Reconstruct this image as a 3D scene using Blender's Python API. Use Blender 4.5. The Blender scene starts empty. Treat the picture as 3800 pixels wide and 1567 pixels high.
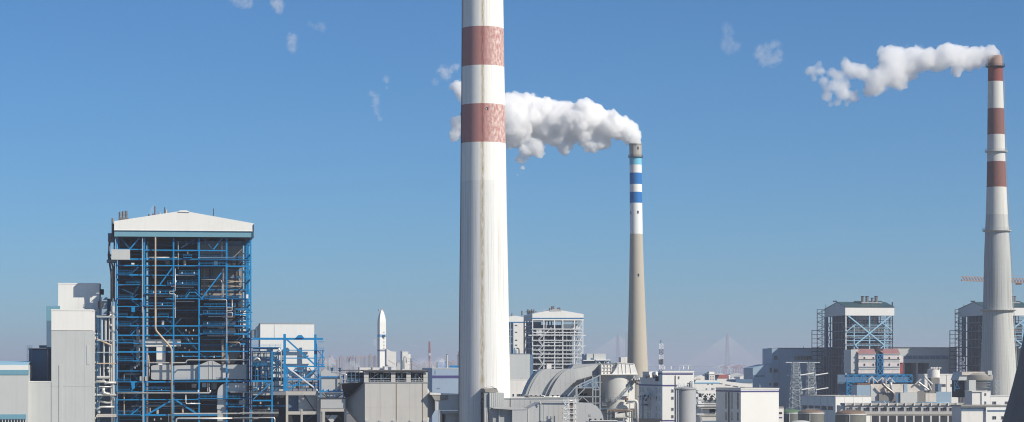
import bpy, bmesh, math, random
from mathutils import Vector, Matrix, noise as mnoise

# ------------------------------------------------------------------ camera, sky, sun, exposure
scene = bpy.context.scene
COL = scene.collection
RAD = math.radians
EYE = 45.0                       # eye height above the plant's ground, metres
F = 8498.0                       # focal length in pixels of the 3800 wide photograph
CX, HY = 1900.0, 1369.0          # principal column, horizon row

cam_data = bpy.data.cameras.new('camera')
cam = bpy.data.objects.new('camera', cam_data)
COL.objects.link(cam)
cam.location = (0, 0, EYE)
cam.rotation_euler = (RAD(90), 0, 0)
cam_data.sensor_width = 36.0
cam_data.lens = 36.0 * F / 3800.0
cam_data.shift_y = (HY - 783.5) / 3800.0
cam_data.clip_start = 1.0
cam_data.clip_end = 90000.0
scene.camera = cam

SUN_AZ, SUN_EL = 58.0, 36.0      # degrees to the right of the line back to the camera, elevation
sun_dir = Vector((math.sin(RAD(SUN_AZ)) * math.cos(RAD(SUN_EL)), -math.cos(RAD(SUN_AZ)) * math.cos(RAD(SUN_EL)), math.sin(RAD(SUN_EL))))
world = bpy.data.worlds.new('World')
scene.world = world
world.use_nodes = True
wn = world.node_tree.nodes
bg = wn['Background']
sky = wn.new('ShaderNodeTexSky')
sky.sky_type = 'NISHITA'
sky.sun_disc = False
sky.sun_elevation = RAD(SUN_EL)
sky.sun_rotation = math.atan2(sun_dir.x, sun_dir.y)
sky.altitude = 0
sky.air_density = 0.8
sky.dust_density = 0.3
sky.ozone_density = 10.0
wb = wn.new('ShaderNodeMix')          # white balance of the whole sky
wb.data_type = 'RGBA'
wb.blend_type = 'MULTIPLY'
wb.inputs['Factor'].default_value = 1.0
wb.inputs['B'].default_value = (0.77, 1.01, 1.05, 1)
world.node_tree.links.new(sky.outputs[0], wb.inputs['A'])
world.node_tree.links.new(wb.outputs['Result'], bg.inputs[0])
bg.inputs[1].default_value = 0.081
sd = bpy.data.lights.new('sun', 'SUN')
sd.energy = 5.0
sd.angle = RAD(0.53)
sd.color = (1.0, 0.925, 0.80)
sun = bpy.data.objects.new('sun', sd)
COL.objects.link(sun)
sun.rotation_euler = (-sun_dir).to_track_quat('-Z', 'Y').to_euler()
scene.view_settings.view_transform = 'Standard'
scene.view_settings.look = 'None'
scene.view_settings.exposure = 0.2
scene.view_settings.gamma = 1.0
scene.view_settings.use_curve_mapping = False
scene.render.engine = 'CYCLES'
scene.cycles.use_denoising = True
scene.cycles.max_bounces = 22
scene.cycles.diffuse_bounces = 3
scene.cycles.glossy_bounces = 2
scene.cycles.transmission_bounces = 4
scene.cycles.volume_bounces = 20
scene.cycles.filter_width = 1.1

# ------------------------------------------------------------------ helpers
rnd = random.Random(7)
R = 0.15                         # the plant's grid is turned by this much against the view
FR = {                           # pixel frames in which things were measured: x0, y0, photo pixels per unit
    's': (0, 0, 1.0), 'd': (0, 0, 1.4757),
    'A': (0, 700, 0.817), 'B': (380, 740, 0.3954), 'C': (380, 1140, 0.4019), 'D': (900, 1100, 0.4396),
    'E': (1200, 1100, 0.4399), 'G': (1780, 1100, 0.4398), 'G2': (1750, 1250, 0.2985), 'G3': (2100, 1250, 0.2985),
    'H': (2400, 1150, 0.3928), 'I': (2800, 1050, 0.4870), 'J': (3300, 1000, 0.5336),
    'K1': (1600, 0, 0.7533), 'K2': (1600, 780, 0.7407), 'L': (1850, 300, 0.3766), 'M': (2600, 60, 0.4658),
    'N': (3550, 180, 0.7716), 'O': (2280, 500, 0.8475), 'Q': (800, 0, 0.4708),
}
def src(f, x, y):
    a = FR[f]
    return a[0] + x * a[2], a[1] + y * a[2]
def world_at(f, x, y, D):
    sx, sy = src(f, x, y)
    return Vector(((sx - CX) / F * D, D, EYE + (HY - sy) / F * D))
def metres(px, D, f='s'):
    return px * FR[f][2] / F * D

MATS = {}
def mat(name, rgb, rough=0.6, metal=0.0, grime=0.12, streak=0.10, scale=0.25, dirt=(0.12, 0.10, 0.08), spec=0.4, bump=0.0, blotch=0.0):
    """painted or raw surface: world-space mottling and rain streaks over one base colour"""
    if name in MATS:
        return MATS[name]
    m = bpy.data.materials.new(name)
    m.use_nodes = True
    nt = m.node_tree
    n, l = nt.nodes, nt.links
    b = n['Principled BSDF']
    b.inputs['Roughness'].default_value = rough
    b.inputs['Metallic'].default_value = metal
    b.inputs['Specular IOR Level'].default_value = spec
    geo = n.new('ShaderNodeNewGeometry')
    def noise(sc, mp, det=4.0):
        mpn = n.new('ShaderNodeMapping')
        mpn.inputs['Scale'].default_value = mp
        l.new(geo.outputs['Position'], mpn.inputs['Vector'])
        t = n.new('ShaderNodeTexNoise')
        t.inputs['Scale'].default_value = sc
        t.inputs['Detail'].default_value = det
        t.inputs['Roughness'].default_value = 0.6
        l.new(mpn.outputs[0], t.inputs['Vector'])
        return t.outputs['Fac']
    def ramp(v, lo, hi, amt):
        r = n.new('ShaderNodeMapRange')
        r.inputs['From Min'].default_value = lo
        r.inputs['From Max'].default_value = hi
        r.inputs['To Min'].default_value = 0.0
        r.inputs['To Max'].default_value = amt
        l.new(v, r.inputs['Value'])
        return r.outputs[0]
    col = None
    def mix(a, c2, fac):
        x = n.new('ShaderNodeMix')
        x.data_type = 'RGBA'
        l.new(fac, x.inputs['Factor'])
        if a is None:
            x.inputs['A'].default_value = (*rgb, 1)
        else:
            l.new(a, x.inputs['A'])
        x.inputs['B'].default_value = (*c2, 1)
        return x.outputs['Result']
    dk = tuple(c * 0.62 for c in rgb)
    if grime:
        col = mix(col, dk, ramp(noise(scale, (1, 1, 1), 6.0), 0.45, 0.75, min(1, grime * 2.2)))
    if streak:
        col = mix(col, tuple(0.55 * c + 0.45 * d for c, d in zip(rgb, dirt)), ramp(noise(1.0, (0.9, 0.9, 0.035), 5.0), 0.5, 0.8, min(1, streak * 2.5)))
    if blotch:
        col = mix(col, dirt, ramp(noise(0.35, (1, 1, 0.6), 8.0), 0.55, 0.72, blotch))
    if col is not None:
        l.new(col, b.inputs['Base Color'])
    else:
        b.inputs['Base Color'].default_value = (*rgb, 1)
    if bump:
        bp = n.new('ShaderNodeBump')
        bp.inputs['Strength'].default_value = bump
        bp.inputs['Distance'].default_value = 0.1
        l.new(noise(1.5, (1, 1, 1), 4.0), bp.inputs['Height'])
        l.new(bp.outputs[0], b.inputs['Normal'])
    MATS[name] = m
    return m

_unit = {}
def unit_mesh(kind, m):
    key = (kind, m.name)
    if key in _unit:
        return _unit[key]
    me = bpy.data.meshes.new(kind)
    if kind == 'bx':
        v = [(x, y, z) for x in (-.5, .5) for y in (-.5, .5) for z in (-.5, .5)]
        f = [(0, 1, 3, 2), (4, 6, 7, 5), (0, 4, 5, 1), (2, 3, 7, 6), (0, 2, 6, 4), (1, 5, 7, 3)]
        me.from_pydata(v, [], f)
    else:
        k = 12 if kind == 'cy' else 24
        v, f = [], []
        for z in (-.5, .5):
            v += [(math.cos(2 * math.pi * i / k), math.sin(2 * math.pi * i / k), z) for i in range(k)]
        f = [(i, (i + 1) % k, k + (i + 1) % k, k + i) for i in range(k)]
        ns = len(f)
        for z in (-.5, .5):
            b0 = len(v)
            v += [(math.cos(2 * math.pi * i / k), math.sin(2 * math.pi * i / k), z) for i in range(k)]
            cap = tuple(range(b0, b0 + k))
            f.append(cap if z > 0 else cap[::-1])
        me.from_pydata(v, [], f)
        for p in me.polygons:
            p.use_smooth = p.index < ns
    me.materials.append(m)
    _unit[key] = me
    return me

def link(o, parent=None):
    COL.objects.link(o)
    if parent is not None:
        o.parent = parent
    return o
def tag(o, label, cat, group=None, kind=None):
    if label: o['label'] = label
    if cat: o['category'] = cat
    if group: o['group'] = group
    if kind: o['kind'] = kind
    return o
def mesh_obj(name, v, f, m, parent=None, smooth=False):
    me = bpy.data.meshes.new(name)
    me.from_pydata([tuple(p) for p in v], [], f)
    if smooth:
        for p in me.polygons: p.use_smooth = True
    me.materials.append(m)
    return link(bpy.data.objects.new(name, me), parent)

def tube_geo(pts, r, k=10, closed_ends=True):
    pts = [Vector(p) for p in pts]
    v, f = [], []
    n = len(pts)
    prev = None
    for i, p in enumerate(pts):
        if i == 0: t = pts[1] - p
        elif i == n - 1: t = p - pts[i - 1]
        else: t = (pts[i + 1] - p).normalized() + (p - pts[i - 1]).normalized()
        t = t.normalized() if t.length > 1e-9 else Vector((0, 0, 1))
        if prev is None:
            a = t.orthogonal().normalized()
        else:
            a = (prev - t * prev.dot(t)).normalized()
        prev = a
        b = t.cross(a)
        rr = r[i] if isinstance(r, (list, tuple)) else r
        v += [p + a * (rr * math.cos(2 * math.pi * j / k)) + b * (rr * math.sin(2 * math.pi * j / k)) for j in range(k)]
    for i in range(n - 1):
        for j in range(k):
            f.append((i * k + j, i * k + (j + 1) % k, (i + 1) * k + (j + 1) % k, (i + 1) * k + j))
    if closed_ends:
        f.append(tuple(range(k))[::-1])
        f.append(tuple(range((n - 1) * k, n * k)))
    return v, f
def box_geo(x0, x1, y0, y1, z0, z1):
    v = [(x, y, z) for x in (x0, x1) for y in (y0, y1) for z in (z0, z1)]
    f = [(0, 1, 3, 2), (4, 6, 7, 5), (0, 4, 5, 1), (2, 3, 7, 6), (0, 2, 6, 4), (1, 5, 7, 3)]
    return v, f
def bar_geo(p, q, w, h=None):
    p, q = Vector(p), Vector(q)
    h = h or w
    t = (q - p).normalized()
    a = t.cross(Vector((0, 0, 1)))
    a = a.normalized() if a.length > 1e-4 else Vector((1, 0, 0))
    b = a.cross(t)
    v = []
    for c in (p, q):
        v += [c - a * w / 2 - b * h / 2, c + a * w / 2 - b * h / 2, c + a * w / 2 + b * h / 2, c - a * w / 2 + b * h / 2]
    return v, [(3, 2, 1, 0), (4, 5, 6, 7), (0, 1, 5, 4), (1, 2, 6, 5), (2, 3, 7, 6), (3, 0, 4, 7)]
class Geo:
    def __init__(s): s.v, s.f = [], []
    def add(s, g):
        n = len(s.v)
        s.v += list(g[0]); s.f += [tuple(i + n for i in x) for x in g[1]]
        return s
def lathe_geo(prof, k=48, caps=True, a0=0.0):
    """prof: list of (radius, z) from bottom to top"""
    v, f = [], []
    for r, z in prof:
        v += [(r * math.cos(a0 + 2 * math.pi * j / k), r * math.sin(a0 + 2 * math.pi * j / k), z) for j in range(k)]
    for i in range(len(prof) - 1):
        for j in range(k):
            f.append((i * k + j, i * k + (j + 1) % k, (i + 1) * k + (j + 1) % k, (i + 1) * k + j))
    if caps:
        f.append(tuple(range(k))[::-1])
        f.append(tuple(range((len(prof) - 1) * k, len(prof) * k)))
    return v, f

class Thing:
    """an Empty standing on the ground, turned with the plant's grid; parts are placed in its own axes
    (x along the front, y into depth, z up). P() finds the point of the plane y = ly seen at a measured pixel."""
    def __init__(s, name, label, cat, fr, x, D, rot=R, group=None, z=0.0, kind=None):
        s.fr = fr
        p = world_at(fr, x, 0, D)
        s.a = Vector((p.x, p.y, z))
        s.rot = rot
        s.u = Vector((math.cos(rot), math.sin(rot), 0))
        s.w = Vector((-math.sin(rot), math.cos(rot), 0))
        s.o = bpy.data.objects.new(name, None)
        s.o.empty_display_size = 1.0
        s.o.location = s.a
        s.o.rotation_euler = (0, 0, rot)
        link(s.o)
        tag(s.o, label, cat, group, kind)
    def P(s, x, y, ly=0.0, fr=None):
        sx, sy = src(fr or s.fr, x, y)
        d = Vector(((sx - CX) / F, 1.0, (HY - sy) / F))
        t = (ly + s.w.dot(s.a)) / s.w.dot(d)
        p = d * t
        return Vector((s.u.dot(p - s.a), ly, p.z + EYE - s.a.z))
    def X(s, x, ly=0.0, fr=None): return s.P(x, 0, ly, fr).x
    def Z(s, y, ly=0.0, x=None, fr=None):
        if x is None:
            sx = CX + s.a.x / s.a.y * F
            a = FR[fr or s.fr]
            x = (sx - a[0]) / a[2]
        return s.P(x, y, ly, fr).z
    def _unit(s, name, kind, m, loc, rotm, sc, parent):
        o = bpy.data.objects.new(name, unit_mesh(kind, m))
        M = Matrix.Translation(loc) @ rotm.to_4x4() @ Matrix.Diagonal((*sc, 1.0))
        o.matrix_basis = M
        link(o)
        return s.attach(o, parent)
    def attach(s, o, parent=None):
        o.parent = parent or s.o
        if parent is not None and parent is not s.o:
            o.matrix_parent_inverse = parent.matrix_basis.inverted()
        return o
    def bx(s, name, x0, x1, y0, y1, z0, z1, m, parent=None):
        return s._unit(name, 'bx', m, Vector(((x0 + x1) / 2, (y0 + y1) / 2, (z0 + z1) / 2)), Matrix.Identity(3), (abs(x1 - x0), abs(y1 - y0), abs(z1 - z0)), parent)
    def pbx(s, name, x0, y0, x1, y1, ly0, ly1, m, parent=None, fr=None, zmin=None):
        """box whose front face covers the given pixel rectangle on the plane ly0"""
        a = s.P(x0, (y0 + y1) / 2, ly0, fr); b = s.P(x1, (y0 + y1) / 2, ly0, fr)
        xm = (x0 + x1) / 2
        z1 = s.P(xm, y0, ly0, fr).z; z0 = s.P(xm, y1, ly0, fr).z
        if zmin is not None: z0 = zmin
        return s.bx(name, a.x, b.x, ly0, ly1, z0, z1, m, parent)
    def bar(s, name, p, q, w, m, h=None, parent=None):
        p, q = Vector(p), Vector(q)
        t = q - p
        L = t.length
        t = t.normalized()
        a = t.cross(Vector((0, 0, 1)))
        a = a.normalized() if a.length > 1e-4 else Vector((1, 0, 0))
        b = a.cross(t)
        return s._unit(name, 'bx', m, (p + q) / 2, Matrix((a, t, b)).transposed(), (w, L, h or w), parent)
    def tube(s, name, p, q, r, m, parent=None, kind='cy'):
        p, q = Vector(p), Vector(q)
        t = q - p
        L = t.length
        t = t.normalized()
        a = t.orthogonal().normalized()
        b = t.cross(a)
        return s._unit(name, kind, m, (p + q) / 2, Matrix((a, b, t)).transposed(), (r, r, L), parent)
    def pipe(s, name, pts, r, m, parent=None, k=10):
        v, f = tube_geo(pts, r, k)
        return s.attach(mesh_obj(name, v, f, m, None, True), parent)
    def mesh(s, name, g, m, parent=None, smooth=False, loc=None):
        v, f = (g.v, g.f) if isinstance(g, Geo) else g
        o = mesh_obj(name, v, f, m, None, smooth)
        if loc is not None: o.location = loc
        return s.attach(o, parent)
    def prism(s, name, pts, y0, y1, m, parent=None):
        """polygon of (x, z) extruded along depth"""
        n = len(pts)
        v = [(x, y0, z) for x, z in pts] + [(x, y1, z) for x, z in pts]
        area = sum(pts[i][0] * pts[(i + 1) % n][1] - pts[(i + 1) % n][0] * pts[i][1] for i in range(n))
        f = [tuple(range(n)), tuple(range(n, 2 * n))[::-1]] + [(i, n + i, n + (i + 1) % n, (i + 1) % n) for i in range(n)]
        if area < 0: f = [x[::-1] for x in f]
        return s.mesh(name, (v, f), m, parent)
    def pprism(s, name, pix, ly0, ly1, m, parent=None, fr=None):
        pts = [s.P(x, y, ly0, fr) for x, y in pix]
        return s.prism(name, [(p.x, p.z) for p in pts], ly0, ly1, m, parent)
    def hb(s, name, x0, x1, y, th, m, ly=0.0, dp=0.45, fr=None, parent=None):
        a, b = s.P(x0, y, ly, fr), s.P(x1, y, ly, fr)
        z, h = (a.z + b.z) / 2, metres(th, s.a.y, fr or s.fr) / 2
        return s.bx(name, a.x, b.x, ly, ly + dp, z - h, z + h, m, parent)
    def vb(s, name, x, y0, y1, w, m, ly=0.0, dp=None, fr=None, parent=None):
        a = s.P(x, y0, ly, fr)
        z1 = 0.0 if y1 is None else s.P(x, y1, ly, fr).z
        h = metres(w, s.a.y, fr or s.fr) / 2
        return s.bx(name, a.x - h, a.x + h, ly, ly + (dp or 2 * h), z1, a.z, m, parent)
    def db(s, name, x0, y0, x1, y1, w, m, ly=0.0, fr=None, parent=None):
        return s.bar(name, s.P(x0, y0, ly, fr), s.P(x1, y1, ly, fr), metres(w, s.a.y, fr or s.fr), m, parent=parent)
    def pp(s, name, pix, r, m, ly=0.0, fr=None, parent=None, k=8):
        pts = [s.P(*(q[:2]), q[2] if len(q) > 2 else ly, fr) for q in pix]
        rr = metres(r, s.a.y, fr or s.fr)
        if len(pts) == 2: return s.tube(name, pts[0], pts[1], rr, m, parent)
        # soften the bends
        out = [pts[0]]
        for i in range(1, len(pts) - 1):
            p, c, q = pts[i - 1], pts[i], pts[i + 1]
            d = min(rr * 2.2, (p - c).length * .45, (q - c).length * .45)
            a, b = c + (p - c).normalized() * d, c + (q - c).normalized() * d
            out += [a, (a + b + c * 2) / 4, b]
        out.append(pts[-1])
        return s.pipe(name, out, rr, m, parent, k)
    def deck(s, x0, x1, y, m, rm, ly=-1.2, dp=1.4, fr=None, th=5, ends=False):
        """walkway plate with a handrail on its front edge"""
        o = s.hb('walkway', x0, x1, y, th, m, ly, dp, fr)
        a, b = s.P(x0, y, ly, fr), s.P(x1, y, ly, fr)
        z = (a.z + b.z) / 2
        s.railing((a.x, ly + .05, z), (b.x, ly + .05, z), rm, parent=o)
        return o
    def window(s, x0, x1, z0, z1, y, fm, gm, side='f', mull=0, proud=0.12, name='window'):
        """frame ring standing proud of the wall with the pane set back inside it; side f = front, l = left flank (there x is depth)"""
        if side == 'l': proud = 0.04
        t = min(0.14, 0.14 * min(abs(x1 - x0), abs(z1 - z0)))
        g = Geo()
        bars = [(x0, x0 + t, z0, z1), (x1 - t, x1, z0, z1), (x0 + t, x1 - t, z0, z0 + t), (x0 + t, x1 - t, z1 - t, z1)]
        for i in range(mull):
            xm = x0 + (x1 - x0) * (i + 1) / (mull + 1)
            bars.append((xm - t / 3, xm + t / 3, z0 + t, z1 - t))
        for a, b, c, d in bars:
            g.add(box_geo(a, b, y - proud, y + 0.02, c, d) if side == 'f' else box_geo(y - proud, y + 0.02, a, b, c, d))
        o = s.mesh(name, g, fm)
        g2 = box_geo(x0 + t, x1 - t, y - 0.03, y + 0.01, z0 + t, z1 - t) if side == 'f' else box_geo(y - 0.03, y + 0.01, x0 + t, x1 - t, z0 + t, z1 - t)
        s.mesh('pane', g2, gm, parent=o)
        return o
    def seams(s, xs, y0, y1, ly, m, w=.1, fr=None, name='seam'):
        for x in xs:
            a, b = s.P(x, y0, ly, fr), s.P(x, y1, ly, fr)
            s.bx(name, a.x - w / 2, a.x + w / 2, ly - .03, ly + .02, b.z, a.z, m)
    def railing(s, p, q, m, h=1.1, step=2.0, parent=None, w=0.07):
        p, q = Vector(p), Vector(q)
        g = Geo()
        for k in (h, h * 0.55):
            g.add(bar_geo(p + Vector((0, 0, k)), q + Vector((0, 0, k)), w))
        n = max(1, int((q - p).length / step))
        for i in range(n + 1):
            c = p + (q - p) * (i / n)
            g.add(bar_geo(c, c + Vector((0, 0, h)), w))
        return s.mesh('handrail', g, m, parent)
    def stair(s, p, q, width, m, parent=None, rail=True):
        """flight from p up to q (local), width along depth"""
        p, q = Vector(p), Vector(q)
        g = Geo()
        for dy in (0, width):
            o = Vector((0, dy, 0))
            g.add(bar_geo(p + o, q + o, 0.12, 0.3))
            if rail: g.add(bar_geo(p + o + Vector((0, 0, 1.0)), q + o + Vector((0, 0, 1.0)), 0.07))
        n = max(3, int(abs(q.z - p.z) / 0.5))
        for i in range(1, n):
            c = p + (q - p) * (i / n)
            g.add(box_geo(c.x - 0.14, c.x + 0.14, c.y + 0.08, c.y + width - 0.08, c.z - 0.03, c.z + 0.03))
        return s.mesh('stair_flight', g, m, parent)

# ------------------------------------------------------------------ materials
WHITE = mat('white_cladding', (0.76, 0.75, 0.71), 0.5, grime=0.06, streak=0.07, scale=0.12)
WHITE2 = mat('chalk_white_render', (0.72, 0.70, 0.66), 0.8, grime=0.10, streak=0.12)
GREYC = mat('pale_grey_cladding', (0.50, 0.515, 0.50), 0.5, grime=0.07, streak=0.10, scale=0.10)
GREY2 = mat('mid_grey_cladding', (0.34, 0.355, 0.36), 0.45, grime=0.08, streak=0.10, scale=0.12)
GREYW = mat('warm_grey_cladding', (0.50, 0.485, 0.455), 0.5, grime=0.10, streak=0.16, scale=0.12)
DUCT = mat('duct_sheet_metal', (0.50, 0.50, 0.49), 0.42, metal=0.25, grime=0.08, streak=0.08, scale=0.15)
TEAL = mat('teal_fascia', (0.15, 0.32, 0.40), 0.5, grime=0.05, streak=0.06)
NAVY = mat('slate_blue_cladding', (0.10, 0.17, 0.255), 0.5, grime=0.08, streak=0.06)
SLATE = mat('steel_blue', (0.27, 0.375, 0.47), 0.5, grime=0.10, streak=0.10, scale=0.08)  # one even steel blue for walls, ducts and vessels
BLUE = mat('blue_steel_paint', (0.002, 0.205, 0.47), 0.45, grime=0.18, streak=0.10, scale=0.5)
BLUED = mat('dark_shaded_blue_steel', (0.004, 0.075, 0.175), 0.5, grime=0.15, streak=0.08, scale=0.5)  # darker copy of the blue: shade of set-back steel put into colour
LBLUE = mat('light_blue_steel_paint', (0.30, 0.52, 0.68), 0.5, grime=0.12, streak=0.1, scale=0.4)
GSTEEL = mat('grey_steel_paint', (0.33, 0.37, 0.40), 0.5, grime=0.15, streak=0.1, scale=0.4)
WSTEEL = mat('white_steel_paint', (0.68, 0.70, 0.70), 0.5, grime=0.15, streak=0.1, scale=0.4)
DSTEEL = mat('dark_steel', (0.035, 0.038, 0.046), 0.5, grime=0.15, streak=0.05)
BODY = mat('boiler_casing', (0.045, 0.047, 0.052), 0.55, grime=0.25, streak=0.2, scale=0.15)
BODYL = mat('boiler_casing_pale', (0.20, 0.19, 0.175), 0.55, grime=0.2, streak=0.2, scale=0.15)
PIPEW = mat('aluminium_lagging', (0.60, 0.59, 0.56), 0.38, metal=0.45, grime=0.15, streak=0.08, scale=0.6)
PIPET = mat('tan_pipe_lagging', (0.47, 0.37, 0.28), 0.5, grime=0.2, streak=0.12, scale=0.6)
PIPES = mat('silencer_steel', (0.30, 0.27, 0.25), 0.35, metal=0.7, grime=0.25, streak=0.2, scale=0.8)
RUST = mat('rusty_steel', (0.17, 0.085, 0.05), 0.8, grime=0.3, streak=0.2, scale=0.8)
CONC = mat('cast_concrete', (0.45, 0.43, 0.39), 0.85, grime=0.15, streak=0.22, bump=0.1)
CONCD = mat('stained_concrete', (0.30, 0.285, 0.26), 0.9, grime=0.2, streak=0.3, blotch=0.35)
GLASS = mat('dark_window_glass', (0.02, 0.028, 0.038), 0.12, grime=0, streak=0, spec=0.6)
FRAMEW = mat('window_frame_grey', (0.35, 0.36, 0.38), 0.5, grime=0, streak=0)
HOLE = mat('unlit_plant_interior', (0.022, 0.024, 0.03), 0.8, grime=0.2, streak=0)  # near black stands in for shade in open bays, under roofs and ducts
PURPLE = mat('violet_blue_stripe', (0.06, 0.055, 0.19), 0.6, grime=0.08, streak=0.1)
ROOFG = mat('dark_green_roof_sheet', (0.035, 0.085, 0.085), 0.5, grime=0.15, streak=0.1)
ROOFD = mat('bitumen_roof', (0.13, 0.12, 0.115), 0.9, grime=0.3, streak=0, scale=0.3)

# ------------------------------------------------------------------ ground, water, haze
GROUND = mat('plant_ground', (0.16, 0.155, 0.14), 0.9, grime=0.3, streak=0, scale=0.02)
WATER = mat('river_water', (0.10, 0.13, 0.15), 0.25, grime=0.1, streak=0, scale=0.002)
o = mesh_obj('ground', [(-15000, -1500, 0), (15000, -1500, 0), (15000, 11000, 0), (-15000, 11000, 0)], [(0, 1, 2, 3)], GROUND)
tag(o, 'bare ground of the power plant', 'ground', kind='structure')
o = mesh_obj('river', [(-15000, 11000, -0.3), (15000, 11000, -0.3), (15000, 45000, -0.3), (-15000, 45000, -0.3)], [(0, 1, 2, 3)], WATER)
tag(o, 'wide hazy river in the distance', 'river', kind='structure')
hz = bpy.data.materials.new('haze_air')
hz.use_nodes = True
nt = hz.node_tree
nt.nodes.remove(nt.nodes['Principled BSDF'])
pv = nt.nodes.new('ShaderNodeVolumePrincipled')
pv.inputs['Color'].default_value = (0.79, 0.825, 0.92, 1)
pv.inputs['Density'].default_value = 0.85e-4
pv.inputs['Anisotropy'].default_value = 0.25
nt.links.new(pv.outputs[0], nt.nodes['Material Output'].inputs['Volume'])
v, f = box_geo(-16000, 16000, -2000, 46000, -1.5, 246)
o = mesh_obj('haze', v, f, hz)
tag(o, 'thin pale blue haze over the whole plant', 'haze', kind='stuff')

# ------------------------------------------------------------------ chimneys
def stack_mat(name, rgb, dirt, rust=None, streaks=0.5, patch=None, patch_amt=0.0, rough=0.75, fine=0.0):
    """painted or bare concrete shaft: streaks run down the shell (angle and height of the object's own axes)"""
    m = bpy.data.materials.new(name)
    m.use_nodes = True
    nt = m.node_tree
    n, l = nt.nodes, nt.links
    b = n['Principled BSDF']
    b.inputs['Roughness'].default_value = rough
    b.inputs['Specular IOR Level'].default_value = 0.25
    tc = n.new('ShaderNodeTexCoord')
    sp = n.new('ShaderNodeSeparateXYZ')
    l.new(tc.outputs['Object'], sp.inputs[0])
    def math_(op, a, c=None, clamp=False):
        x = n.new('ShaderNodeMath')
        x.operation = op
        x.use_clamp = clamp
        for i, q in enumerate((a, c)):
            if q is None: continue
            if isinstance(q, (int, float)): x.inputs[i].default_value = q
            else: l.new(q, x.inputs[i])
        return x.outputs[0]
    ang = math_('ARCTAN2', sp.outputs['X'], math_('MULTIPLY', sp.outputs['Y'], -1.0))
    def noise(sa, sz, det=5.0, off=0.0):
        c = n.new('ShaderNodeCombineXYZ')
        l.new(math_('MULTIPLY', ang, sa), c.inputs[0])
        l.new(math_('MULTIPLY', sp.outputs['Z'], sz), c.inputs[1])
        c.inputs[2].default_value = off
        t = n.new('ShaderNodeTexNoise')
        t.inputs['Scale'].default_value = 1.0
        t.inputs['Detail'].default_value = det
        t.inputs['Roughness'].default_value = 0.6
        l.new(c.outputs[0], t.inputs['Vector'])
        return t.outputs['Fac']
    def rng(v, lo, hi, amt):
        r = n.new('ShaderNodeMapRange')
        for k, q in (('From Min', lo), ('From Max', hi), ('To Min', 0.0), ('To Max', amt)):
            r.inputs[k].default_value = q
        l.new(v, r.inputs['Value'])
        return r.outputs[0]
    def mix(a, c2, fac):
        x = n.new('ShaderNodeMix')
        x.data_type = 'RGBA'
        l.new(fac, x.inputs['Factor'])
        if isinstance(a, tuple): x.inputs['A'].default_value = (*a, 1)
        else: l.new(a, x.inputs['A'])
        x.inputs['B'].default_value = (*c2, 1)
        return x.outputs['Result']
    col = mix(rgb, dirt, rng(noise(14, 0.018), 0.5, 0.78, streaks))
    col = mix(col, tuple(0.6 * c for c in dirt), rng(noise(38, 0.06, 6.0, 3.0), 0.62, 0.85, streaks * 0.8))
    col = mix(col, tuple(0.8 * c for c in rgb), rng(noise(3, 0.25, 6.0, 9.0), 0.5, 0.75, 0.25))
    if fine:      # horizontal pour joints every lift of the shuttering
        w = math_('ABSOLUTE', math_('SUBTRACT', math_('FRACT', math_('MULTIPLY', sp.outputs['Z'], 1 / 2.6)), 0.5))
        col = mix(col, tuple(0.6 * c for c in rgb), rng(w, 0.47, 0.5, fine))
    if patch:
        # old paint worn off to a paler ground, more on one side of the shell
        wp = math_('MULTIPLY', rng(noise(9, 0.55, 9.0, 5.0), 0.40, 0.62, patch_amt), rng(math_('ADD', ang, math_('MULTIPLY', noise(6, 0.2), 0.5)), 0.15, 0.75, 1.0))
        col = mix(col, patch, wp)
    if rust:
        d = math_('ABSOLUTE', math_('ADD', ang, math_('ADD', 0.085 - 0.02, math_('MULTIPLY', noise(1.5, 0.1), 0.04))))
        wid = math_('MULTIPLY', noise(0, 0.12, 6.0, 1.0), 0.19)
        fac = math_('SUBTRACT', 1.0, math_('DIVIDE', d, wid), True)
        col = mix(col, rust, math_('MULTIPLY', math_('POWER', fac, 0.6), rng(noise(20, 0.35, 5.0, 7.0), 0.25, 0.6, 0.9)))
    l.new(col, b.inputs['Base Color'])
    return m

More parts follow.
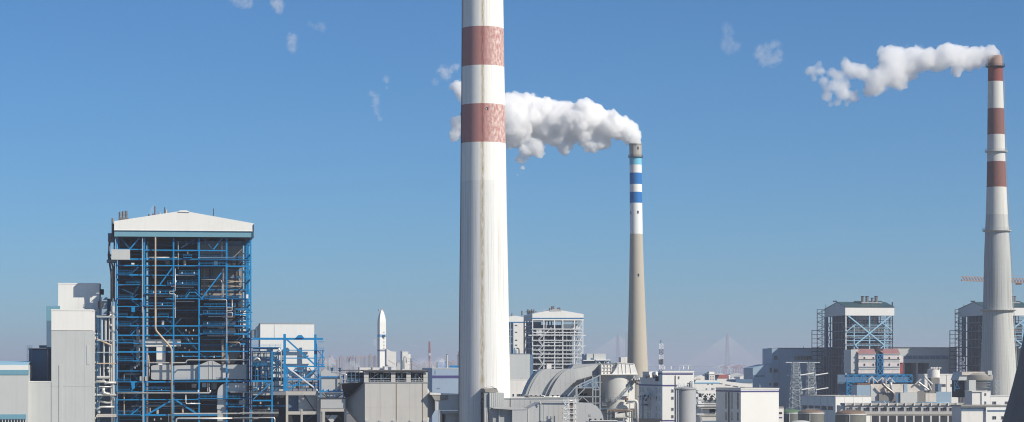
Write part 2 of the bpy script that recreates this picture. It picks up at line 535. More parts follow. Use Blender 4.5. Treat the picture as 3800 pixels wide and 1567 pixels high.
class Stack:
    def __init__(s, name, label, fr, x, D, prof, lean=0.0, k=56, group=None):
        """prof: (pixel row, left, right) in frame fr, top to bottom; continued straight to the ground"""
        s.t = Thing(name, label, 'chimney', fr, x, D, rot=0.0, group=group)
        s.D, s.fr, s.k, s.lean = D, fr, k, lean
        s.pr = []
        for fr_, y, a, b in prof:
            z = s.t.Z(y, 0, fr=fr_)
            s.pr.append((z, metres(b - a, D, fr_) / 2))
        s.pr.sort()
        (z0, r0), (z1, r1) = s.pr[0], s.pr[1]
        g = (r0 - r1) / (z1 - z0)
        s.pr.insert(0, (0.0, r0 + g * z0))
    def rad(s, z):
        p = s.pr
        for (z0, r0), (z1, r1) in zip(p, p[1:]):
            if z <= z1: return r0 + (r1 - r0) * (z - z0) / (z1 - z0)
        (z0, r0), (z1, r1) = p[-2], p[-1]
        return r1 + (r1 - r0) * (z - z1) / (z1 - z0)
    def off(s, z): return s.lean * z
    def zpx(s, y, fr=None): return s.t.Z(y, 0, fr=fr)
    def sec(s, name, z0, z1, m, grow=0.0, parent=None, cap=True):
        n = max(1, int((z1 - z0) / 12))
        prof = [(s.rad(z0 + (z1 - z0) * i / n) + grow, z0 + (z1 - z0) * i / n) for i in range(n + 1)]
        v, f = lathe_geo(prof, s.k, caps=cap)
        v = [(x + s.off(z), y, z) for x, y, z in v]
        me = s.t.mesh(name, (v, f), m, parent)
        for p in me.data.polygons: p.use_smooth = len(p.vertices) == 4
        me.data.set_sharp_from_angle(angle=RAD(40))
        return me
    def ring(s, y, m, out=1.0, h=1.0, fr=None, rail=None):
        z = s.zpx(y, fr)
        r = s.rad(z)
        prof = [(r + 0.02, z - h * 0.6), (r + out, z - h * 0.15), (r + out, z + h * 0.15), (r + 0.02, z + h * 0.2)]
        v, f = lathe_geo(prof, s.k, caps=False)
        o = s.t.mesh('gallery', ([(x + s.off(q), y_, q) for x, y_, q in v], f), m)
        if rail:
            g = Geo()
            for hh in (0.6, 1.2):
                pts = [(math.cos(a * math.pi / 20) * (r + out - .1) + s.off(z), math.sin(a * math.pi / 20) * (r + out - .1), z + h * .15 + hh) for a in range(41)]
                g.add(tube_geo(pts, 0.07, 4, False))
            for a in range(20):
                c = Vector((math.cos(a * math.pi / 10) * (r + out - .1) + s.off(z), math.sin(a * math.pi / 10) * (r + out - .1), z + h * .15))
                g.add(bar_geo(c, c + Vector((0, 0, 1.2)), 0.1))
            s.t.mesh('handrail', g, rail, parent=o)
        return o
    def niche(s, x, y, w, h, m, fr=None):
        z = s.zpx(y, fr)
        sx, _ = src(fr or s.fr, x, y)
        lx = (sx - CX) / F * s.D - s.t.a.x - s.off(z)
        r = s.rad(z)
        ly = -math.sqrt(max(0.01, r * r - lx * lx))
        lx += s.off(z)
        return lx, ly, z

# the tall chimney in front
WPAINT = stack_mat('chimney_white_paint', (0.80, 0.785, 0.74), (0.46, 0.44, 0.38), rust=(0.36, 0.25, 0.09), streaks=0.6)
WCONC = stack_mat('chimney_limewashed_concrete', (0.73, 0.725, 0.70), (0.38, 0.37, 0.33), rust=(0.36, 0.27, 0.12), streaks=0.85, fine=0.12)
REDF = stack_mat('chimney_faded_red_paint', (0.42, 0.205, 0.185), (0.25, 0.13, 0.13), rust=(0.20, 0.07, 0.05), streaks=0.35, patch=(0.66, 0.56, 0.51), patch_amt=0.85)
st = Stack('tall_chimney', 'tallest chimney, white with two faded red bands, rising out of the frame', 's', 1799, 816,
           [('K1', 0, 152, 356), ('K1', 330, 150, 361), ('K1', 515, 149, 365), ('K1', 710, 148, 370), ('K1', 1062, 147, 377),
            ('K2', 400, 145, 391), ('K2', 940, 143, 404)], lean=-0.0045)
st.lean = -0.0045
zz = [0.0] + [st.zpx(y, 'd') for y in (458, 362, 266, 170, 73, -24, -120, -216, -312)]
nm = ['lower_shaft'] + ['white_band', 'red_band'] * 4 + ['white_band']
for i in range(len(zz) - 1):
    st.sec(nm[i], zz[i], zz[i + 1], [WCONC, WPAINT, REDF][0 if i == 0 else (1 if nm[i] == 'white_band' else 2)], cap=i in (0, len(zz) - 2))
for (x, y) in ((277, 547), (151, 565)):
    lx, ly, z = st.niche(x, y, 0, 0, None, 'K1')
    t = st.t
    o = t.bx('beacon_niche', lx - 0.42, lx + 0.42, ly - 0.12, ly + 0.5, z - 0.4, z + 0.4, DSTEEL)
    t.bx('beacon_lamp', lx - 0.38, lx - 0.02, ly - 0.2, ly + 0.2, z - 0.34, z + 0.1, WHITE, parent=o)
# caged ladder up the shaded flank
g = Geo()
for z0 in range(2, 205, 6):
    z1 = z0 + 6
    for da in (-0.03, 0.03):
        a = RAD(200) + da
        p0 = Vector((math.cos(a) * (st.rad(z0) + .3) + st.off(z0), math.sin(a) * (st.rad(z0) + .3), z0))
        p1 = Vector((math.cos(a) * (st.rad(z1) + .3) + st.off(z1), math.sin(a) * (st.rad(z1) + .3), z1))
        g.add(bar_geo(p0, p1, 0.08))
st.t.mesh('ladder', g, DSTEEL)

# the blue banded chimney with steam
CTAN = stack_mat('chimney_tan_concrete', (0.43, 0.39, 0.32), (0.26, 0.23, 0.18), streaks=0.35, fine=0.10)
CTOP = stack_mat('chimney_sooty_concrete', (0.40, 0.385, 0.345), (0.14, 0.12, 0.09), streaks=0.9)
CWHITE = stack_mat('chimney_clean_white', (0.78, 0.77, 0.74), (0.5, 0.48, 0.44), streaks=0.15)
CBLUE = stack_mat('chimney_blue_paint', (0.018, 0.15, 0.42), (0.01, 0.10, 0.28), streaks=0.2)
CCYAN = stack_mat('chimney_cyan_paint', (0.16, 0.47, 0.62), (0.10, 0.33, 0.45), streaks=0.2)
st = Stack('banded_chimney', 'tan concrete chimney with blue and white bands and steam at its top', 'O', 98.5, 1500,
           [('O', 40, 67, 121), ('O', 160, 69, 122), ('O', 300, 69, 123.5), ('O', 435, 69.5, 125.5), ('O', 620, 66, 131),
            ('O', 830, 62, 140), ('O', 950, 59, 145), ('O', 1035, 57, 149)], lean=-0.0)
blue_stack = st
zb = [st.zpx(y) for y in (1035, 435, 300, 252, 218, 168, 133, 97, 41)]
st.lean = -0.009
st_off = st.off
st.off = lambda z, c=zb[0]: -0.0095 * (z - 90)
for i, (nm_, m) in enumerate((('concrete_shaft', CTAN), ('white_band', CWHITE), ('blue_band', CBLUE), ('white_band', CWHITE), ('blue_band', CBLUE), ('white_band', CWHITE), ('cyan_band', CCYAN), ('sooty_top', CTOP))):
    st.sec(nm_, 0.0 if i == 0 else zb[i], zb[i + 1], m, cap=i in (0, 7))
st.ring(99, DSTEEL, 0.9, 0.7, rail=DSTEEL)
zt = zb[-1]
v, f = lathe_geo([(st.rad(zt) + .05, zt - 0.6), (st.rad(zt) + .35, zt - 0.5), (st.rad(zt) + .35, zt + 0.15), (st.rad(zt) - .8, zt + 0.15)], 56, False)
st.t.mesh('rim', ([(x + st.off(zt), y, z) for x, y, z in v], f), CTOP)
for (x, y) in ((102, 340), (72, 342), (104, 615), (102, 60)):
    lx, ly, z = st.niche(x, y, 0, 0, None)
    st.t.bx('beacon_niche', lx - 0.45, lx + 0.45, ly - 0.25, ly + 0.5, z - 1.0, z + 0.7, DSTEEL)

# the red and white chimney
RTOP = stack_mat('chimney_sooty_pink_concrete', (0.34, 0.225, 0.185), (0.16, 0.09, 0.075), streaks=0.7)
RRED = stack_mat('chimney_oxide_red', (0.215, 0.062, 0.052), (0.13, 0.045, 0.04), streaks=0.5)
RRED2 = stack_mat('chimney_brown_red', (0.20, 0.092, 0.078), (0.12, 0.06, 0.055), streaks=0.4)
RWHITE = stack_mat('chimney_dirty_white', (0.58, 0.57, 0.53), (0.30, 0.26, 0.21), streaks=0.65, fine=0.1)
RCONC = stack_mat('chimney_grey_concrete', (0.42, 0.43, 0.415), (0.17, 0.16, 0.13), streaks=1.0, fine=0.3)
RCONC2 = stack_mat('chimney_weathered_concrete', (0.47, 0.475, 0.45), (0.19, 0.175, 0.145), streaks=1.0, fine=0.3)
st = Stack('ringed_chimney', 'red and white chimney with ring galleries and a steam plume', 's', 3698.5, 1300,
           [('N', 35, 150, 217), ('N', 160, 149.5, 221), ('N', 415, 148, 229.5), ('N', 545, 146, 233), ('N', 670, 143.5, 237.5),
            ('N', 800, 139.5, 243), ('N', 1000, 134, 258), ('J', 270, 654, 856), ('J', 400, 650, 863), ('J', 700, 638, 882), ('J', 860, 630, 892)])
red_stack = st
st.off = lambda z: -0.0105 * (z - 140)
zb = [st.zpx(y, 'N') for y in (800, 668, 545, 415, 290, 160, 88, 36)]
for i, (nm_, m) in enumerate((('concrete_shaft', RCONC), ('white_band', RWHITE), ('red_band', RRED2), ('white_band', RWHITE), ('red_band', RRED2), ('white_band', RWHITE), ('red_band', RRED), ('sooty_top', RTOP))):
    if i == 0:
        z1 = st.zpx(875, 'N'); z2 = st.zpx(278, 'J')
        st.sec('lower_shaft', 0, z2, RCONC2); st.sec('concrete_shaft', z2, z1, RCONC, cap=False); st.sec('upper_shaft', z1, zb[0], RCONC2, cap=False)
    else:
        st.sec(nm_, zb[i - 1], zb[i], m, cap=i == 7)
st.ring(88, DSTEEL, 1.4, 0.9, 'N', rail=DSTEEL)
st.ring(497, RCONC2, 1.3, 1.3, 'N', rail=GSTEEL)
st.ring(877, RCONC2, 1.5, 1.6, 'N', rail=GSTEEL)
st.ring(282, RCONC2, 2.0, 2.0, 'J')
# lift shaft and ladder on the far right flank of the shell
g = Geo()
for z0 in range(0, 225, 5):
    for da in (0.0, 0.12):
        a = RAD(-8) + da
        q = [Vector((math.cos(a) * (st.rad(z) + .7) + st.off(z), math.sin(a) * (st.rad(z) + .7), z)) for z in (z0, z0 + 5)]
        g.add(bar_geo(q[0], q[1], 0.25))
    q0 = Vector((math.cos(RAD(-8)) * (st.rad(z0) + .7) + st.off(z0), math.sin(RAD(-8)) * (st.rad(z0) + .7), z0))
    q1 = Vector((math.cos(RAD(-8) + .12) * (st.rad(z0) + .7) + st.off(z0), math.sin(RAD(-8) + .12) * (st.rad(z0) + .7), z0))
    g.add(bar_geo(q0, q1, 0.2))
st.t.mesh('ladder', g, GSTEEL)

# ------------------------------------------------------------------ steam
def steam_mat(name, dens, thin=None, noise_sc=None, cut=(0.4, 0.6), aniso=0.0):
    m = bpy.data.materials.new(name)
    m.use_nodes = True
    nt = m.node_tree
    n, l = nt.nodes, nt.links
    n.remove(n['Principled BSDF'])
    p = n.new('ShaderNodeVolumePrincipled')
    p.inputs['Color'].default_value = (0.998, 0.998, 0.998, 1)
    p.inputs['Anisotropy'].default_value = aniso
    l.new(p.outputs[0], n['Material Output'].inputs['Volume'])
    if thin is None and noise_sc is None:
        p.inputs['Density'].default_value = dens
        return m
    geo = n.new('ShaderNodeNewGeometry')
    out = None
    if thin is not None:             # thins out downwind, from world x = thin[0] (full) to thin[1] (thin[2] of it)
        sp = n.new('ShaderNodeSeparateXYZ')
        l.new(geo.outputs['Position'], sp.inputs[0])
        r = n.new('ShaderNodeMapRange')
        for k, q in (('From Min', thin[0]), ('From Max', thin[1]), ('To Min', dens), ('To Max', dens * thin[2])):
            r.inputs[k].default_value = q
        l.new(sp.outputs['X'], r.inputs['Value'])
        out = r.outputs[0]
    if noise_sc:
        t = n.new('ShaderNodeTexNoise')
        t.inputs['Scale'].default_value = noise_sc
        t.inputs['Detail'].default_value = 5.0
        t.inputs['Roughness'].default_value = 0.62
        l.new(geo.outputs['Position'], t.inputs['Vector'])
        r = n.new('ShaderNodeMapRange')
        for k, q in (('From Min', cut[0]), ('From Max', cut[1]), ('To Min', 0.0), ('To Max', 1.0)):
            r.inputs[k].default_value = q
        l.new(t.outputs['Fac'], r.inputs['Value'])
        x = n.new('ShaderNodeMath')
        x.operation = 'MULTIPLY'
        l.new(r.outputs[0], x.inputs[0])
        if out is None: x.inputs[1].default_value = dens
        else: l.new(out, x.inputs[1])
        out = x.outputs[0]
    l.new(out, p.inputs['Density'])
    return m

def field_mat(name, pts, dens, nsc, erode=2.7, base=-0.38, gain=1.0):
    """soft puffs: density falls off from each puff's centre and is eaten away by turbulence"""
    m = bpy.data.materials.new(name)
    m.use_nodes = True
    nt = m.node_tree
    n, l = nt.nodes, nt.links
    n.remove(n['Principled BSDF'])
    p = n.new('ShaderNodeVolumePrincipled')
    p.inputs['Color'].default_value = (0.998, 0.998, 0.998, 1)
    l.new(p.outputs[0], n['Material Output'].inputs['Volume'])
    geo = n.new('ShaderNodeNewGeometry')
    def mth(op, a, b, clamp=False):
        x = n.new('ShaderNodeMath'); x.operation = op; x.use_clamp = clamp
        for i, q in enumerate((a, b)):
            if isinstance(q, (int, float)): x.inputs[i].default_value = q
            else: l.new(q, x.inputs[i])
        return x.outputs[0]
    acc = None
    for c, r in pts:
        d = n.new('ShaderNodeVectorMath'); d.operation = 'DISTANCE'
        l.new(geo.outputs['Position'], d.inputs[0]); d.inputs[1].default_value = c
        mr = n.new('ShaderNodeMapRange'); mr.interpolation_type = 'SMOOTHSTEP'
        for k, q in (('From Min', 0.0), ('From Max', r), ('To Min', 1.0), ('To Max', 0.0)): mr.inputs[k].default_value = q
        l.new(d.outputs['Value'], mr.inputs['Value'])
        acc = mr.outputs[0] if acc is None else mth('ADD', acc, mr.outputs[0])
    acc = mth('MINIMUM', acc, 1.0)
    t = n.new('ShaderNodeTexNoise')
    t.inputs['Distortion'].default_value = 0.6
    t.inputs['Scale'].default_value = nsc; t.inputs['Detail'].default_value = 4.0; t.inputs['Roughness'].default_value = 0.55
    l.new(geo.outputs['Position'], t.inputs['Vector'])
    e = mth('ADD', mth('MULTIPLY', acc, gain), mth('MULTIPLY', mth('SUBTRACT', t.outputs['Fac'], 0.5), erode))
    e = mth('ADD', e, base, True)
    edge = mth('MULTIPLY', acc, 4.0, True)
    l.new(mth('MULTIPLY', mth('MULTIPLY', e, edge), dens), p.inputs['Density'])
    return m
def billow_mesh(name, pts, org, kids, voxel, bumps):
    bm = bmesh.new()
    for i, (p, r) in enumerate(pts):
        bmesh.ops.create_icosphere(bm, subdivisions=2 if i % (kids + 1) == 0 else 1, radius=r, matrix=Matrix.Translation(p - org))
    me = bpy.data.meshes.new(name)
    bm.to_mesh(me); bm.free()
    o = link(bpy.data.objects.new(name, me))
    md = o.modifiers.new('r', 'REMESH'); md.mode = 'VOXEL'; md.voxel_size = voxel
    for size, amp in bumps:
        tx = bpy.data.textures.new(name + '_billow', 'VORONOI')
        tx.noise_scale = size
        dm = o.modifiers.new('d', 'DISPLACE'); dm.texture = tx; dm.strength = -amp; dm.mid_level = 0.5
    sm = o.modifiers.new('s', 'SMOOTH'); sm.factor = 0.5; sm.iterations = 1
    dg = bpy.context.evaluated_depsgraph_get()
    me2 = bpy.data.meshes.new_from_object(o.evaluated_get(dg))
    bpy.data.objects.remove(o); bpy.data.meshes.remove(me)
    # drop crumbs left over by the remesher
    bm = bmesh.new(); bm.from_mesh(me2)
    seen, drop = set(), []
    for v in bm.verts:
        if v in seen: continue
        isl, stack = [], [v]
        seen.add(v)
        while stack:
            q = stack.pop(); isl.append(q)
            for e in q.link_edges:
                w = e.other_vert(q)
                if w not in seen: seen.add(w); stack.append(w)
        if len(isl) < 90: drop += isl
    bmesh.ops.delete(bm, geom=drop, context='VERTS')
    bm.to_mesh(me2); bm.free()
    for p in me2.polygons: p.use_smooth = True
    me2.name = name
    return me2
def billow(name, balls, D, fr, m, label, cat='steam plume', voxel=0.8, kids=14, bumps=((7.0, 2.2), (2.6, 0.9)), seed=1, depth=1.0, group=None, grow=1.1, fringe=None):
    """union of many puffs, remeshed to one skin and roughened into billows; an optional thin fringe of the same puffs, larger"""
    rg = random.Random(seed)
    pts = []
    for x, y, r in balls:
        c = world_at(fr, x, y, D)
        rr = metres(r, D, fr) * grow
        c.y += rg.uniform(-0.35, 0.35) * rr * depth
        pts.append((c, rr * 0.86))
        for _ in range(kids):
            d = Vector((rg.gauss(0, 1), rg.gauss(0, 1), rg.gauss(0, 1))).normalized()
            pts.append((c + d * rr * 0.72, rr * rg.uniform(0.22, 0.42)))
    org = sum((p for p, _ in pts), Vector()) / len(pts)
    me = billow_mesh(name, pts, org, kids, voxel, bumps)
    me.materials.clear(); me.materials.append(m)
    if fringe is None:
        o = link(bpy.data.objects.new(name, me))
        o.location = org
        return tag(o, label, cat, group)
    e = bpy.data.objects.new(name, None); link(e); e.location = org
    link(bpy.data.objects.new('steam_core', me), e)
    big = [pts[i * (kids + 1)] for i in range(len(balls))]
    soft = [(p, r * fringe[2]) for p, r in big[fringe[0]:]]
    me2 = billow_mesh('steam_fringe', soft, org, 0, voxel * 2.2, ())
    me2.materials.clear(); me2.materials.append(field_mat('steam_fringe', soft, fringe[1], fringe[3]))
    link(bpy.data.objects.new('steam_fringe', me2), e)
    return tag(e, label, cat, group)

SL = lambda x, y, r: ((x - 1850) / 0.3766, (y - 300) / 0.3766, r / 0.3766)
ballsL = [(1355, 604, 52), (1325, 545, 80), (1270, 500, 100), (1190, 470, 110), (1110, 440, 130), (1020, 430, 150), (1010, 580, 100),
          (930, 380, 160), (920, 640, 75), (840, 370, 165), (850, 560, 90), (740, 400, 180), (700, 560, 80), (640, 420, 190), (650, 655, 72), (540, 400, 180),
          (540, 560, 90), (440, 380, 190), (340, 340, 190), (240, 320, 190), (180, 530, 130), (370, 650, 90), (400, 720, 50), (280, 690, 80), (150, 420, 200), (160, 190, 85), (60, 350, 190),
          (60, 560, 100), (290, 190, 75), (215, 770, 50), (235, 860, 30), (190, 930, 22), (70, 170, 60)]
ballsL += [SL(*b) for b in ((1840, 410, 70), (1785, 395, 44), (1775, 490, 36), (1730, 470, 34), (1712, 330, 32), (1692, 322, 22), (1690, 492, 26), (1700, 460, 30), (1740, 350, 40), (1684, 512, 16))]
pm = steam_mat('chimney_steam', 0.5, thin=(world_at('L', 1300, 0, 1500).x, world_at('L', 0, 0, 1500).x, 0.5))
steam_a = billow('steam_plume', ballsL, 1500, 'L', pm, 'thick billowing steam plume drifting left from the blue banded chimney', voxel=0.65, seed=3, grow=1.2, bumps=((8.0, 2.6), (3.4, 1.9), (1.6, .8)), fringe=(8, .16, 1.42, .16))
ballsM = [(2352, 298, 34), (2305, 300, 62), (2245, 322, 84), (2190, 330, 92), (2120, 340, 90), (2050, 330, 100), (1960, 310, 100), (2040, 440, 48), (1880, 360, 95), (1800, 350, 95),
          (1700, 340, 105), (1620, 390, 125), (1520, 340, 115), (1560, 480, 105), (1590, 560, 40), (1450, 460, 85), (1400, 530, 100), (1300, 450, 72), (1210, 430, 70), (1155, 390, 50), (1340, 600, 55), (1220, 645, 52),
          (1120, 610, 60), (1060, 555, 55), (1005, 640, 48), (900, 430, 48), (905, 490, 32), (855, 445, 28), (945, 385, 24), (1170, 700, 28), (1030, 705, 22), (980, 520, 40), (1050, 450, 44), (1100, 480, 50), (960, 440, 36), (1000, 580, 40), (1150, 540, 50), (1090, 690, 34), (1160, 620, 50)]
pm2 = steam_mat('chimney_steam_thin', 0.30, thin=(world_at('M', 2100, 0, 1300).x, world_at('M', 900, 0, 1300).x, 0.30))
steam_b = billow('steam_plume', ballsM, 1300, 'M', pm2, 'long ragged steam plume drifting left from the red and white chimney', voxel=0.6, seed=5, grow=1.14, bumps=((5.0, 1.8), (2.4, 1.3), (1.3, .6)), fringe=(8, .20, 1.5, .2))

# ------------------------------------------------------------------ the big blue boiler house
B = Thing('boiler_house', 'huge open boiler house of blue steelwork under a white gabled roof', 'boiler house', 'B', 700, 820)
DEEP = 50.0
# roof: two slopes, gable face in sheeting, teal fascia under it
B.pprism('gable_roof', [(110, 205), (715, 113), (815, 118), (1420, 226), (1420, 299), (110, 290)], -2.0, DEEP, WHITE)
B.pprism('ridge_vent', [(712, 112), (735, 103), (790, 103), (818, 116), (818, 122), (712, 118)], -2.3, DEEP - 1, WHITE)
B.pprism('fascia', [(112, 290.5), (1418, 299.5), (1418, 357), (112, 348)], -1.7, DEEP - .5, TEAL)
B.pprism('eaves_trim', [(108, 286), (1422, 296), (1422, 301), (108, 291)], -2.15, -1.95, WSTEEL)
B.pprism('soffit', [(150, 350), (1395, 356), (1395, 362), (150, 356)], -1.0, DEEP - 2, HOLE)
for x in (1419,):
    B.vb('downpipe', x, 235, 362, 5, DSTEEL, -2.3, 0.3)
cols = [(132, 11), (393, 17), (668, 14), (908, 14), (1166, 16), (1392, 13)]
for x, w in cols:
    B.vb('column', x, 348, None, w, BLUE)
for x in (145, 393, 908, 1166, 1385):
    for ly in (16.0, 33.0, 49.0):
        a = B.P(x, 400, 0)
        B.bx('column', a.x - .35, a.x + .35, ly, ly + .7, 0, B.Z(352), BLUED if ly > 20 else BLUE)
beams_b = [(130, 393, 470, 10), (400, 1166, 479, 11), (258, 400, 561, 12), (400, 910, 560, 9), (900, 1390, 568, 13), (130, 400, 621, 10), (400, 908, 623, 10),
           (908, 1392, 628, 14), (130, 393, 709, 14), (400, 668, 712, 8), (690, 905, 706, 8), (130, 355, 803, 9), (400, 670, 808, 10), (610, 908, 801, 12), (400, 660, 888, 12),
           (130, 393, 936, 13), (590, 1392, 936, 11), (145, 360, 1006, 8), (360, 680, 1001, 11), (908, 1150, 1010, 9), (1250, 1392, 1030, 10)]
for x0, x1, y, th in beams_b: B.hb('beam', x0, x1, y, th, BLUE, 0.06)
beams_c = [(140, 660, 93, 12), (900, 1375, 69, 12), (140, 890, 173, 11), (895, 1375, 173, 13), (140, 890, 261, 11), (895, 1375, 247, 13), (140, 370, 335, 8), (670, 890, 335, 9),
           (140, 890, 414, 13), (895, 1375, 409, 11), (140, 420, 497, 9), (140, 390, 590, 7), (140, 890, 690, 12), (895, 1380, 684, 14), (140, 390, 782, 8), (395, 890, 776, 6), (140, 390, 856, 9),
           (395, 890, 854, 8), (870, 1380, 848, 9), (140, 390, 1002, 12), (390, 1060, 996, 15), (1160, 1380, 925, 8)]
for x0, x1, y, th in beams_c: B.hb('beam', x0, x1, y, th, BLUE, 0.06, fr='C')
# floors behind the face: the same steelwork further in
for ly, step in ((16.0, 6.6), (33.0, 9.5), (49.0, 9.5)):
    z = 8.0
    while z < B.Z(380):
        a, b, c, d = B.P(140, 500).x, B.P(393, 500).x, B.P(1166, 500).x, B.P(1385, 500).x
        for x0, x1 in ((a, b), (c, d)):
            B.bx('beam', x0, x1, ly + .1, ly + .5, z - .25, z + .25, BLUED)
        z += step
for i, z in enumerate(range(14, 96, 9)):
    for x in (140, 393, 1166, 1385):
        a = B.P(x, 500).x
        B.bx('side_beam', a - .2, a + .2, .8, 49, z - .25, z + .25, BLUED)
for x0, y0, x1, y1, w in [(258, 467, 350, 360, 12), (165, 357, 258, 465, 9), (1042, 472, 1125, 364, 11), (945, 358, 1030, 465, 9), (540, 800, 662, 635, 11), (412, 640, 492, 750, 9), (932, 930, 1116, 690, 12),
                          (262, 700, 345, 635, 8), (180, 840, 290, 890, 9), (280, 930, 330, 890, 7), (430, 830, 470, 880, 7), (740, 455, 870, 375, 7), (1240, 930, 1385, 1050, 8)]:
    B.db('brace', x0, y0, x1, y1, w, BLUE if w > 9 else BLUED, 0.5)
for x0, y0, x1, y1, w in [(400, 1000, 628, 868, 15), (676, 858, 888, 996, 15), (565, 260, 640, 190, 7), (590, 110, 660, 165, 7), (670, 165, 730, 100, 7), (690, 200, 745, 260, 7), (760, 280, 890, 410, 7), (640, 255, 560, 180, 7),
                          (265, 850, 330, 800, 8), (262, 995, 355, 920, 9), (265, 160, 340, 105, 7), (405, 270, 450, 300, 6), (895, 420, 960, 480, 7), (170, 270, 210, 320, 7), (1175, 880, 1240, 975, 6), (740, 230, 890, 410, 6)]:
    B.db('brace', x0, y0, x1, y1, w, BLUE if w > 8 else BLUED, 0.5, 'C')
# the boiler itself, hung inside the frame
x0, x1 = B.X(430, 15), B.X(1318, 15)
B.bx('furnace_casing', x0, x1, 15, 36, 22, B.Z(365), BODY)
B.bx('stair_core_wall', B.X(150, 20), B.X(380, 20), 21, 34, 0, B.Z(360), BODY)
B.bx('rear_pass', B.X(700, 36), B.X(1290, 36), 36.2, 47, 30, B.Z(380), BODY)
B.pprism('penthouse_casing', [(915, 392), (1312, 392), (1312, 470), (1240, 545), (915, 545)], 6.0, 14.8, BODYL)
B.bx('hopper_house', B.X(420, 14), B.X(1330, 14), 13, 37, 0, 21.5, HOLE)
B.pbx('casing_panel', 925, 645, 1308, 925, 8.0, 14.9, BODYL)
for x in (955, 1010, 1130, 1255, 1290):
    B.vb('buckstay', x, 650, 930, 9, PIPET if x in (955, 1290) else DSTEEL, 7.4, .5)
for y in (770, 815, 890):
    B.hb('buckstay', 930, 1310, y, 9, PIPET, 7.0, .35)
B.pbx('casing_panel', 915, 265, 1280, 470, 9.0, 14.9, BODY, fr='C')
B.pprism('burner_windbox', [(1110, 420), (1185, 330), (1275, 330), (1275, 420), (1220, 520), (1110, 520)], 5.5, 8.9, BODYL, fr='C')
for y0, y1, x0_, x1_ in ((360, 440, 420, 640), (490, 540, 420, 600), (400, 610, 690, 900)):
    B.pbx('casing_panel', x0_, y0, x1_, y1, 12.0, 14.95, BODY)
# second line of steel a bay further in
for x0_, x1_ in ((142, 388), (398, 664), (672, 904), (912, 1160), (1172, 1385)):
    xm = (x0_ + x1_) / 2
    B.vb('hanger', xm, 352, None, 6, BLUED, 7.0)
    for j, (fr_, y) in enumerate([('B', 430), ('B', 520), ('B', 590), ('B', 665), ('B', 755), ('B', 850), ('B', 970), ('B', 1040), ('C', 50), ('C', 130), ('C', 215), ('C', 300), ('C', 375), ('C', 455), ('C', 545), ('C', 735), ('C', 820), ('C', 900), ('C', 950), ('C', 1040)]):
        if (j * 7 + x0_) % 3: B.hb('inner_beam', x0_, x1_, y, 8, BLUE if (j + x0_) % 2 else BLUED, 5.0 + (j % 3), .4, fr_)
        if (j * 5 + x0_) % 4 == 0: B.railing((B.X(x0_), 4.6, B.P(xm, y, 5, fr_).z), (B.X(x1_), 4.6, B.P(xm, y, 5, fr_).z), BLUE, h=1.2, w=.1)
# grating floors between the face and the casing
zl = [B.P(700, y, 0).z for y in (479, 568, 625, 709, 803, 888, 936, 1003)] + [B.P(700, y, 0, 'C').z for y in (93, 173, 261, 335, 414, 500, 690, 780, 855, 1000)]
for i, z in enumerate(zl):
    for x0_, x1_ in ((142, 388), (398, 664), (672, 904), (912, 1300)):
        if x0_ == 912 and i in (0, 3, 4, 5): continue
        if x0_ > 142 and 11 <= i <= 13: continue
        B.bx('floor_grating', B.X(x0_), B.X(x1_), 1.2 + .01 * i, 11.8 if x0_ != 142 else 20, z - .32, z - .22, DSTEEL)
# pale ducts
def c_duct(name, pix, a, b, m=DUCT, fr='C'): return B.pprism(name, pix, a, b, m, fr=fr)
v, f = lathe_geo([(metres(70, 820, 'C') , 0), (metres(70, 820, 'C'), metres(142, 820, 'C'))], 20)
c_duct('air_duct', [(450, 545), (470, 537), (640, 530), (640, 672), (470, 670), (450, 662)], 2.0, 11.0)
c_duct('air_duct', [(641, 541), (888, 533), (888, 668), (641, 672)], 2.4, 11.0)
c_duct('air_duct', [(889, 536), (985, 496), (1022, 496), (1092, 530), (1092, 668), (889, 668)], 1.2, 11.0)
c_duct('air_duct', [(1093, 530), (1150, 528), (1150, 668), (1093, 668)], 2.0, 11.0, GREYC)
c_duct('air_duct', [(1151, 532), (1322, 530), (1322, 664), (1151, 666)], 2.3, 11.0)
c_duct('duct_flange', [(1310, 528), (1330, 528), (1330, 668), (1310, 668)], 2.1, 2.35)
for x in (592, 985, 1022):
    B.vb('duct_stiffener', x, 540 if x == 592 else 500, 668, 6, DUCT, 1.95 if x == 592 else 1.05, .25, 'C')
c_duct('cross_duct', [(290, 300), (725, 297), (725, 362), (290, 366)], 3.0, 9.5, WHITE2)
c_duct('down_duct', [(499, 366), (583, 366), (583, 534), (499, 534)], 3.2, 9.4, WHITE2)
c_duct('riser_duct', [(313, 205), (346, 205), (346, 540), (313, 540)], 2.6, 4.9, GREYC)
arc = [(1062, 1062), (1062, 800)] + [(1152 - 90 * math.cos(a * math.pi / 12), 792 - 90 * math.sin(a * math.pi / 12)) for a in range(1, 7)] + [(1330, 702), (1330, 780), (1160, 780)]
arc += [(1160 - 14 * math.sin(a * math.pi / 8), 795 - 15 * math.cos(a * math.pi / 8)) for a in range(1, 5)] + [(1146, 1062)]
c_duct('elbow_duct', arc, .9, 6.0)
c_duct('duct_collar', [(1058, 905), (1150, 905), (1150, 942), (1058, 942)], .6, 6.3)
c_duct('hopper', [(1010, 700), (1060, 700), (1050, 760), (1005, 760)], 7, 10)
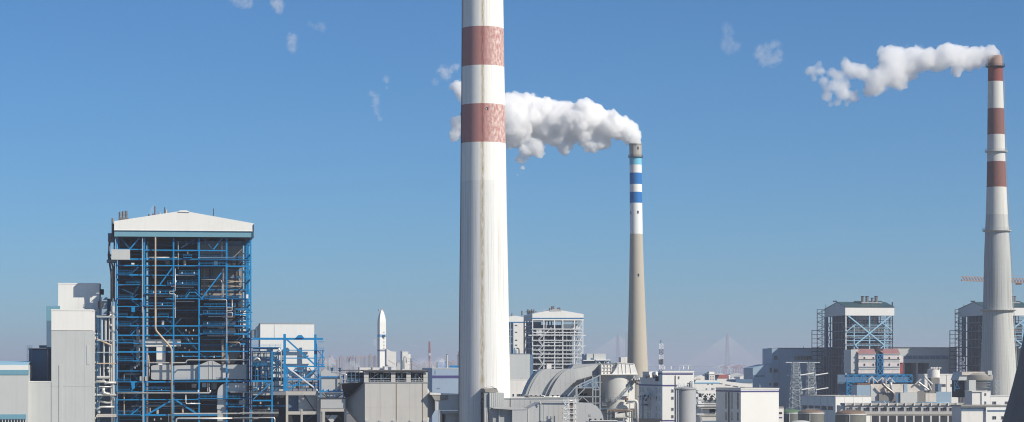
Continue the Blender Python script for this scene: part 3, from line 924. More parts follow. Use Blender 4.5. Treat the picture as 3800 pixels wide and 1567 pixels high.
# pipes
PIPES_LIST = [
    ('B', [(497, 352), (497, 1060)], 8.5, PIPET, -1.3), ('C', [(490, 20), (490, 212), (640, 382), (640, 1075)], 9.0, PIPET, -1.3),
    ('B', [(374, 358), (374, 1062)], 4.0, PIPEW, -0.9), ('C', [(374, 0), (374, 1075)], 5.0, PIPEW, -0.9),
    ('B', [(683, 650), (683, 862), (630, 864), (630, 886), (683, 890), (683, 1062)], 4.5, PIPEW, -1.6), ('C', [(672, 0), (672, 100)], 4.5, PIPEW, -1.6),
    ('B', [(425, 395), (425, 545), (706, 545)], 4.5, PIPEW, 1.2), ('B', [(711, 395), (711, 655)], 4, PIPEW, 1.0),
    ('B', [(900, 548), (1225, 550)], 4, PIPEW, -1.0), ('B', [(925, 755), (1110, 755), (1128, 790), (1128, 920)], 5, PIPEW, 3.0), ('B', [(1138, 640), (1138, 920)], 3.5, PIPEW, 2.0),
    ('B', [(1000, 944), (1166, 944), (1166, 1046), (1217, 1046), (1217, 940)], 4, PIPEW, -1.4), ('C', [(1148, 0), (1148, 330)], 5, PIPEW, -1.4),
    ('C', [(1148, 8), (1200, 8)], 4, PIPEW, -1.4), ('C', [(1148, 50), (1200, 50), (1200, 92), (1148, 92)], 4, PIPEW, -1.5),
    ('B', [(435, 908), (680, 908)], 4.5, PIPEW, 0.7), ('B', [(690, 825), (860, 825)], 4.5, PIPEW, 0.7), ('B', [(690, 712), (865, 712)], 4.5, PIPEW, -.7), ('B', [(425, 1025), (680, 1025)], 5, PIPEW, .7),
    ('B', [(690, 959), (865, 959)], 4.5, PIPEW, .7), ('B', [(990, 1021), (1145, 1021)], 4, PIPEW, .7), ('B', [(645, 816), (690, 816)], 4, PIPEW, -.7),
    ('C', [(420, 15), (670, 15)], 5, PIPEW, .7), ('C', [(975, 86), (1140, 86)], 4.5, PIPEW, .7), ('C', [(970, 183), (1150, 183)], 4.5, PIPEW, .7), ('C', [(970, 265), (1150, 265)], 4.5, PIPEW, .7),
    ('C', [(410, 515), (770, 515), (782, 488), (1345, 488), (1362, 470)], 5.5, PIPEW, -.8), ('C', [(415, 514), (760, 514)], 6.5, PIPET, -.7),
    ('C', [(140, 793), (990, 793), (998, 768)], 8, PIPEW, -1.0), ('C', [(660, 985), (1440, 981)], 7, PIPEW, -1.8), ('C', [(682, 1075), (682, 1027), (1440, 1027)], 8, PIPEW, -2.0),
    ('C', [(770, 800), (770, 892), (905, 892)], 5, PIPEW, -.6), ('C', [(1105, 300), (1105, 520)], 4, PIPEW, 3.5), ('C', [(1120, 290), (1120, 520)], 3, PIPET, 3.5),
    ('C', [(200, 790), (200, 990)], 5, PIPET, 1.5), ('C', [(200, 690), (200, 618), (340, 618)], 4, PIPEW, 1.5), ('C', [(270, 915), (560, 912)], 7, PIPET, 2.5), ('C', [(560, 915), (740, 912)], 7, PIPEW, 2.5),
    ('C', [(425, 440), (433, 560), (433, 640)], 5, PIPET, 1.0), ('C', [(1160, 325), (1265, 325), (1280, 372)], 5, PIPET, 2.2), ('C', [(140, 955), (360, 955)], 4, PIPEW, 5), ('C', [(400, 880), (900, 880)], 5, PIPEW, 6),
    ('C', [(400, 935), (890, 935)], 5, PIPET, 7), ('C', [(610, 985), (614, 1075)], 5, PIPEW, -.5), ('C', [(1180, 785), (1440, 788)], 4, PIPEW, -.6), ('C', [(440, 930), (440, 985)], 5, PIPEW, .8),
    ('B', [(1125, 650), (1122, 930)], 3, WSTEEL, 1.2), ('B', [(895, 400), (895, 470)], 3, PIPEW, 1.2), ('B', [(1122, 400), (1122, 545)], 3, PIPEW, 1.2), ('C', [(985, 700), (985, 780)], 6, PIPEW, 2.0), ('C', [(970, 700), (970, 780)], 4, PIPEW, 2.2),
]
for fr, pts, r, m, ly in PIPES_LIST: B.pp('pipe', pts, r, m, ly, fr)
# walkways with handrails
for x0, x1, y in [(720, 900, 700), (610, 905, 795), (400, 655, 882), (360, 670, 996), (222, 355, 798), (140, 258, 701), (140, 285, 928), (960, 1130, 928), (1180, 1340, 928), (955, 1250, 1006), (690, 905, 930), (910, 1385, 562), (760, 840, 545), (910, 1160, 620)]:
    B.deck(x0, x1, y, BLUE, BLUE)
for x0, x1, y in [(932, 1230, 62), (932, 1225, 166), (932, 1225, 240), (145, 260, 166), (145, 290, 328), (145, 285, 490), (145, 260, 684), (515, 610, 86), (900, 1370, 842), (145, 355, 994), (145, 230, 86), (400, 640, 770), (670, 890, 684), (1160, 1320, 918), (145, 250, 776)]:
    B.deck(x0, x1, y, BLUE, BLUE, fr='C')
for (xa, ya, xb, yb) in [(820, 870, 780, 925), (870, 870, 930, 925)]:
    B.stair(B.P(xa, ya, -1.2), B.P(xb, yb, -1.2), 1.0, BLUE)
B.hb('walkway', 820, 880, 872, 7, BLUE, -1.2, 1.2)
# stair tower in the left bay
lev = [621, 709, 803, 936, 1006]
lc = [(1140 + y * .4019 - 740) / .3954 for y in (93, 173, 261, 335, 414, 497, 590, 690, 782, 856, 1002)]
lev = lev + lc
for i, (ya, yb) in enumerate(zip(lev, lev[1:])):
    xa, xb = (262, 350) if i % 2 else (350, 262)
    B.stair(B.P(xb, yb, 1.5), B.P(xa, ya, 1.5), 1.0, BLUE if i % 3 == 0 else BLUED)
    B.hb('landing', 262, 352, ya, 5, BLUED, 1.0, 4.0)
for y in (265, 240, 30):
    B.pbx('cabinet', 270, y + 690, 300, y + 722, -1.4, -.3, BLUE, fr='C') if y == 30 else None
for (fr, x0, y0, x1, y1, m, ly) in [('B', 272, 597, 300, 612, WSTEEL, .8), ('B', 1046, 578, 1082, 618, DUCT, .6), ('B', 762, 575, 785, 618, PIPET, 1.0), ('B', 1122, 583, 1140, 604, RUST, .5), ('B', 1350, 893, 1370, 930, WSTEEL, -.5), ('B', 592, 580, 632, 612, BODYL, 2.0),
                                    ('C', 548, 124, 570, 165, PIPEW, .8), ('C', 825, 708, 868, 745, PIPET, 2.0), ('C', 1178, 940, 1198, 962, RUST, .8), ('C', 268, 0, 300, 44, BLUE, -1.0), ('C', 266, 696, 300, 735, BLUE, -1.0), ('C', 345, 640, 368, 680, PIPEW, -.7), ('C', 395, 640, 412, 680, PIPET, -.7),
                                    ('C', 735, 928, 752, 975, PIPET, .9), ('C', 500, 945, 520, 985, PIPEW, .9), ('C', 835, 945, 848, 985, RUST, .9), ('C', 1260, 860, 1320, 905, DUCT, 2.0), ('C', 410, 935, 425, 985, RUST, .9), ('C', 920, 700, 960, 740, DUCT, 3.0), ('C', 880, 765, 892, 785, WSTEEL, -.3),
                                    ('C', 1330, 730, 1410, 745, DSTEEL, -.5), ('C', 1335, 752, 1400, 765, DSTEEL, -.5)]:
    B.pbx('equipment_box', x0, y0, x1, y1, ly, ly + 1.2, m, fr=fr)
for (x, y) in [(800, 500), (690, 770), (750, 785), (640, 785), (860, 690), (745, 690), (540, 870), (480, 870), (560, 985), (700, 910)]:
    B.tube('valve', B.P(x, y - 9, .9), B.P(x, y + 9, .9), .28, PIPEW)
for (x, y) in [(970, 45), (1080, 45), (970, 150), (1080, 150), (1000, 225), (1110, 225), (800, 235), (830, 290), (790, 300), (770, 215), (840, 215), (545, 770), (820, 885), (850, 885), (420, 1010), (480, 1040), (540, 1030), (300, 560), (320, 545), (760, 380), (800, 400), (740, 450), (840, 450), (1270, 455), (1030, 460)]:
    B.tube('valve', B.P(x, y - 10, 1.1, 'C'), B.P(x, y + 8, 1.1, 'C'), .26, PIPEW if (x + y) % 3 else RUST)
# pale cabin jutting out of the top left corner
B.pbx('side_cabin', 84, 470, 258, 566, -2.4, 3.0, GREYC)
B.pbx('lift_head', 52, 318, 104, 398, 3.0, 9.0, NAVY)
B.pbx('lift_landing', 40, 566, 128, 590, 1.0, 8.0, NAVY)
B.pbx('lift_landing', 48, 516, 124, 530, 2.0, 8.0, DSTEEL)
for pts, r, m in [([(94, 178), (94, 330), (62, 420), (62, 520), (100, 640), (100, 930)], 8, RUST), ([(68, 400), (58, 540), (84, 700), (84, 960)], 9, DSTEEL), ([(104, 230), (112, 400), (112, 960)], 7, DSTEEL), ([(90, 650), (98, 1000)], 5, PIPEW)]:
    B.pp('side_pipe', pts, r, m, 1.5)
# big drain pipe with collars down the left corner
B.pp('downcomer', [(98, 1060, -2.0), (98, 1000, -2.0)], 20, DUCT)
B.pprism('downcomer_hopper', [(B.X(52), B.Z(1000)), (B.X(136), B.Z(1000)), (B.X(118), B.Z(1056)), (B.X(70), B.Z(1056))], -2.6, -1.0, DUCT)
B.pp('downcomer', [(98, 40), (98, 862)], 17, PIPEW, -2.0, 'C')
for y in (217, 698, 812, 50):
    B.pbx('collar', 68, y - 9, 128, y + 9, -2.9, -1.0, PIPEW, fr='C')
# on the roof
ridge = lambda x: B.P(x, 300, 3).z
for i, x in enumerate((165, 195, 226)):
    p = B.P(x, 200, 8); q = B.P(x, 118 - 5 * i, 8)
    s_ = B.tube('silencer', p, q, .46, PIPES, kind='cy')
    B.tube('silencer_collar', B.P(x, 150, 8), B.P(x, 146, 8), .5, DSTEEL, parent=s_)
B.pbx('silencer_frame', 150, 172, 246, 190, 7.2, 8.8, PIPES)
for x, y0, y1, r, m in [(438, 142, 165, 11, RUST), (493, 66, 160, 6, RUST), (476, 135, 160, 7, RUST), (538, 125, 152, 10, PIPET), (585, 74, 140, 4, DSTEEL), (598, 98, 142, 9, PIPET), (1043, 86, 165, 3.5, DSTEEL)]:
    B.pp('vent_stack', [(x, y1), (x, y0)], r, m, 9.0)
# steel lattice on the open right bay
for y0, y1 in ((370, 560), (640, 930)):
    B.db('brace', 1350, y0, 1385, y1, 9, BLUE, 10.0); B.db('brace', 1388, y0, 1352, y1, 9, BLUED, 30.0)
for (x, ly) in ((1350, 12.0), (1368, 24.0)):
    B.vb('column', x, 362, None, 11, BLUE, ly)
for fr, y in (('B', 690), ('B', 780), ('B', 850), ('C', 110), ('C', 200), ('C', 290), ('C', 340), ('C', 600), ('C', 760)):
    B.hb('beam', 1240, 1370, y, 10, BLUED, 12.2, fr=fr)
for y in (30, 120, 205, 290):
    B.pbx('ventilation_hood', 1272, y, 1330, y + 50, 13.5, 16, WHITE, fr='C')
B.hb('beam', 1275, 1320, 341, 15, BLUE, -.5, fr='C')

# ------------------------------------------------------------------ transfer towers left of the boiler house
T = Thing('transfer_tower', 'grey clad coal transfer tower with a white top storey and lower wing', 'tower', 'A', 330, 795)
zt = T.Z(553)
def panels(t, x0, x1, z0, z1, y0, y1, nx, nz, m, gap=0.05, name='wall_panel'):
    """cladding sheets set on a wall core, joints left open"""
    t.bx('wall', x0 + .1, x1 - .1, y0 + .12, y1, z0, z1 - .05, m)
    for i in range(nx):
        for j in range(nz):
            a, b = x0 + (x1 - x0) * i / nx, x0 + (x1 - x0) * (i + 1) / nx
            c, d = z0 + (z1 - z0) * j / nz, z0 + (z1 - z0) * (j + 1) / nz
            t.bx(name, a + gap / 2, b - gap / 2, y0, y0 + .12, c + gap / 2, d - gap / 2, m)
xa, xb = T.X(233), T.X(420)
panels(T, xa, xb, T.Z(645), zt, 0, 17, 1, 1, WHITE)
panels(T, xa, xb, 0, T.Z(646), .15, 17, 1, 3, GREYC)
T.bx('flank_cladding', xb, xb + .35, .2, 17, T.Z(646), zt - .3, WHITE)
T.bx('flank_cladding', xb, xb + .34, .3, 17, 0, T.Z(647), GREYC)
T.bx('parapet', xa - .1, xb + .4, -.12, 17.1, zt - .15, zt + .35, WHITE)
panels(T, T.X(120), xa - .02, 0, T.Z(878), .3, 15, 1, 1, GREYC)
T.bx('parapet', T.X(118), xa, .2, 15, T.Z(878), T.Z(875), WHITE)
T.bx('pilaster', T.X(268), T.X(284), -.02, .3, 0, T.Z(802), GREYC)
T.bx('louvre', T.X(394), T.X(408), .05, .2, T.Z(800), T.Z(712), mat('louvre_grey', (.52, .54, .53), .5))
T.seams([300, 345, 385], 650, 1100, .15, GREYC)
T.seams([150, 180, 210], 880, 1100, .3, GREYC)
T = Thing('headhouse', 'white windowless headhouse block rising behind the grey transfer tower', 'tower', 'A', 350, 824)
xa, xb = T.X(264), T.X(450)
panels(T, xa, xb, 0, T.Z(433), 0, 14, 2, 1, WHITE)
T.bx('flank_cladding', xb, xb + .3, .2, 14, 0, T.Z(434), GREYC)
T.bx('parapet', xa - .1, xb + .35, -.1, 14.1, T.Z(433) - .1, T.Z(433) + .3, WHITE)
for y0, y1 in ((455, 480), (505, 535), (540, 560)):
    T.bx('bracket', xb + .3, xb + 1.6, 4, 5, T.Z(y1), T.Z(y0), DSTEEL)
T = Thing('bunker_block', 'narrow shaded slate bunker block between the blue annex and transfer tower', 'building', 'A', 230, 822)
T.pbx('wall', 211, 600, 245, 1100, 0, 16, NAVY, zmin=0)  # dark slate blue: the shade on this wall is put into its colour
T.pbx('top_storey', 210, 533, 273, 601, -.1, 16, TEAL)
T = Thing('slate_annex', 'low shaded slate annex with an escape ladder behind the transfer tower', 'building', 'A', 170, 812)
T.pbx('wall', 131, 730, 214, 1100, 0, 12, NAVY, zmin=0)  # shaded wall, its shade carried by the dark blue colour
T.pbx('roof_hatch', 178, 712, 210, 724, 1, 5, NAVY)
T.pbx('parapet', 129, 726, 214, 733, -.1, 12, DSTEEL)
g = Geo()
for x in (123, 132, 145):
    p = T.P(x, 712, -.6); q = T.P(x, 790, -.6); g.add(bar_geo(q, p, .12))
for y in range(715, 790, 8):
    g.add(bar_geo(T.P(123, y, -.6), T.P(145, y, -.6), .1))
T.mesh('ladder_cage', g, GSTEEL)
T = Thing('turbine_hall', 'pale grey hall with teal stripes and a low curved roof at the left edge', 'building', 'A', 60, 788)
T.bx('wall', T.X(-260), T.X(128), 0.1, 40, 0, T.Z(800), GREYC)
T.pbx('white_fascia', -260, 802, 128, 824, -.02, .3, WHITE)
T.pbx('stripe', -260, 824, 130, 846, -.1, .25, TEAL)
T.pbx('stripe', -260, 1026, 118, 1048, -.1, .25, TEAL)
g = Geo()
xa, xb = T.X(-260), T.X(126)
n = 10
for i in range(n):
    y0, y1 = 40 * i / n, 40 * (i + 1) / n
    z0, z1 = (T.Z(800) + 1.3 * math.sin(math.pi * q / 40) for q in (y0, y1))
    g.add(([(xa, y0, z0), (xb, y0, z0), (xb, y1, z1), (xa, y1, z1), (xa, y0, z0 - .4), (xb, y0, z0 - .4), (xb, y1, z1 - .4), (xa, y1, z1 - .4)], [(0, 1, 2, 3), (7, 6, 5, 4), (1, 5, 6, 2), (0, 3, 7, 4), (0, 4, 5, 1), (3, 2, 6, 7)]))
T.mesh('curved_roof', g, mat('light_blue_roof_sheet', (0.33, 0.55, 0.66), 0.4, grime=0.05))
T.pbx('window_band', -250, 1050, 114, 1140, -.08, .2, GLASS)
for i in range(9):
    T.pbx('mullion', -4 + i * 13.5, 1050, -1 + i * 13.5, 1140, -.14, -.05, WSTEEL)

# pipe rack between the towers and the boiler house
T = Thing('pipe_rack', 'pipe rack packed with silver pipes between the transfer tower and boiler house', 'pipe rack', 'A', 475, 812)
for x in (447, 524):
    T.vb('post', x, 505 if x > 500 else 570, None, 5, BLUED, 0)
    T.vb('post', x - 8, 560, None, 5, BLUED, 9)
for y in (584, 690, 744, 795, 880, 940, 1026):
    T.hb('beam', 440, 528, y, 4, GSTEEL if y != 1026 else CONC, -.2, .5)
    T.hb('beam', 430, 520, y + 3, 4, BLUED, 9)
T.pbx('backing_wall', 440, 500, 505, 1100, 14, 15, NAVY, zmin=0)
T.pbx('vessel', 454, 494, 487, 600, 10, 14, SLATE)
T.tube('vessel_dome', T.P(457, 512, 6), T.P(457, 545, 6), 1.0, DSTEEL)
for x, y0, y1, r, m in [(472, 700, 852, 4.5, PIPEW), (462, 590, 690, 6, SLATE), (480, 600, 700, 5, DUCT), (497, 590, 880, 3, PIPEW), (455, 800, 880, 3, PIPEW), (505, 690, 990, 3, DUCT), (448, 900, 1060, 3, PIPEW), (514, 950, 1080, 3.5, PIPEW)]:
    T.pp('pipe', [(x, y0), (x, y1)], r, m, 1.0)
for pts, r, m, ly in [([(438, 580), (495, 583), (505, 570)], 4, PIPEW, .2), ([(440, 683), (505, 712)], 4, PIPET, .2), ([(436, 877), (475, 877), (480, 882), (528, 882)], 6, PIPEW, -.4), ([(440, 938), (528, 938)], 5, PIPEW, -.4), ([(445, 935), (445, 900), (510, 900)], 4, PIPEW, .4),
                      ([(470, 905), (470, 930), (500, 935)], 7, PIPEW, -.8), ([(440, 1005), (455, 992), (520, 992)], 5, DUCT, .3), ([(440, 795), (528, 795)], 3, PIPET, -.2), ([(440, 858), (500, 858)], 7, DUCT, -.2), ([(450, 965), (490, 975), (520, 968)], 5, DUCT, 1.2)]:
    T.pp('pipe', pts, r, m, ly)
for x, y in ((495, 830), (490, 815), (470, 866), (505, 620), (450, 1015), (480, 885), (515, 945)):
    T.tube('valve', T.P(x, y - 5, .2), T.P(x, y + 5, .2), .45, PIPEW)
T.pbx('concrete_deck', 436, 1030, 528, 1038, -1, 8, CONC)

# ------------------------------------------------------------------ reactor block and its blue frame, right of the boiler house
T = Thing('reactor_block', 'white boxy reactor casing wrapped in a blue steel frame on concrete legs', 'reactor', 'D', 480, 818)
T.pprism('casing', [(150, 232), (270, 229), (605, 229), (605, 690), (150, 690)], 5.0, 20, WHITE)
T.pprism('inlet_cone', [(120, 262), (148, 236), (148, 350), (120, 350)], 6.0, 18, GREYC)
T.pbx('inlet_duct', 85, 280, 120, 350, 7, 17, GREYC)
T.pbx('casing_edge', 268, 229, 271, 350, 4.9, 5.1, GREYC)
T.pbx('roof_edge', 148, 227, 607, 231, 4.8, 20.2, DUCT)
T.pbx('side_casing', 85, 460, 238, 560, 4.0, 12, GREYC)
T.pbx('lower_casing', 85, 715, 245, 835, 4.0, 12, DUCT)
T.pbx('lower_casing', 270, 715, 345, 800, 3.0, 10, GREYC)
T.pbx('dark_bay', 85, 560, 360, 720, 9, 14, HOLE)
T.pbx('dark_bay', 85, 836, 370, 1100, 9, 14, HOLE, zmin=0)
for x0, x1, y, th in [(85, 680, 359, 18), (340, 625, 455, 7), (340, 625, 522, 9), (335, 697, 592, 11), (85, 310, 441, 14), (375, 645, 702, 9), (375, 645, 750, 10), (75, 250, 716, 15), (85, 250, 880, 12), (620, 690, 455, 6), (620, 690, 520, 7), (620, 690, 575, 7), (640, 690, 385, 5)]:
    T.hb('beam', x0, x1, y, th, BLUE, 0.05, .5)
for x, y0, y1, w in [(356, 318, 800, 22), (615, 322, 600, 20), (376, 592, 800, 12), (640, 592, 800, 14), (250, 440, None, 14), (626, 400, 600, 8), (675, 450, 600, 8), (655, 450, 600, 5), (690, 590, 600, 6)]:
    T.vb('column', x, y0, y1, w, BLUE, 0)
for x0, y0, x1, y1, w in [(370, 362, 615, 582, 13), (385, 797, 625, 608, 10), (385, 602, 636, 795, 11), (260, 490, 325, 440, 6), (90, 870, 235, 735, 7), (630, 455, 690, 520, 5), (690, 455, 630, 575, 5), (90, 350, 140, 300, 5)]:
    T.db('brace', x0, y0, x1, y1, w, WSTEEL if (x0, y0) == (385, 602) else BLUE, .1)
T.pprism('trolley', [(470, 328), (500, 326), (520, 350), (450, 350)], -.5, 1.0, BLUE)
for x in (460, 585):
    T.pprism('hood', [(x - 28, 633), (x + 33, 633), (x + 15, 648), (x + 15, 660), (x - 15, 660), (x - 15, 648)], 4.0, 5.0, NAVY)
for k in range(4):
    T.pbx('window', 447 + k * 13, 646, 456 + k * 13, 660, 4.8, 5.0, GLASS) if k < 2 else T.pbx('window', 545 + k * 13, 646, 554 + k * 13, 660, 4.8, 5.0, GLASS)
for x in (430, 465, 500, 540, 575, 600):
    T.tube('burner', T.P(x, 720, 2), T.P(x, 775, 2), .55, DSTEEL if x % 2 else PIPEW)
for x in (110, 130, 165, 185, 210):
    T.vb('rack_post', x, 560, 715, 7, BLUED if x != 130 else BLUE, 2)
for x in (275, 290, 305): T.vb('rack_post', x, 480, 720, 5, BLUED, 1)
T.pp('pipe', [(85, 432), (300, 432), (326, 470), (326, 710)], 5, PIPEW, -.6)
T.pp('pipe', [(-20, 986), (305, 986)], 5, PIPEW, -1.0); T.pp('pipe', [(-20, 1025), (272, 1025), (272, 1075)], 6, PIPEW, -1.4)
T.pp('pipe', [(90, 545), (125, 515), (150, 545)], 9, PIPEW, 1.0)
T.deck(85, 325, 430, BLUE, BLUE, -1.0, 1.2); T.deck(620, 685, 455, BLUE, BLUE); T.deck(85, 300, 985, BLUE, GSTEEL, -1, 1.2)
# denser steel in the bays left of the reactor
for x0, x1, y in [(85, 250, 480), (85, 250, 530), (85, 250, 590), (85, 250, 625), (85, 250, 670), (85, 360, 760), (85, 360, 800), (85, 360, 925), (255, 350, 480), (255, 350, 540), (255, 350, 640), (255, 350, 690), (375, 640, 630), (375, 640, 725), (375, 640, 775)]:
    T.hb('inner_beam', x0, x1, y, 7, BLUE if y % 20 else BLUED, 2.4 + (y % 3) * .5, .4)
for x in (105, 150, 200, 300, 335, 420, 470, 540, 590): T.vb('inner_post', x, 460 if x < 360 else 700, 800, 6, BLUED if x % 4 else BLUE, 3.2)
for x0, y0, x1, y1 in [(90, 530, 150, 480), (200, 590, 250, 530), (260, 640, 345, 540), (260, 540, 345, 640), (90, 800, 200, 720), (270, 800, 350, 720), (380, 690, 450, 605), (560, 605, 635, 690), (660, 600, 690, 540)]: T.db('brace', x0, y0, x1, y1, 6, BLUE, 1.8)
for x0, x1, y in ((85, 240, 470), (85, 240, 580), (255, 350, 540), (380, 640, 690)): T.deck(x0, x1, y, BLUE, BLUE, 1.0, 1.2)
for x, y in ((120, 610), (170, 640), (215, 610), (290, 600), (320, 660), (410, 735), (455, 770), (520, 740), (580, 765), (130, 780), (220, 770), (300, 900), (150, 900), (220, 950)): T.tube('valve', T.P(x, y - 10, 2.2), T.P(x, y + 10, 2.2), .35, PIPEW if x % 3 else PIPET)
# concrete legs
for x, w, y1 in [(376, 20, None), (642, 24, None), (500, 18, None)]:
    T.vb('concrete_leg', x, 800 if w > 18 else 955, y1, w, CONC, -.6, 1.2)
T.pbx('concrete_beam', 365, 803, 656, 832, -.7, .7, CONC)
T.pbx('concrete_beam', 386, 972, 632, 998, -.5, .6, CONC)
T.pbx('concrete_beam', 490, 950, 632, 968, 3.5, 4.5, CONC)
T.pbx('duct_casing', 474, 838, 632, 948, 4.0, 10, DUCT)
T.pbx('back_wall', 388, 838, 474, 970, 6.0, 10, NAVY)
T.pbx('dark_bay', 388, 1000, 632, 1100, 6.0, 10, HOLE, zmin=0)
T.db('brace', 520, 835, 630, 1000, 8, DSTEEL, 2.0); T.db('brace', 540, 1045, 600, 1000, 8, BLUED, 3.0)

T = Thing('booster_fan_house', 'pale grey hipped duct chamber in a blue cradle above a hopper', 'duct chamber', 'D', 760, 818)
T.pprism('hood_roof', [(662, 672), (660, 640), (690, 612), (740, 632), (800, 660), (800, 672)], 1.0, 10, DUCT)
T.pbx('chamber', 666, 685, 832, 800, .6, 10, DUCT)
for y in (680, 803): T.hb('beam', 645, 860, y, 9, BLUE, 0, .5)
for x in (655, 852): T.vb('column', x, 660, 860, 9, BLUE, 0)
for x in (680, 725, 770, 812): T.pprism('gusset', [(x - 10, 800), (x + 10, 800), (x + 4, 782)], .1, .5, BLUE)
T.pp('pipe', [(826, 790), (826, 655), (878, 658), (878, 705), (845, 705)], 6, PIPEW, -.6)
T.pp('pipe', [(840, 740), (840, 785)], 5, PIPEW, -.5); T.pp('vent', [(755, 645), (755, 605)], 7, BLUED, 2); T.pp('vent', [(822, 650), (822, 605)], 8, BLUED, 2)
T.pbx('vent_cap', 745, 603, 768, 612, 1.5, 3, BLUED); T.pbx('vent_cap', 810, 603, 834, 612, 1.5, 3, BLUED)
T.pp('pipe', [(750, 638), (830, 642)], 4, PIPEW, 1)
T.pprism('hopper', [(700, 815), (840, 815), (800, 860), (730, 860)], 1, 8, DUCT)
T.db('strut', 668, 820, 720, 860, 7, DSTEEL, 0); T.db('strut', 850, 820, 790, 860, 7, DSTEEL, 0)
T.pbx('lower_duct', 660, 863, 866, 945, -.2, 9, DUCT); T.pbx('duct_rim', 657, 857, 870, 866, -.4, 9.2, DSTEEL)
T.pbx('concrete_beam', 660, 951, 882, 972, -.4, .8, CONC)
for x in (684, 868): T.vb('concrete_leg', x, 972, None, 20, CONC, -.4, 1.2)
T.pprism('ash_hopper', [(698, 1004), (808, 1004), (760, 1066), (745, 1066)], 2, 7, DUCT)
T.pbx('dark_bay', 700, 975, 856, 1100, 8, 9, HOLE, zmin=0)
for x0, x1 in ((700, 745), (850, 800)): T.db('brace', x0, 1060, x1, 1000, 7, DSTEEL, 1.0)

# ------------------------------------------------------------------ electrostatic precipitator
T = Thing('precipitator', 'big grey panelled precipitator with sloping funnels and an open roof gallery', 'precipitator', 'E', 615, 815)
z0, z1 = 0, T.Z(728)
T.bx('core', T.X(352), T.X(876), .2, 28, 0, z1 - .1, GREYW)
xs = [T.X(x) for x in (350, 484, 617, 728, 838, 879)]
zz = [0, T.Z(1200), T.Z(936), z1]
for a, b in zip(xs, xs[1:]):
    for c, d in zip(zz[1:], zz[2:]):
        T.bx('wall_panel', a + .015, b - .015, 0, .2, c + .015, d - .015, GREYW)
for x in (617, 838): T.bx('rust_streaked_rib', T.X(x) - .12, T.X(x) + .12, -.14, .1, 0, z1, mat('rust_streaked_rib', (0.27, 0.22, 0.15), 0.8, grime=.3, streak=.3))
T.bx('cornice', T.X(345), T.X(884), -.3, 28.2, z1, z1 + .3, DUCT)
# inlet funnel, receding to the left
a, b = T.P(350, 728), T.P(350, 1095)
c, d = T.P(196, 862, 9), T.P(196, 945, 9)
v = [a, b, Vector((a.x, 26, a.z)), Vector((b.x, 26, b.z)), c, d, Vector((c.x, 18, c.z)), Vector((d.x, 18, d.z))]
T.mesh('inlet_funnel', (v, [(0, 4, 5, 1), (0, 2, 6, 4), (1, 5, 7, 3), (2, 3, 7, 6), (4, 6, 7, 5)]), GREY2)  # darker grey than the casing puts this slope's shade into colour
a, b = T.P(879, 772), T.P(879, 1075)
c, d = T.P(941, 880, 3), T.P(941, 962, 3)
v = [a, b, Vector((a.x, 26, a.z)), Vector((b.x, 26, b.z)), c, d, Vector((c.x, 18, c.z)), Vector((d.x, 18, d.z))]
T.mesh('outlet_funnel', (v, [(0, 1, 5, 4), (0, 4, 6, 2), (1, 3, 7, 5), (2, 6, 7, 3), (4, 5, 7, 6)]), GREYW)
# gallery
T.bx('gallery_roof', T.X(338), T.X(872), -.8, 22, T.Z(630), T.Z(621), ROOFD)
T.bx('gallery_roof', T.X(150, 8), T.X(337, 8), 8, 22, T.Z(630), T.Z(621), ROOFD)
T.bx('gallery_roof_edge', T.X(330), T.X(882), -1.0, -.8, T.Z(641), T.Z(629), DSTEEL)
for x0, x1 in ((343, 382), (571, 608), (700, 738), (844, 880)):
    T.pbx('gallery_panel', x0, 642, x1, 682, -.2, .1, GREYW); T.pbx('gallery_panel', x0, 684, x1, 724, -.2, .1, GREYW)
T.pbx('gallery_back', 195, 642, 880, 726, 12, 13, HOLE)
for x in (200, 235, 270, 305, 338): T.vb('gallery_post', x, 640, 722, 5, NAVY, 1.0)
for y in (665, 690, 715): T.hb('gallery_rail', 195, 342, y, 4, NAVY, 1.0, .2)
T.pbx('gallery_screen', 196, 690, 340, 722, 1.4, 1.6, NAVY)
for x in (400, 430, 460, 508, 535, 555, 625, 660, 680, 755, 775, 800, 830): T.vb('gallery_post', x, 640, 724, 3.5, GSTEEL, 1.5, .2)
for x0, x1 in ((385, 570), (610, 700), (740, 843)):
    for y in (695, 712): T.hb('gallery_rail', x0, x1, y, 3.5, GSTEEL, 0, .15)
for x0, y0, x1, y1 in [(385, 705, 465, 650), (500, 710, 560, 655), (750, 715, 790, 650), (835, 715, 790, 660)]: T.db('gallery_brace', x0, y0, x1, y1, 5, WSTEEL, 2.0)
for x, y, w, h, m in [(480, 660, 18, 60, PIPEW), (520, 690, 22, 30, DSTEEL), (630, 670, 14, 50, PIPEW), (655, 650, 12, 40, WSTEEL), (685, 690, 12, 30, PIPEW), (770, 655, 14, 60, WSTEEL), (800, 690, 16, 30, PIPEW), (815, 650, 10, 30, RUST), (420, 700, 26, 20, NAVY), (545, 650, 10, 60, NAVY)]:
    T.pbx('transformer', x, y, x + w, y + h, 4, 6, m)
for x in (370, 488, 600, 745, 858):
    T.pbx('foot_casing', x - 16, 1047, x + 16, 1085, -.8, .1, DUCT)
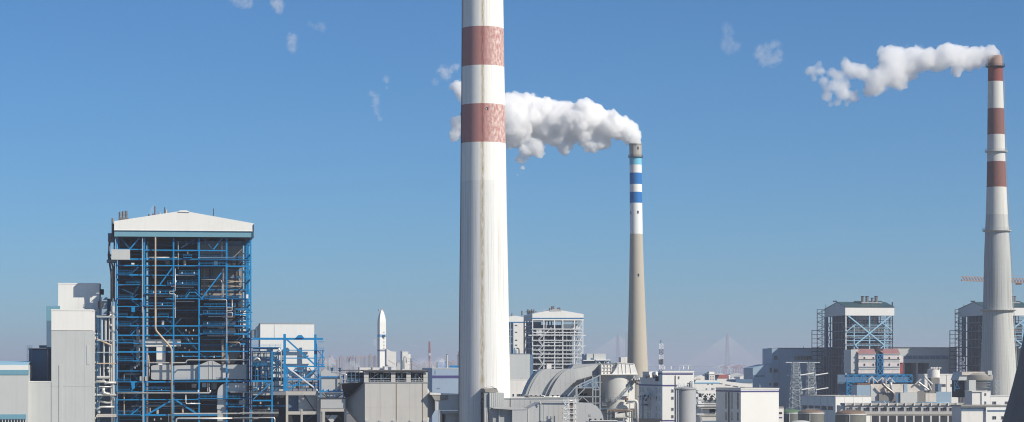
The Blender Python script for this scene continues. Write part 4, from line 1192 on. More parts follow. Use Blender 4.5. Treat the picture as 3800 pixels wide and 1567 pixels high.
# slanting dark roof over the inlet
v = [T.P(150, 735, 4), T.P(350, 727, 4), T.P(350, 740, 0), T.P(200, 858, 6), T.P(178, 850, 8), T.P(150, 735, 16), T.P(350, 727, 16)]
T.mesh('inlet_hood', (v, [(0, 1, 2, 3, 4), (0, 5, 6, 1), (0, 4, 5)]), DSTEEL)
T = Thing('outlet_duct', 'squat grey duct box on a concrete portal between precipitator and tall chimney', 'duct', 'E', 1075, 816)
T.pbx('duct_box', 955, 832, 1190, 960, 0, 14, GREYC)
T.pprism('parapet', [(905, 822), (1052, 838), (1052, 873), (942, 880)], -.4, 10, CONCD)
T.pprism('roof_slab', [(900, 812), (1065, 822), (1190, 826), (1190, 834), (900, 830)], -.6, 14, WHITE2)
T.pbx('duct_flange', 943, 878, 955, 962, -.2, 12, DUCT)
T.pbx('concrete_beam', 978, 964, 1200, 990, -.5, 1.0, CONC)
for x in (990, 1186): T.vb('concrete_leg', x, 964, None, 26, CONC, -.5, 1.5)
T.pbx('damper_box', 1035, 985, 1160, 1110, 3, 9, DUCT)
T.pbx('dark_bay', 1003, 990, 1172, 1110, 9, 10, HOLE, zmin=0)
T = Thing('striped_shed', 'blue shaded white shed with a navy stripe and roof vents left of tall chimney', 'building', 'E', 1030, 1150)
T.bx('wall', T.X(918), T.X(1330), 0, 45, 0, T.Z(606), mat('shaded_white_cladding', (0.30, 0.38, 0.48), 0.5, grime=.06))  # white shed standing in shade: the blue shade is put into this colour
T.pbx('stripe', 918, 668, 1330, 690, -.12, .1, PURPLE)
T.pbx('roof_edge', 916, 603, 1330, 609, -.2, 45, WHITE)
for k in range(9): T.pbx('ridge_vent', 1068 + k * 9, 584, 1074 + k * 9, 604, 2, 4, BLUE)
T.pbx('vent_rail', 1066, 594, 1150, 599, 2.2, 3.8, BLUE)
for x in (940, 958, 966, 975): T.pbx('grille', x, 625 if x == 940 else 775, x + 6, 660 if x == 940 else 782, -.1, .1, NAVY)
T.pbx('loading_bay', 918, 806, 1330, 1000, 1.0, 2, GREYC, zmin=0)

# ------------------------------------------------------------------ ducts at the foot of the tall chimney
T = Thing('breeching_house', 'tall ribbed grey metal box standing against the foot of the tall chimney', 'duct housing', 'G2', 280, 800)
T.pbx('shaft', 220, 695, 403, 1100, 0, 9, GREYC, zmin=0)
for k in range(8): T.bx('rib', T.X(225 + k * 24), T.X(228 + k * 24), -.1, .05, 0, T.Z(697), GREYC)
T.pbx('side_shaft', 158, 690, 219, 1100, .8, 9, GREY2, zmin=0)
T.pprism('roof_hood', [(155, 690), (152, 645), (312, 640), (335, 684), (335, 692)], .5, 8, CONCD)
for x0, y0, x1, y1 in [(155, 630, 255, 622), (255, 622, 300, 645), (255, 612, 255, 640), (150, 635, 170, 690)]: T.db('roof_rail', x0, y0, x1, y1, 4, DSTEEL, .4)
g = Geo()
for x in (163, 190): g.add(bar_geo(T.P(x + 16, 1100, -.5), T.P(x, 880, -.5), .12))
for k in range(20): g.add(bar_geo(T.P(164 + k * .8, 890 + k * 11, -.5), T.P(191 + k * .8, 890 + k * 11, -.5), .1))
T.mesh('ladder', g, WSTEEL)
for y in (720, 735, 750, 800): T.pbx('cable_box', 120, y, 158, y + 10, .5, 2, DSTEEL)
T.vb('riser', 130, 690, None, 20, DSTEEL, 2.0)
T = Thing('rear_flue', 'long straight grey flue behind the ducts at the chimney foot', 'flue', 'G2', 640, 806)
T.pbx('flue_wall', 404, 768, 474, 900, 0, 8, DUCT); T.pbx('flue_joint', 474, 765, 484, 900, .3, 8, DSTEEL); T.pbx('flue_wall', 485, 768, 1330, 900, 0, 8, DUCT)
T.pbx('flue_rim', 404, 760, 1330, 768, -.3, 8.2, GREYC)
T.seams([540, 600, 660, 720, 780, 840, 920, 1000, 1080, 1160], 770, 898, 0, DUCT)
T.pbx('flue_support', 410, 901, 1330, 1200, 2, 7, HOLE, zmin=0)
T = Thing('lower_flue', 'broad flue in the foreground with an angled end and a rounded right end', 'flue', 'G2', 700, 785)
arc = [(700, 898), (850, 820), (1440, 822)] + [(1440 + 205 * math.sin(a * math.pi / 20), 1062 - 240 * math.cos(a * math.pi / 20)) for a in range(2, 10, 2)] + [(1648, 1085), (1648, 1140), (700, 1140)]
T.pprism('flue_body', arc, 0, 10, DUCT)
T.prism('flue_top', [(T.X(700), T.Z(897.5)), (T.X(850), T.Z(819)), (T.X(850), T.Z(817)), (T.X(700), T.Z(895))], .2, 10.2, GREY2)
T.pbx('flue_joint', 852, 818, 868, 1140, -.25, 10.2, GREY2)
T.seams([960, 1020, 1080, 1350, 1420, 1500], 830, 1140, 0, DUCT)
T.pbx('access_hatch', 985, 985, 1010, 1020, -.15, .1, GREY2); T.pbx('access_hatch', 1460, 960, 1485, 990, -.15, .1, GREY2); T.seams([565, 630], 910, 1140, -1.5, DUCT); T.seams([740, 790], 900, 1140, 0, DUCT)
T.pbx('flue_rib', 900, 826, 905, 1140, -.1, .1, DUCT)
T.pbx('inlet_box', 505, 905, 694, 1140, -1.5, 10, DUCT)
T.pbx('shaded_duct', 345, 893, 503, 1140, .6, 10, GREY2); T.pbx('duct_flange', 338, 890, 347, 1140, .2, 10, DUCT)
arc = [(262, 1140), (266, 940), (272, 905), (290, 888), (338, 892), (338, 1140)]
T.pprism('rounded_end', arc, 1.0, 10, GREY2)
T.pprism('duct_cover', [(268, 884), (420, 876), (694, 893), (694, 906), (500, 908), (268, 892)], -1.7, 9, DUCT)
T.pp('sprinkler_pipe', [(735, 830), (735, 792), (1190, 795), (1280, 790)], 8, PIPEW, -1.0)
T.pp('sprinkler_pipe', [(840, 793), (862, 840)], 8, PIPEW, -1.0)
T.bx('plinth', T.X(262), T.X(1648), 1, 9, 0, T.Z(1135), CONC)
T = Thing('stair_tower', 'zigzag white steel stair tower against the lower flue', 'stairs', 'G2', 1240, 779)
for x in (1200, 1290): T.vb('post', x, 770, None, 9, WSTEEL, 0); T.vb('post', x, 770, None, 8, WSTEEL, 2.6)
T.vb('lift_mast', 1245, 800, None, 36, RUST, 1.6)
lv = [815, 890, 952, 1012, 1075, 1140]
for i, y in enumerate(lv):
    T.deck(1140, 1310, y, WSTEEL, WSTEEL, -.6, 2.6, th=9)
    if i:
        xa, xb = (1150, 1225) if i % 2 else (1225, 1150)
        T.stair(T.P(xa, y, -.4), T.P(xb, lv[i - 1], -.4), .9, WSTEEL)
for x0, x1 in ((1180, 1220), (1260, 1300)): T.db('brace', x0, 890, x1, 820, 5, WSTEEL, 0)
T.stair(T.P(1190, 880, -.4), T.P(1150, 815, -.4), .9, WSTEEL)
T = Thing('scrubber_inlet_duct', 'great double curved grey duct sweeping up to the scrubber tower', 'duct', 'G2', 1000, 830)
# two shoulders side by side: each a smooth S rising to the flat top
def ease(x0, y0, x1, y1, n=10): return [(x0 + (x1 - x0) * t, y0 + (y1 - y0) * (t * t * (3 - 2 * t)) ** .9 if t > 0 else y0) for t in [i / n for i in range(n + 1)]]
def scurve(x0, y0, x1, y1, n=14):
    # steep flank then rounding over into the flat top
    k, out = .48, []
    for i in range(n + 1):
        t = i / n
        out.append((x0 + (x1 - x0) * (t ** 1.25), y0 + (y1 - y0) * math.sin(t * math.pi / 2) ** 1.05))
    return out
c1 = scurve(705, 722, 950, 402)
c2 = scurve(962, 742, 1252, 398)
T.pprism('rear_shoulder', c1 + [(1180, 400), (1180, 760), (705, 760)], 3.0, 12.0, DUCT)
s1 = [(x - 36, y + 2) for x, y in c1]
T.pprism('shoulder_shaded_flank', s1[:-2] + [(925, 399), (948, 401)] + c1[::-1][1:], 3.3, 12.0, GREY2)  # darker grey strip paints the shaded side of the rear shoulder
T.pprism('front_shoulder', c2 + [(1290, 398), (1290, 745)], 0.0, 11.0, DUCT)
s2 = [(x - 52, y) for x, y in c2]
T.pprism('shoulder_shaded_flank', s2[:-2] + [(1200, 397), (1250, 396.5)] + c2[::-1][1:], 1.4, 11.0, GREY2)  # same painted shade for the front shoulder's side
v0 = [T.P(1290, 398, 0), T.P(1290, 640, 0), T.P(1290, 745, 0)]
T.fr = 'G3'
a = [T.P(115, 398, 0), T.P(440, 335, 5.5), T.P(440, 468, 5.5), T.P(190, 540, 1), T.P(115, 640, 0)]
back = [Vector((p.x, p.y + 10, p.z)) for p in a]
n = len(a)
T.mesh('transition_duct', (a + back, [tuple(range(n))[::-1], tuple(range(n, 2 * n))] + [(i, (i + 1) % n, n + (i + 1) % n, n + i) for i in range(n)]), GREY2)
T.pprism('rear_plenum', [(60, 400), (100, 345), (440, 332), (440, 460), (115, 400)], 6.5, 14, GREY2)
T.pbx('flange', 405, 338, 440, 472, 4.6, 15, DUCT)
for x, y0 in ((790, 600), (850, 480), (915, 420), (985, 420), (1060, 420)): T.seams([x], y0, 720 if x < 950 else 640, 3.0, DUCT, fr='G2')
for x, y0 in ((1050, 620), (1110, 520), (1170, 440), (1230, 410)): T.seams([x], y0, 740, 0, DUCT, fr='G2')
# flat wings, pipe and supports below
T.fr = 'G2'
T.pp('spray_header', [(660, 735), (900, 737), (905, 750), (1340, 748)], 9, PIPEW, -.9)
for x in (740, 800, 855, 1010, 1070, 1130, 1185): T.tube('nozzle', T.P(x, 726, -.9), T.P(x, 742, -.9), .35, DSTEEL)
for x in (665, 868): T.vb('post', x, 720, 760, 8, WSTEEL, -.9)
T.pprism('lower_skirt', [(705, 750), (1290, 750), (1180, 800), (860, 800)], .6, 9, DUCT)

T = Thing('duct_trestle', 'grey green steel trestle under the curved duct beside the scrubber', 'trestle', 'G3', 300, 822)
for x in (138, 335, 372, 425): T.vb('column', x, {138: 625, 335: 495, 372: 520, 425: 472}[x], None, 13 if x != 372 else 9, GSTEEL, 0)
for x in (160, 300, 410): T.vb('column', x, 560, None, 11, DSTEEL, 8)
for x0, x1, y in [(130, 335, 636), (100, 430, 747), (330, 450, 566), (330, 430, 660), (130, 430, 825)]: T.hb('beam', x0, x1, y, 10, GSTEEL, 0, .4); T.hb('beam', x0 + 10, x1 - 10, y + 4, 8, DSTEEL, 8, .4)
for x0, y0, x1, y1, w in [(120, 620, 420, 480, 12), (20, 740, 120, 625, 12), (145, 735, 235, 645, 9), (235, 645, 215, 735, 7), (145, 805, 200, 755, 8), (215, 755, 285, 815, 8), (340, 650, 385, 570, 8), (375, 570, 420, 660, 8), (340, 745, 420, 670, 7), (260, 640, 320, 710, 7), (285, 590, 265, 640, 7), (150, 640, 320, 560, 8), (300, 590, 330, 640, 6), (225, 560, 240, 520, 8)]: T.db('brace', x0, y0, x1, y1, w, GSTEEL if w > 7 else DSTEEL, .2)
T.prism('duct_belly', [(p.x, p.z) for p in (T.P(120, 625), T.P(190, 540), T.P(420, 475), T.P(420, 490), T.P(200, 570))], .6, 9, DSTEEL)
T.pbx('rear_screen', 140, 640, 430, 860, 12, 12.4, HOLE)

# ------------------------------------------------------------------ scrubber tower
T = Thing('scrubber_tower', 'round off white scrubber tower with a panelled square hood on top', 'scrubber tower', 'G3', 672, 834)
r1 = metres(233, 834, 'G3')
xc = 0.0
def shell(name, prof, m, k=48):
    v, f = lathe_geo(prof, k)
    o = T.mesh(name, (v, f), m, loc=(xc, r1, 0))
    for p in o.data.polygons: p.use_smooth = len(p.vertices) == 4
    o.data.set_sharp_from_angle(angle=RAD(35))
    return o
SHELL = mat('scrubber_shell', (0.62, 0.61, 0.57), 0.5, grime=0.1, streak=0.22, scale=0.15)
zr, zl_, zc = T.Z(475, r1), T.Z(640, r1), T.Z(905, r1)
shell('tank_shell', [(r1 * .80, 0), (r1 * .80, zc)], SHELL)
shell('tank_base_ring', [(r1 * .86, zc - .5), (r1 * .86, zc)], PIPET)
shell('upper_shell', [(r1 * .97, T.Z(890, r1)), (r1 * 1.0, T.Z(760, r1)), (r1 * 1.0, zr)], SHELL)
shell('rim', [(r1 * 1.03, zr - .1), (r1 * 1.03, zr + .35)], SHELL)
# side mouth that meets the duct, drawn in to the round shell below
# hood: square panelled part and faceted cap
yq = r1 * .25
a, b = T.P(442, 468, 1), T.P(442, 337, 1)
T.pbx('hood_core', 442, 340, 650, 466, 1.2, 14, SHELL)
for i in range(5):
    for j in range(3):
        x0, x1 = 444 + i * 41, 444 + (i + 1) * 41
        y0, y1 = 341 + j * 42, 341 + (j + 1) * 42
        T.pbx('hood_panel', x0 + 3, y0 + 3, x1 - 4, y1 - 4, 1.05, 1.25, WHITE2)
for i in range(6): T.vb('hood_rib', 443 + i * 41, 338, 467, 5, WHITE2, .7, .55)
for j in range(4): T.hb('hood_rib', 441, 650, 340 + j * 42, 5, WHITE2, .75, .5)
cap = [(575, 466), (630, 380), (648, 330), (640, 322), (850, 334), (892, 466)]
T.pprism('hood_cap', cap, -.5, 13, WHITE)
for x0, y0, x1, y1 in [(655, 335, 655, 466), (695, 332, 708, 466), (745, 334, 752, 466), (795, 336, 815, 466), (575, 466, 655, 360)]: T.db('cap_seam', x0, y0, x1, y1, 5, WHITE2, -.6)
T.pbx('hood_rim', 438, 464, 895, 476, -.9, 14, SHELL)
T.pprism('roof_cap', [(640, 322), (700, 320), (760, 326), (850, 334), (845, 340), (640, 330)], -.7, 12, SHELL)
# spiral stair climbing round the shell
import itertools
def cyl(px, py, out=.6):
    p = T.P(px, py, 0)
    lx = p.x - xc
    lx = max(-r1 * .98, min(r1 * .98, lx))
    return Vector((p.x, r1 - math.sqrt(max(0, r1 * r1 - lx * lx)) - out, T.Z(py, 0)))
sp_ = [(505, 815), (560, 795), (620, 795), (690, 740), (760, 660), (830, 600), (865, 560), (875, 520)]
g = Geo()
for p, q in zip(sp_, sp_[1:]):
    a, b = cyl(*p), cyl(*q)
    for o_ in (0, -1.0):
        d = Vector((0, o_, 0)); g.add(bar_geo(a + d, b + d, .12, .3)); g.add(bar_geo(a + d + Vector((0, 0, 1.1)), b + d + Vector((0, 0, 1.1)), .08)); g.add(bar_geo(a + d + Vector((0, 0, .6)), b + d + Vector((0, 0, .6)), .06))
    n = max(3, int((b - a).length / .6))
    for i in range(n):
        c = a + (b - a) * (i / n); g.add(box_geo(c.x - .2, c.x + .2, c.y - 1.0, c.y, c.z - .03, c.z + .03))
        if i % 2 == 0: g.add(bar_geo(c + Vector((0, -1, 0)), c + Vector((0, -1, 1.1)), .07))
T.mesh('spiral_stair', g, GSTEEL)
for x, y, w, h in [(840, 515, 70, 10), (850, 545, 60, 8), (860, 575, 70, 8), (690, 738, 90, 8), (500, 808, 120, 10), (450, 850, 60, 8)]:
    o_ = T.deck(x, x + w, y, GSTEEL, GSTEEL, -1.0 if x > 600 else 0.5, 2.2, th=h)
for x, y, m in [(855, 530, PIPEW), (885, 530, PIPEW), (900, 545, DSTEEL), (870, 560, RUST), (845, 535, DSTEEL), (905, 520, WSTEEL), (890, 585, DSTEEL)]:
    T.tube('nozzle', T.P(x, y - 12, -1.4), T.P(x, y + 12, -1.4), .4, m)
T.pp('slurry_pipe', [(745, 790), (800, 795), (885, 790), (888, 1100)], 17, SHELL, -1.8)
T.pp('pipe_elbow', [(750, 830), (790, 815), (840, 818)], 10, PIPEW, -1.6)
T.pp('pump_flange', [(738, 785), (772, 785)], 26, RUST, -1.5)
T.pp('small_pipe', [(510, 912), (850, 912)], 5, PIPET, -1.0); T.pp('small_pipe', [(850, 915), (850, 1000), (620, 1000)], 4, PIPEW, -.8); T.pp('small_pipe', [(650, 945), (750, 930), (755, 985), (830, 985)], 4, DSTEEL, -.6)
T.pbx('doorway', 708, 805, 800, 905, 1.2, 2.4, GREY2); T.pbx('buttress', 620, 800, 708, 905, .8, 3, SHELL); T.pbx('base_house', 610, 930, 780, 1012, -.4, 4, SHELL)
for y in (925, 960, 1005): T.hb('pipe_rail', 500, 850, y, 6, RUST if y == 925 else DSTEEL, .5, .3)
for x in (520, 560, 600, 790, 830): T.vb('pipe_post', x, 915, None, 6, GSTEEL, .2)
T = Thing('slurry_pump_deck', 'row of dark pumps and a white pipe on a deck below the scrubber', 'pump deck', 'G3', 480, 770)
T.pbx('deck', 270, 1052, 730, 1075, 0, 3, GSTEEL, zmin=0)
T.pp('header_pipe', [(300, 1046), (640, 1046)], 9, PIPEW, 0); 
for x in (310, 370, 440, 510, 300, 640): T.pprism('pump', [(x - 12, 1050), (x - 6, 1018), (x + 6, 1018), (x + 14, 1050)], .4, 1.4, DSTEEL)
T.vb('post', 720, 1015, 1062, 12, PIPEW, 0)

# ------------------------------------------------------------------ white boiler house in the middle distance
def boiler(fr, ax, D, name, label, roof, band, cols, beams, ytop, side, side_y, deep, cm, body, extra=None): pass
T = Thing('pale_boiler_house', 'white framed open boiler house with a blue line under its roof', 'boiler house', 'G', 660, 1480)
DP = 36.0
T.pprism('gable_roof', [(445, 148), (640, 110), (877, 150), (877, 181), (445, 181)], 0, DP, WHITE)
T.pbx('blue_line', 444, 181.5, 878, 188, -.25, DP, CBL := mat('blue_fascia_line', (0.03, 0.19, 0.42), .5))
T.pbx('lower_fascia', 445, 188.5, 877, 203, .05, DP, WHITE)
T.pprism('ridge_vent', [(590, 118), (640, 106), (690, 116), (690, 122), (590, 124)], -.3, DP, DUCT)
ztop = T.Z(203)
for x, w in [(447, 9), (542, 8), (633, 9), (702, 8), (801, 8), (871, 8)]: T.vb('column', x, 203, None, w, WSTEEL, 0)
for x in (447, 633, 871):
    for ly in (12, 24, 35):
        a = T.X(x); T.bx('column', a - .4, a + .4, ly, ly + .8, 0, ztop, GSTEEL)
for y, x0, x1, th in [(277, 445, 860, 7), (306, 445, 872, 7), (329, 412, 895, 8), (374, 445, 860, 7), (391, 540, 700, 5), (418, 445, 895, 6), (455, 445, 840, 7), (488, 450, 800, 7), (520, 450, 870, 7), (546, 540, 800, 5), (574, 450, 800, 7), (598, 540, 700, 5), (624, 445, 560, 8), (655, 440, 480, 8)]:
    T.hb('beam', x0, x1, y, th, WSTEEL, .1, .5)
    T.bx('floor', T.X(450), T.X(860), .6, 9, T.Z(y) - .3, T.Z(y) - .1, GSTEEL) if th > 6 else None
for k, y in enumerate((290, 318, 340, 385, 430, 466, 500, 532, 585)):
    z = T.Z(y)
    T.railing((T.X(450), -.4, z), (T.X(860), -.4, z), WSTEEL, h=1.3, step=2.4, w=.12)
for x0, y0, x1, y1 in [(550, 320, 590, 280), (480, 310, 530, 340), (870, 205, 835, 290), (805, 300, 850, 250), (810, 470, 865, 420), (805, 520, 865, 470), (860, 340, 830, 420)]: T.db('brace', x0, y0, x1, y1, 6, WSTEEL, .3)
for i, (ya, yb) in enumerate([(329, 374), (374, 418), (418, 455), (455, 488), (488, 520), (520, 574), (574, 624)]):
    xa, xb = (495, 535) if i % 2 else (535, 495)
    T.stair(T.P(xb, yb, -.6), T.P(xa, ya, -.6), 1.2, WSTEEL)
T.bx('furnace_casing', T.X(545), T.X(800), 10, 30, 0, T.Z(240), mat('bluish_boiler_casing', (0.075, 0.11, 0.16), .6, grime=.25))
T.bx('stair_core', T.X(452), T.X(540), 9.5, 25, 0, T.Z(215), MATS['bluish_boiler_casing'])
T.pbx('casing_panel', 706, 236, 822, 270, 6, 9, WHITE); T.pprism('casing_panel', [(770, 285), (826, 232), (826, 330), (770, 330)], 4, 9, WHITE2)
T.pbx('switch_room', 480, 280, 530, 325, .6, 6, WHITE2); T.pbx('cabin', 566, 568, 606, 612, -.8, 1.5, WHITE2)
rg = random.Random(4)
for k in range(46):
    x = rg.choice((460, 480, 555, 580, 610, 645, 670, 715, 745, 770, 815, 840)) + rg.uniform(-8, 8)
    y = rg.choice((305, 328, 373, 417, 454, 487, 519, 573)) - 3
    T.pbx('equipment_box', x, y - rg.uniform(6, 18), x + rg.uniform(5, 16), y, rg.uniform(1, 6), 8, rg.choice((PIPEW, WSTEEL, GSTEEL, BODYL)))
for pts in [[(690, 210), (690, 330)], [(735, 300), (735, 520)], [(560, 210), (560, 300)], [(660, 440), (660, 600)], [(705, 380), (760, 380), (760, 460)], [(815, 330), (815, 600)], [(655, 290), (600, 290), (600, 260)]]: T.pp('pipe', pts, 4, PIPEW, 1.5)
# shaded flank with its own bays, in the plane of the left side wall
xl = T.X(447)
T.bx('flank_band', xl - .3, xl, 0, DP, T.Z(203), T.Z(160), GREYC)
for z in [T.Z(y) for y in (250, 300, 345, 390, 440, 490, 540)]: T.bx('flank_beam', xl - .25, xl + .25, .5, DP, z - .3, z + .3, GSTEEL)
for z, z2 in [(T.Z(300), T.Z(250)), (T.Z(390), T.Z(300)), (T.Z(490), T.Z(390))]:
    T.bar('flank_brace', (xl, 1, z), (xl, 12, z2), .5, GSTEEL); T.bar('flank_brace', (xl, 34, z), (xl, 24, z2), .5, GSTEEL)
for x, y0, y1, ly in [(358, 122, 150, 32), (408, 110, 150, 22), (424, 118, 150, 22), (440, 110, 148, 20), (460, 112, 146, 18), (610, 85, 122, 8), (623, 82, 120, 8), (592, 98, 122, 8), (660, 96, 120, 8), (674, 94, 120, 8)]:
    T.tube('vent_stack', T.P(x, y1 + 12, ly), T.P(x, y0, ly), .55, PIPES)
T.pbx('roof_walkway', 396, 128, 480, 134, 19, 23, DSTEEL)
T = Thing('twin_boiler_house', 'second white gabled boiler house half hidden behind the tall chimney', 'boiler house', 'G', 280, 1640)
T.pprism('gable_roof', [(60, 200), (300, 163), (420, 185), (420, 215), (60, 215)], 0, 30, WHITE)
T.pbx('blue_line', 60, 215, 420, 222, -.2, 30, MATS['blue_fascia_line'])
T.pbx('wall', 285, 224, 420, 700, 0, 30, WHITE2, zmin=0)
T.bx('dark_bay', T.X(60), T.X(284), 2, 30, 0, T.Z(223), NAVY)
for x in (262, 284): T.vb('column', x, 224, None, 8, SLATE, 0)
for y in (303, 370, 412, 245):
    a, b = T.P(297, y + 6), T.P(318, y - 5); T.window(a.x, b.x, a.z, b.z, 0, FRAMEW, GLASS, mull=2)
for y in (280, 340, 400): T.hb('beam', 240, 286, y, 6, SLATE, .3)
T.pp('vent_stack', [(272, 180), (272, 143)], 5, PIPES, 6)
for x, y0 in ((285, 445), (296, 435), (308, 455)): T.pp('cyclone', [(x, 490), (x, y0)], 7, SLATE, -6)
T.pp('bent_pipe', [(332, 490), (332, 440), (310, 438)], 5, DSTEEL, -6)
T = Thing('plain_grey_block', 'plain grey windowless block right beside the tall chimney', 'building', 'G2', 610, 1300)
T.bx('wall', T.X(300), T.X(724), 0, 25, 0, T.Z(210), GREYC); T.pbx('roof_edge', 300, 208, 726, 214, -.2, 25, NAVY)
T.pbx('ground_floor_strip', 724, 225, 765, 700, 3, 20, NAVY, zmin=0)
T = Thing('cream_gatehouse', 'small cream flat roofed block with dark windows beside tall chimney', 'building', 'G2', 600, 1000)
T.bx('wall', T.X(300), T.X(690), 0, 12, 0, T.Z(533), WHITE2); T.bx('parapet', T.X(300), T.X(693), -.15, 12, T.Z(536), T.Z(530), WHITE)
for x0, x1 in ((510, 530), (565, 650), (655, 700)):
    a, b = T.P(x0, 742), T.P(x1, 710); T.window(a.x, b.x, a.z, b.z, 0, FRAMEW, GLASS, mull=3 if x1 - x0 > 40 else 0)
g = Geo(); g.add(tube_geo([T.P(625 + 14 * math.cos(a * math.pi / 8), 514 - 14 * math.sin(a * math.pi / 8) + 8, 3) for a in range(0, 9)], .12, 6)); T.mesh('roof_hoop', g, GSTEEL)
for y in (550, 622): T.hb('cable_arm', 690, 755, y, 5, GSTEEL, .5, .3)
T = Thing('grey_penthouse', 'pair of grey metal boxes on a white roof deck right of the pale boiler house', 'plant room', 'G3', 360, 1400)
T.pbx('box', 258, 211, 336, 290, 0, 9, GREYC); T.pbx('box', 346, 211, 495, 290, 0, 9, GREYC); T.pbx('gap', 337, 213, 345, 290, .5, 8, DSTEEL); T.pbx('side', 226, 214, 257, 290, 2, 9, SLATE)
T.pbx('deck', 218, 289, 372, 299, -2, 8, WHITE); T.pbx('deck', 370, 284, 552, 294, -3, 8, WHITE); T.pbx('door', 312, 264, 338, 290, -.2, .2, NAVY)
T.pbx('base', 222, 300, 560, 420, 1, 8, NAVY, zmin=0)
for x in (375, 420, 480, 530): T.vb('post', x, 294, 330, 7, WSTEEL, -2)
for x0, x1 in ((375, 430), (470, 530)): T.db('brace', x0, 296, x1, 328, 6, WSTEEL, -2)
T = Thing('cream_stair_head', 'pair of small cream blocks at the foot of the blue banded chimney', 'building', 'G3', 730, 1540)
T.pbx('wall', 684, 255, 733, 480, 0, 8, WHITE2, zmin=0); T.pbx('wall', 735, 252, 775, 480, .5, 8, WHITE2, zmin=0); T.pbx('joint', 731, 258, 736, 480, .3, 6, DSTEEL, zmin=0)

# ------------------------------------------------------------------ office and silo
def wins(t, xs, ys, w, h, y=0, mull=1, side='f', fr=None):
    for yy in ys:
        for xx in xs:
            a, b = t.P(xx - w / 2, yy + h / 2, y, fr), t.P(xx + w / 2, yy - h / 2, y, fr)
            t.window(a.x, b.x, a.z, b.z, y, FRAMEW, GLASS, mull=mull)
def flank_wins(t, x, ds, zs, w, h):
    for d in ds:
        for z in zs:
            t.window(d - w / 2, d + w / 2, z - h / 2, z + h / 2, x, FRAMEW, GLASS, side='l')
T = Thing('control_block', 'white five storey block with violet stripes, aerials and a long shaded wing', 'office building', 'H', 148, 960, rot=0.20)
def flank_depth(t, px, x, fr=None):
    lo, hi = -5.0, 120.0
    for _ in range(40):
        m_ = (lo + hi) / 2
        if t.X(px, m_, fr) < x: lo = m_
        else: hi = m_
    return lo
xa, xb = T.X(148), T.X(446)
DB = flank_depth(T, 106, xa); DW = flank_depth(T, -75, xa)
T.bx('wall', xa, xb, 0, DB, 0, T.Z(590), WHITE)
T.bx('parapet', xa - .12, xb + .12, -.12, DB, T.Z(590), T.Z(579), WHITE)
T.bx('stripe', xa - .16, T.X(436), -.16, DB, T.Z(612), T.Z(599), PURPLE); T.bx('stripe', xa - .16, T.X(290), -.16, DB, T.Z(721), T.Z(709), PURPLE); T.bx('stripe', xa - .16, T.X(282), -.16, DB, T.Z(1052), T.Z(1041), PURPLE)
wins(T, [243], [766, 835, 940, 1009, 1085], 24, 30, mull=2); wins(T, [302], [641], 14, 26)
T.vb('downpipe', 272, 620, None, 4, DSTEEL, -.3, .2)
for x, m in ((170, WSTEEL), (231, WSTEEL), (347, WSTEEL), (394, WSTEEL), (415, GSTEEL), (420, GSTEEL)):
    o_ = T.pp('aerial', [(x, 582), (x, 530)], 1.6, GSTEEL, 3.0); T.pbx('aerial_panel', x - 3.5, 531, x + 3.5, 562, 2.7, 2.95, m, parent=o_)
T.railing((T.X(330), 3.2, T.Z(580)), (T.X(440), 3.2, T.Z(580)), WSTEEL, h=2.5, step=3)
# long lower wing running back along the shaded flank
zw = T.Z(648)
T.bx('wing_wall', xa, xb - 4, DB, DW, 0, zw - .4, WHITE2); T.bx('wing_parapet', xa - .15, xb - 4, DB, DW, zw - .4, zw + .3, WHITE2)
T.bx('stripe', xa - .14, xa + .1, DB, DW, T.Z(721), T.Z(709), PURPLE)
for px, w_, ys_ in ((118, 1.0, (762, 838, 936, 1008)), (92, 2.2, (762, 838, 936, 1005)), (35, 1.0, (765, 840, 936, 1008)), (12, 2.2, (762, 838, 936, 1005)), (-35, 2.2, (762, 838, 936)), (-58, 1.2, (762, 838, 936))):
    d_ = flank_depth(T, px, xa)
    for y_ in ys_:
        z_ = T.Z(y_); T.window(d_ - w_ / 2, d_ + w_ / 2, z_ - 1.0, z_ + 1.0, xa, FRAMEW, GLASS, side='l', mull=1 if w_ > 2 else 0)
def fp(px, py, out=1.5):
    d_ = flank_depth(T, px, xa); return Vector((xa - out, d_, T.Z(py)))
T.pipe('vent_duct', [Vector((xa + 2, flank_depth(T, 22, xa), zw)), Vector((xa + 2, flank_depth(T, 22, xa), zw + 2.0)), Vector((xa + 2, flank_depth(T, 45, xa), zw + 2.3)), Vector((xa + 2, flank_depth(T, 45, xa), zw))], .8, WHITE)
for px in (5, 75): T.tube('fan', fp(px, 632, -1.0), fp(px, 632, .6), .8, DSTEEL)
T.bx('roof_house', xa + 1, xa + 8, flank_depth(T, 0, xa), flank_depth(T, -60, xa), zw, zw + 2.8, WHITE2)
d_ = flank_depth(T, 108, xa); T.bx('wall_unit', xa - 1.2, xa - .05, d_ - .6, d_ + .6, T.Z(675), T.Z(628), DSTEEL)
T.pipe('pipe', [fp(-10, 880), fp(20, 802), fp(60, 800), fp(70, 832)], .38, PIPEW); T.pipe('pipe', [fp(-15, 905), fp(40, 905)], .3, DSTEEL); T.pipe('pipe', [fp(14, 1090, 2.5), fp(14, 815, 2.5)], .42, DUCT); T.pipe('pipe', [fp(-40, 830, 2), fp(75, 838, 2)], .22, PIPEW)
for px, py in ((20, 815), (45, 842), (60, 815), (30, 860), (5, 845), (-20, 830)): T.tube('valve', fp(px, py - 8, 1.8), fp(px, py + 8, 1.8), .4, RUST if px % 2 else DSTEEL)
T = Thing('service_shed', 'low dark roofed service shed at the bottom edge by the control block', 'shed', 'H', 40, 925, rot=0.20)
T.pbx('roof', -80, 1030, 140, 1050, -1, 8, DSTEEL); T.pbx('wall', -78, 1050, 138, 1100, 0, 7, GREYC, zmin=0)
T = Thing('grey_silo', 'round plain grey silo with pipework on its rim before the control block', 'silo', 'H', 388, 900)
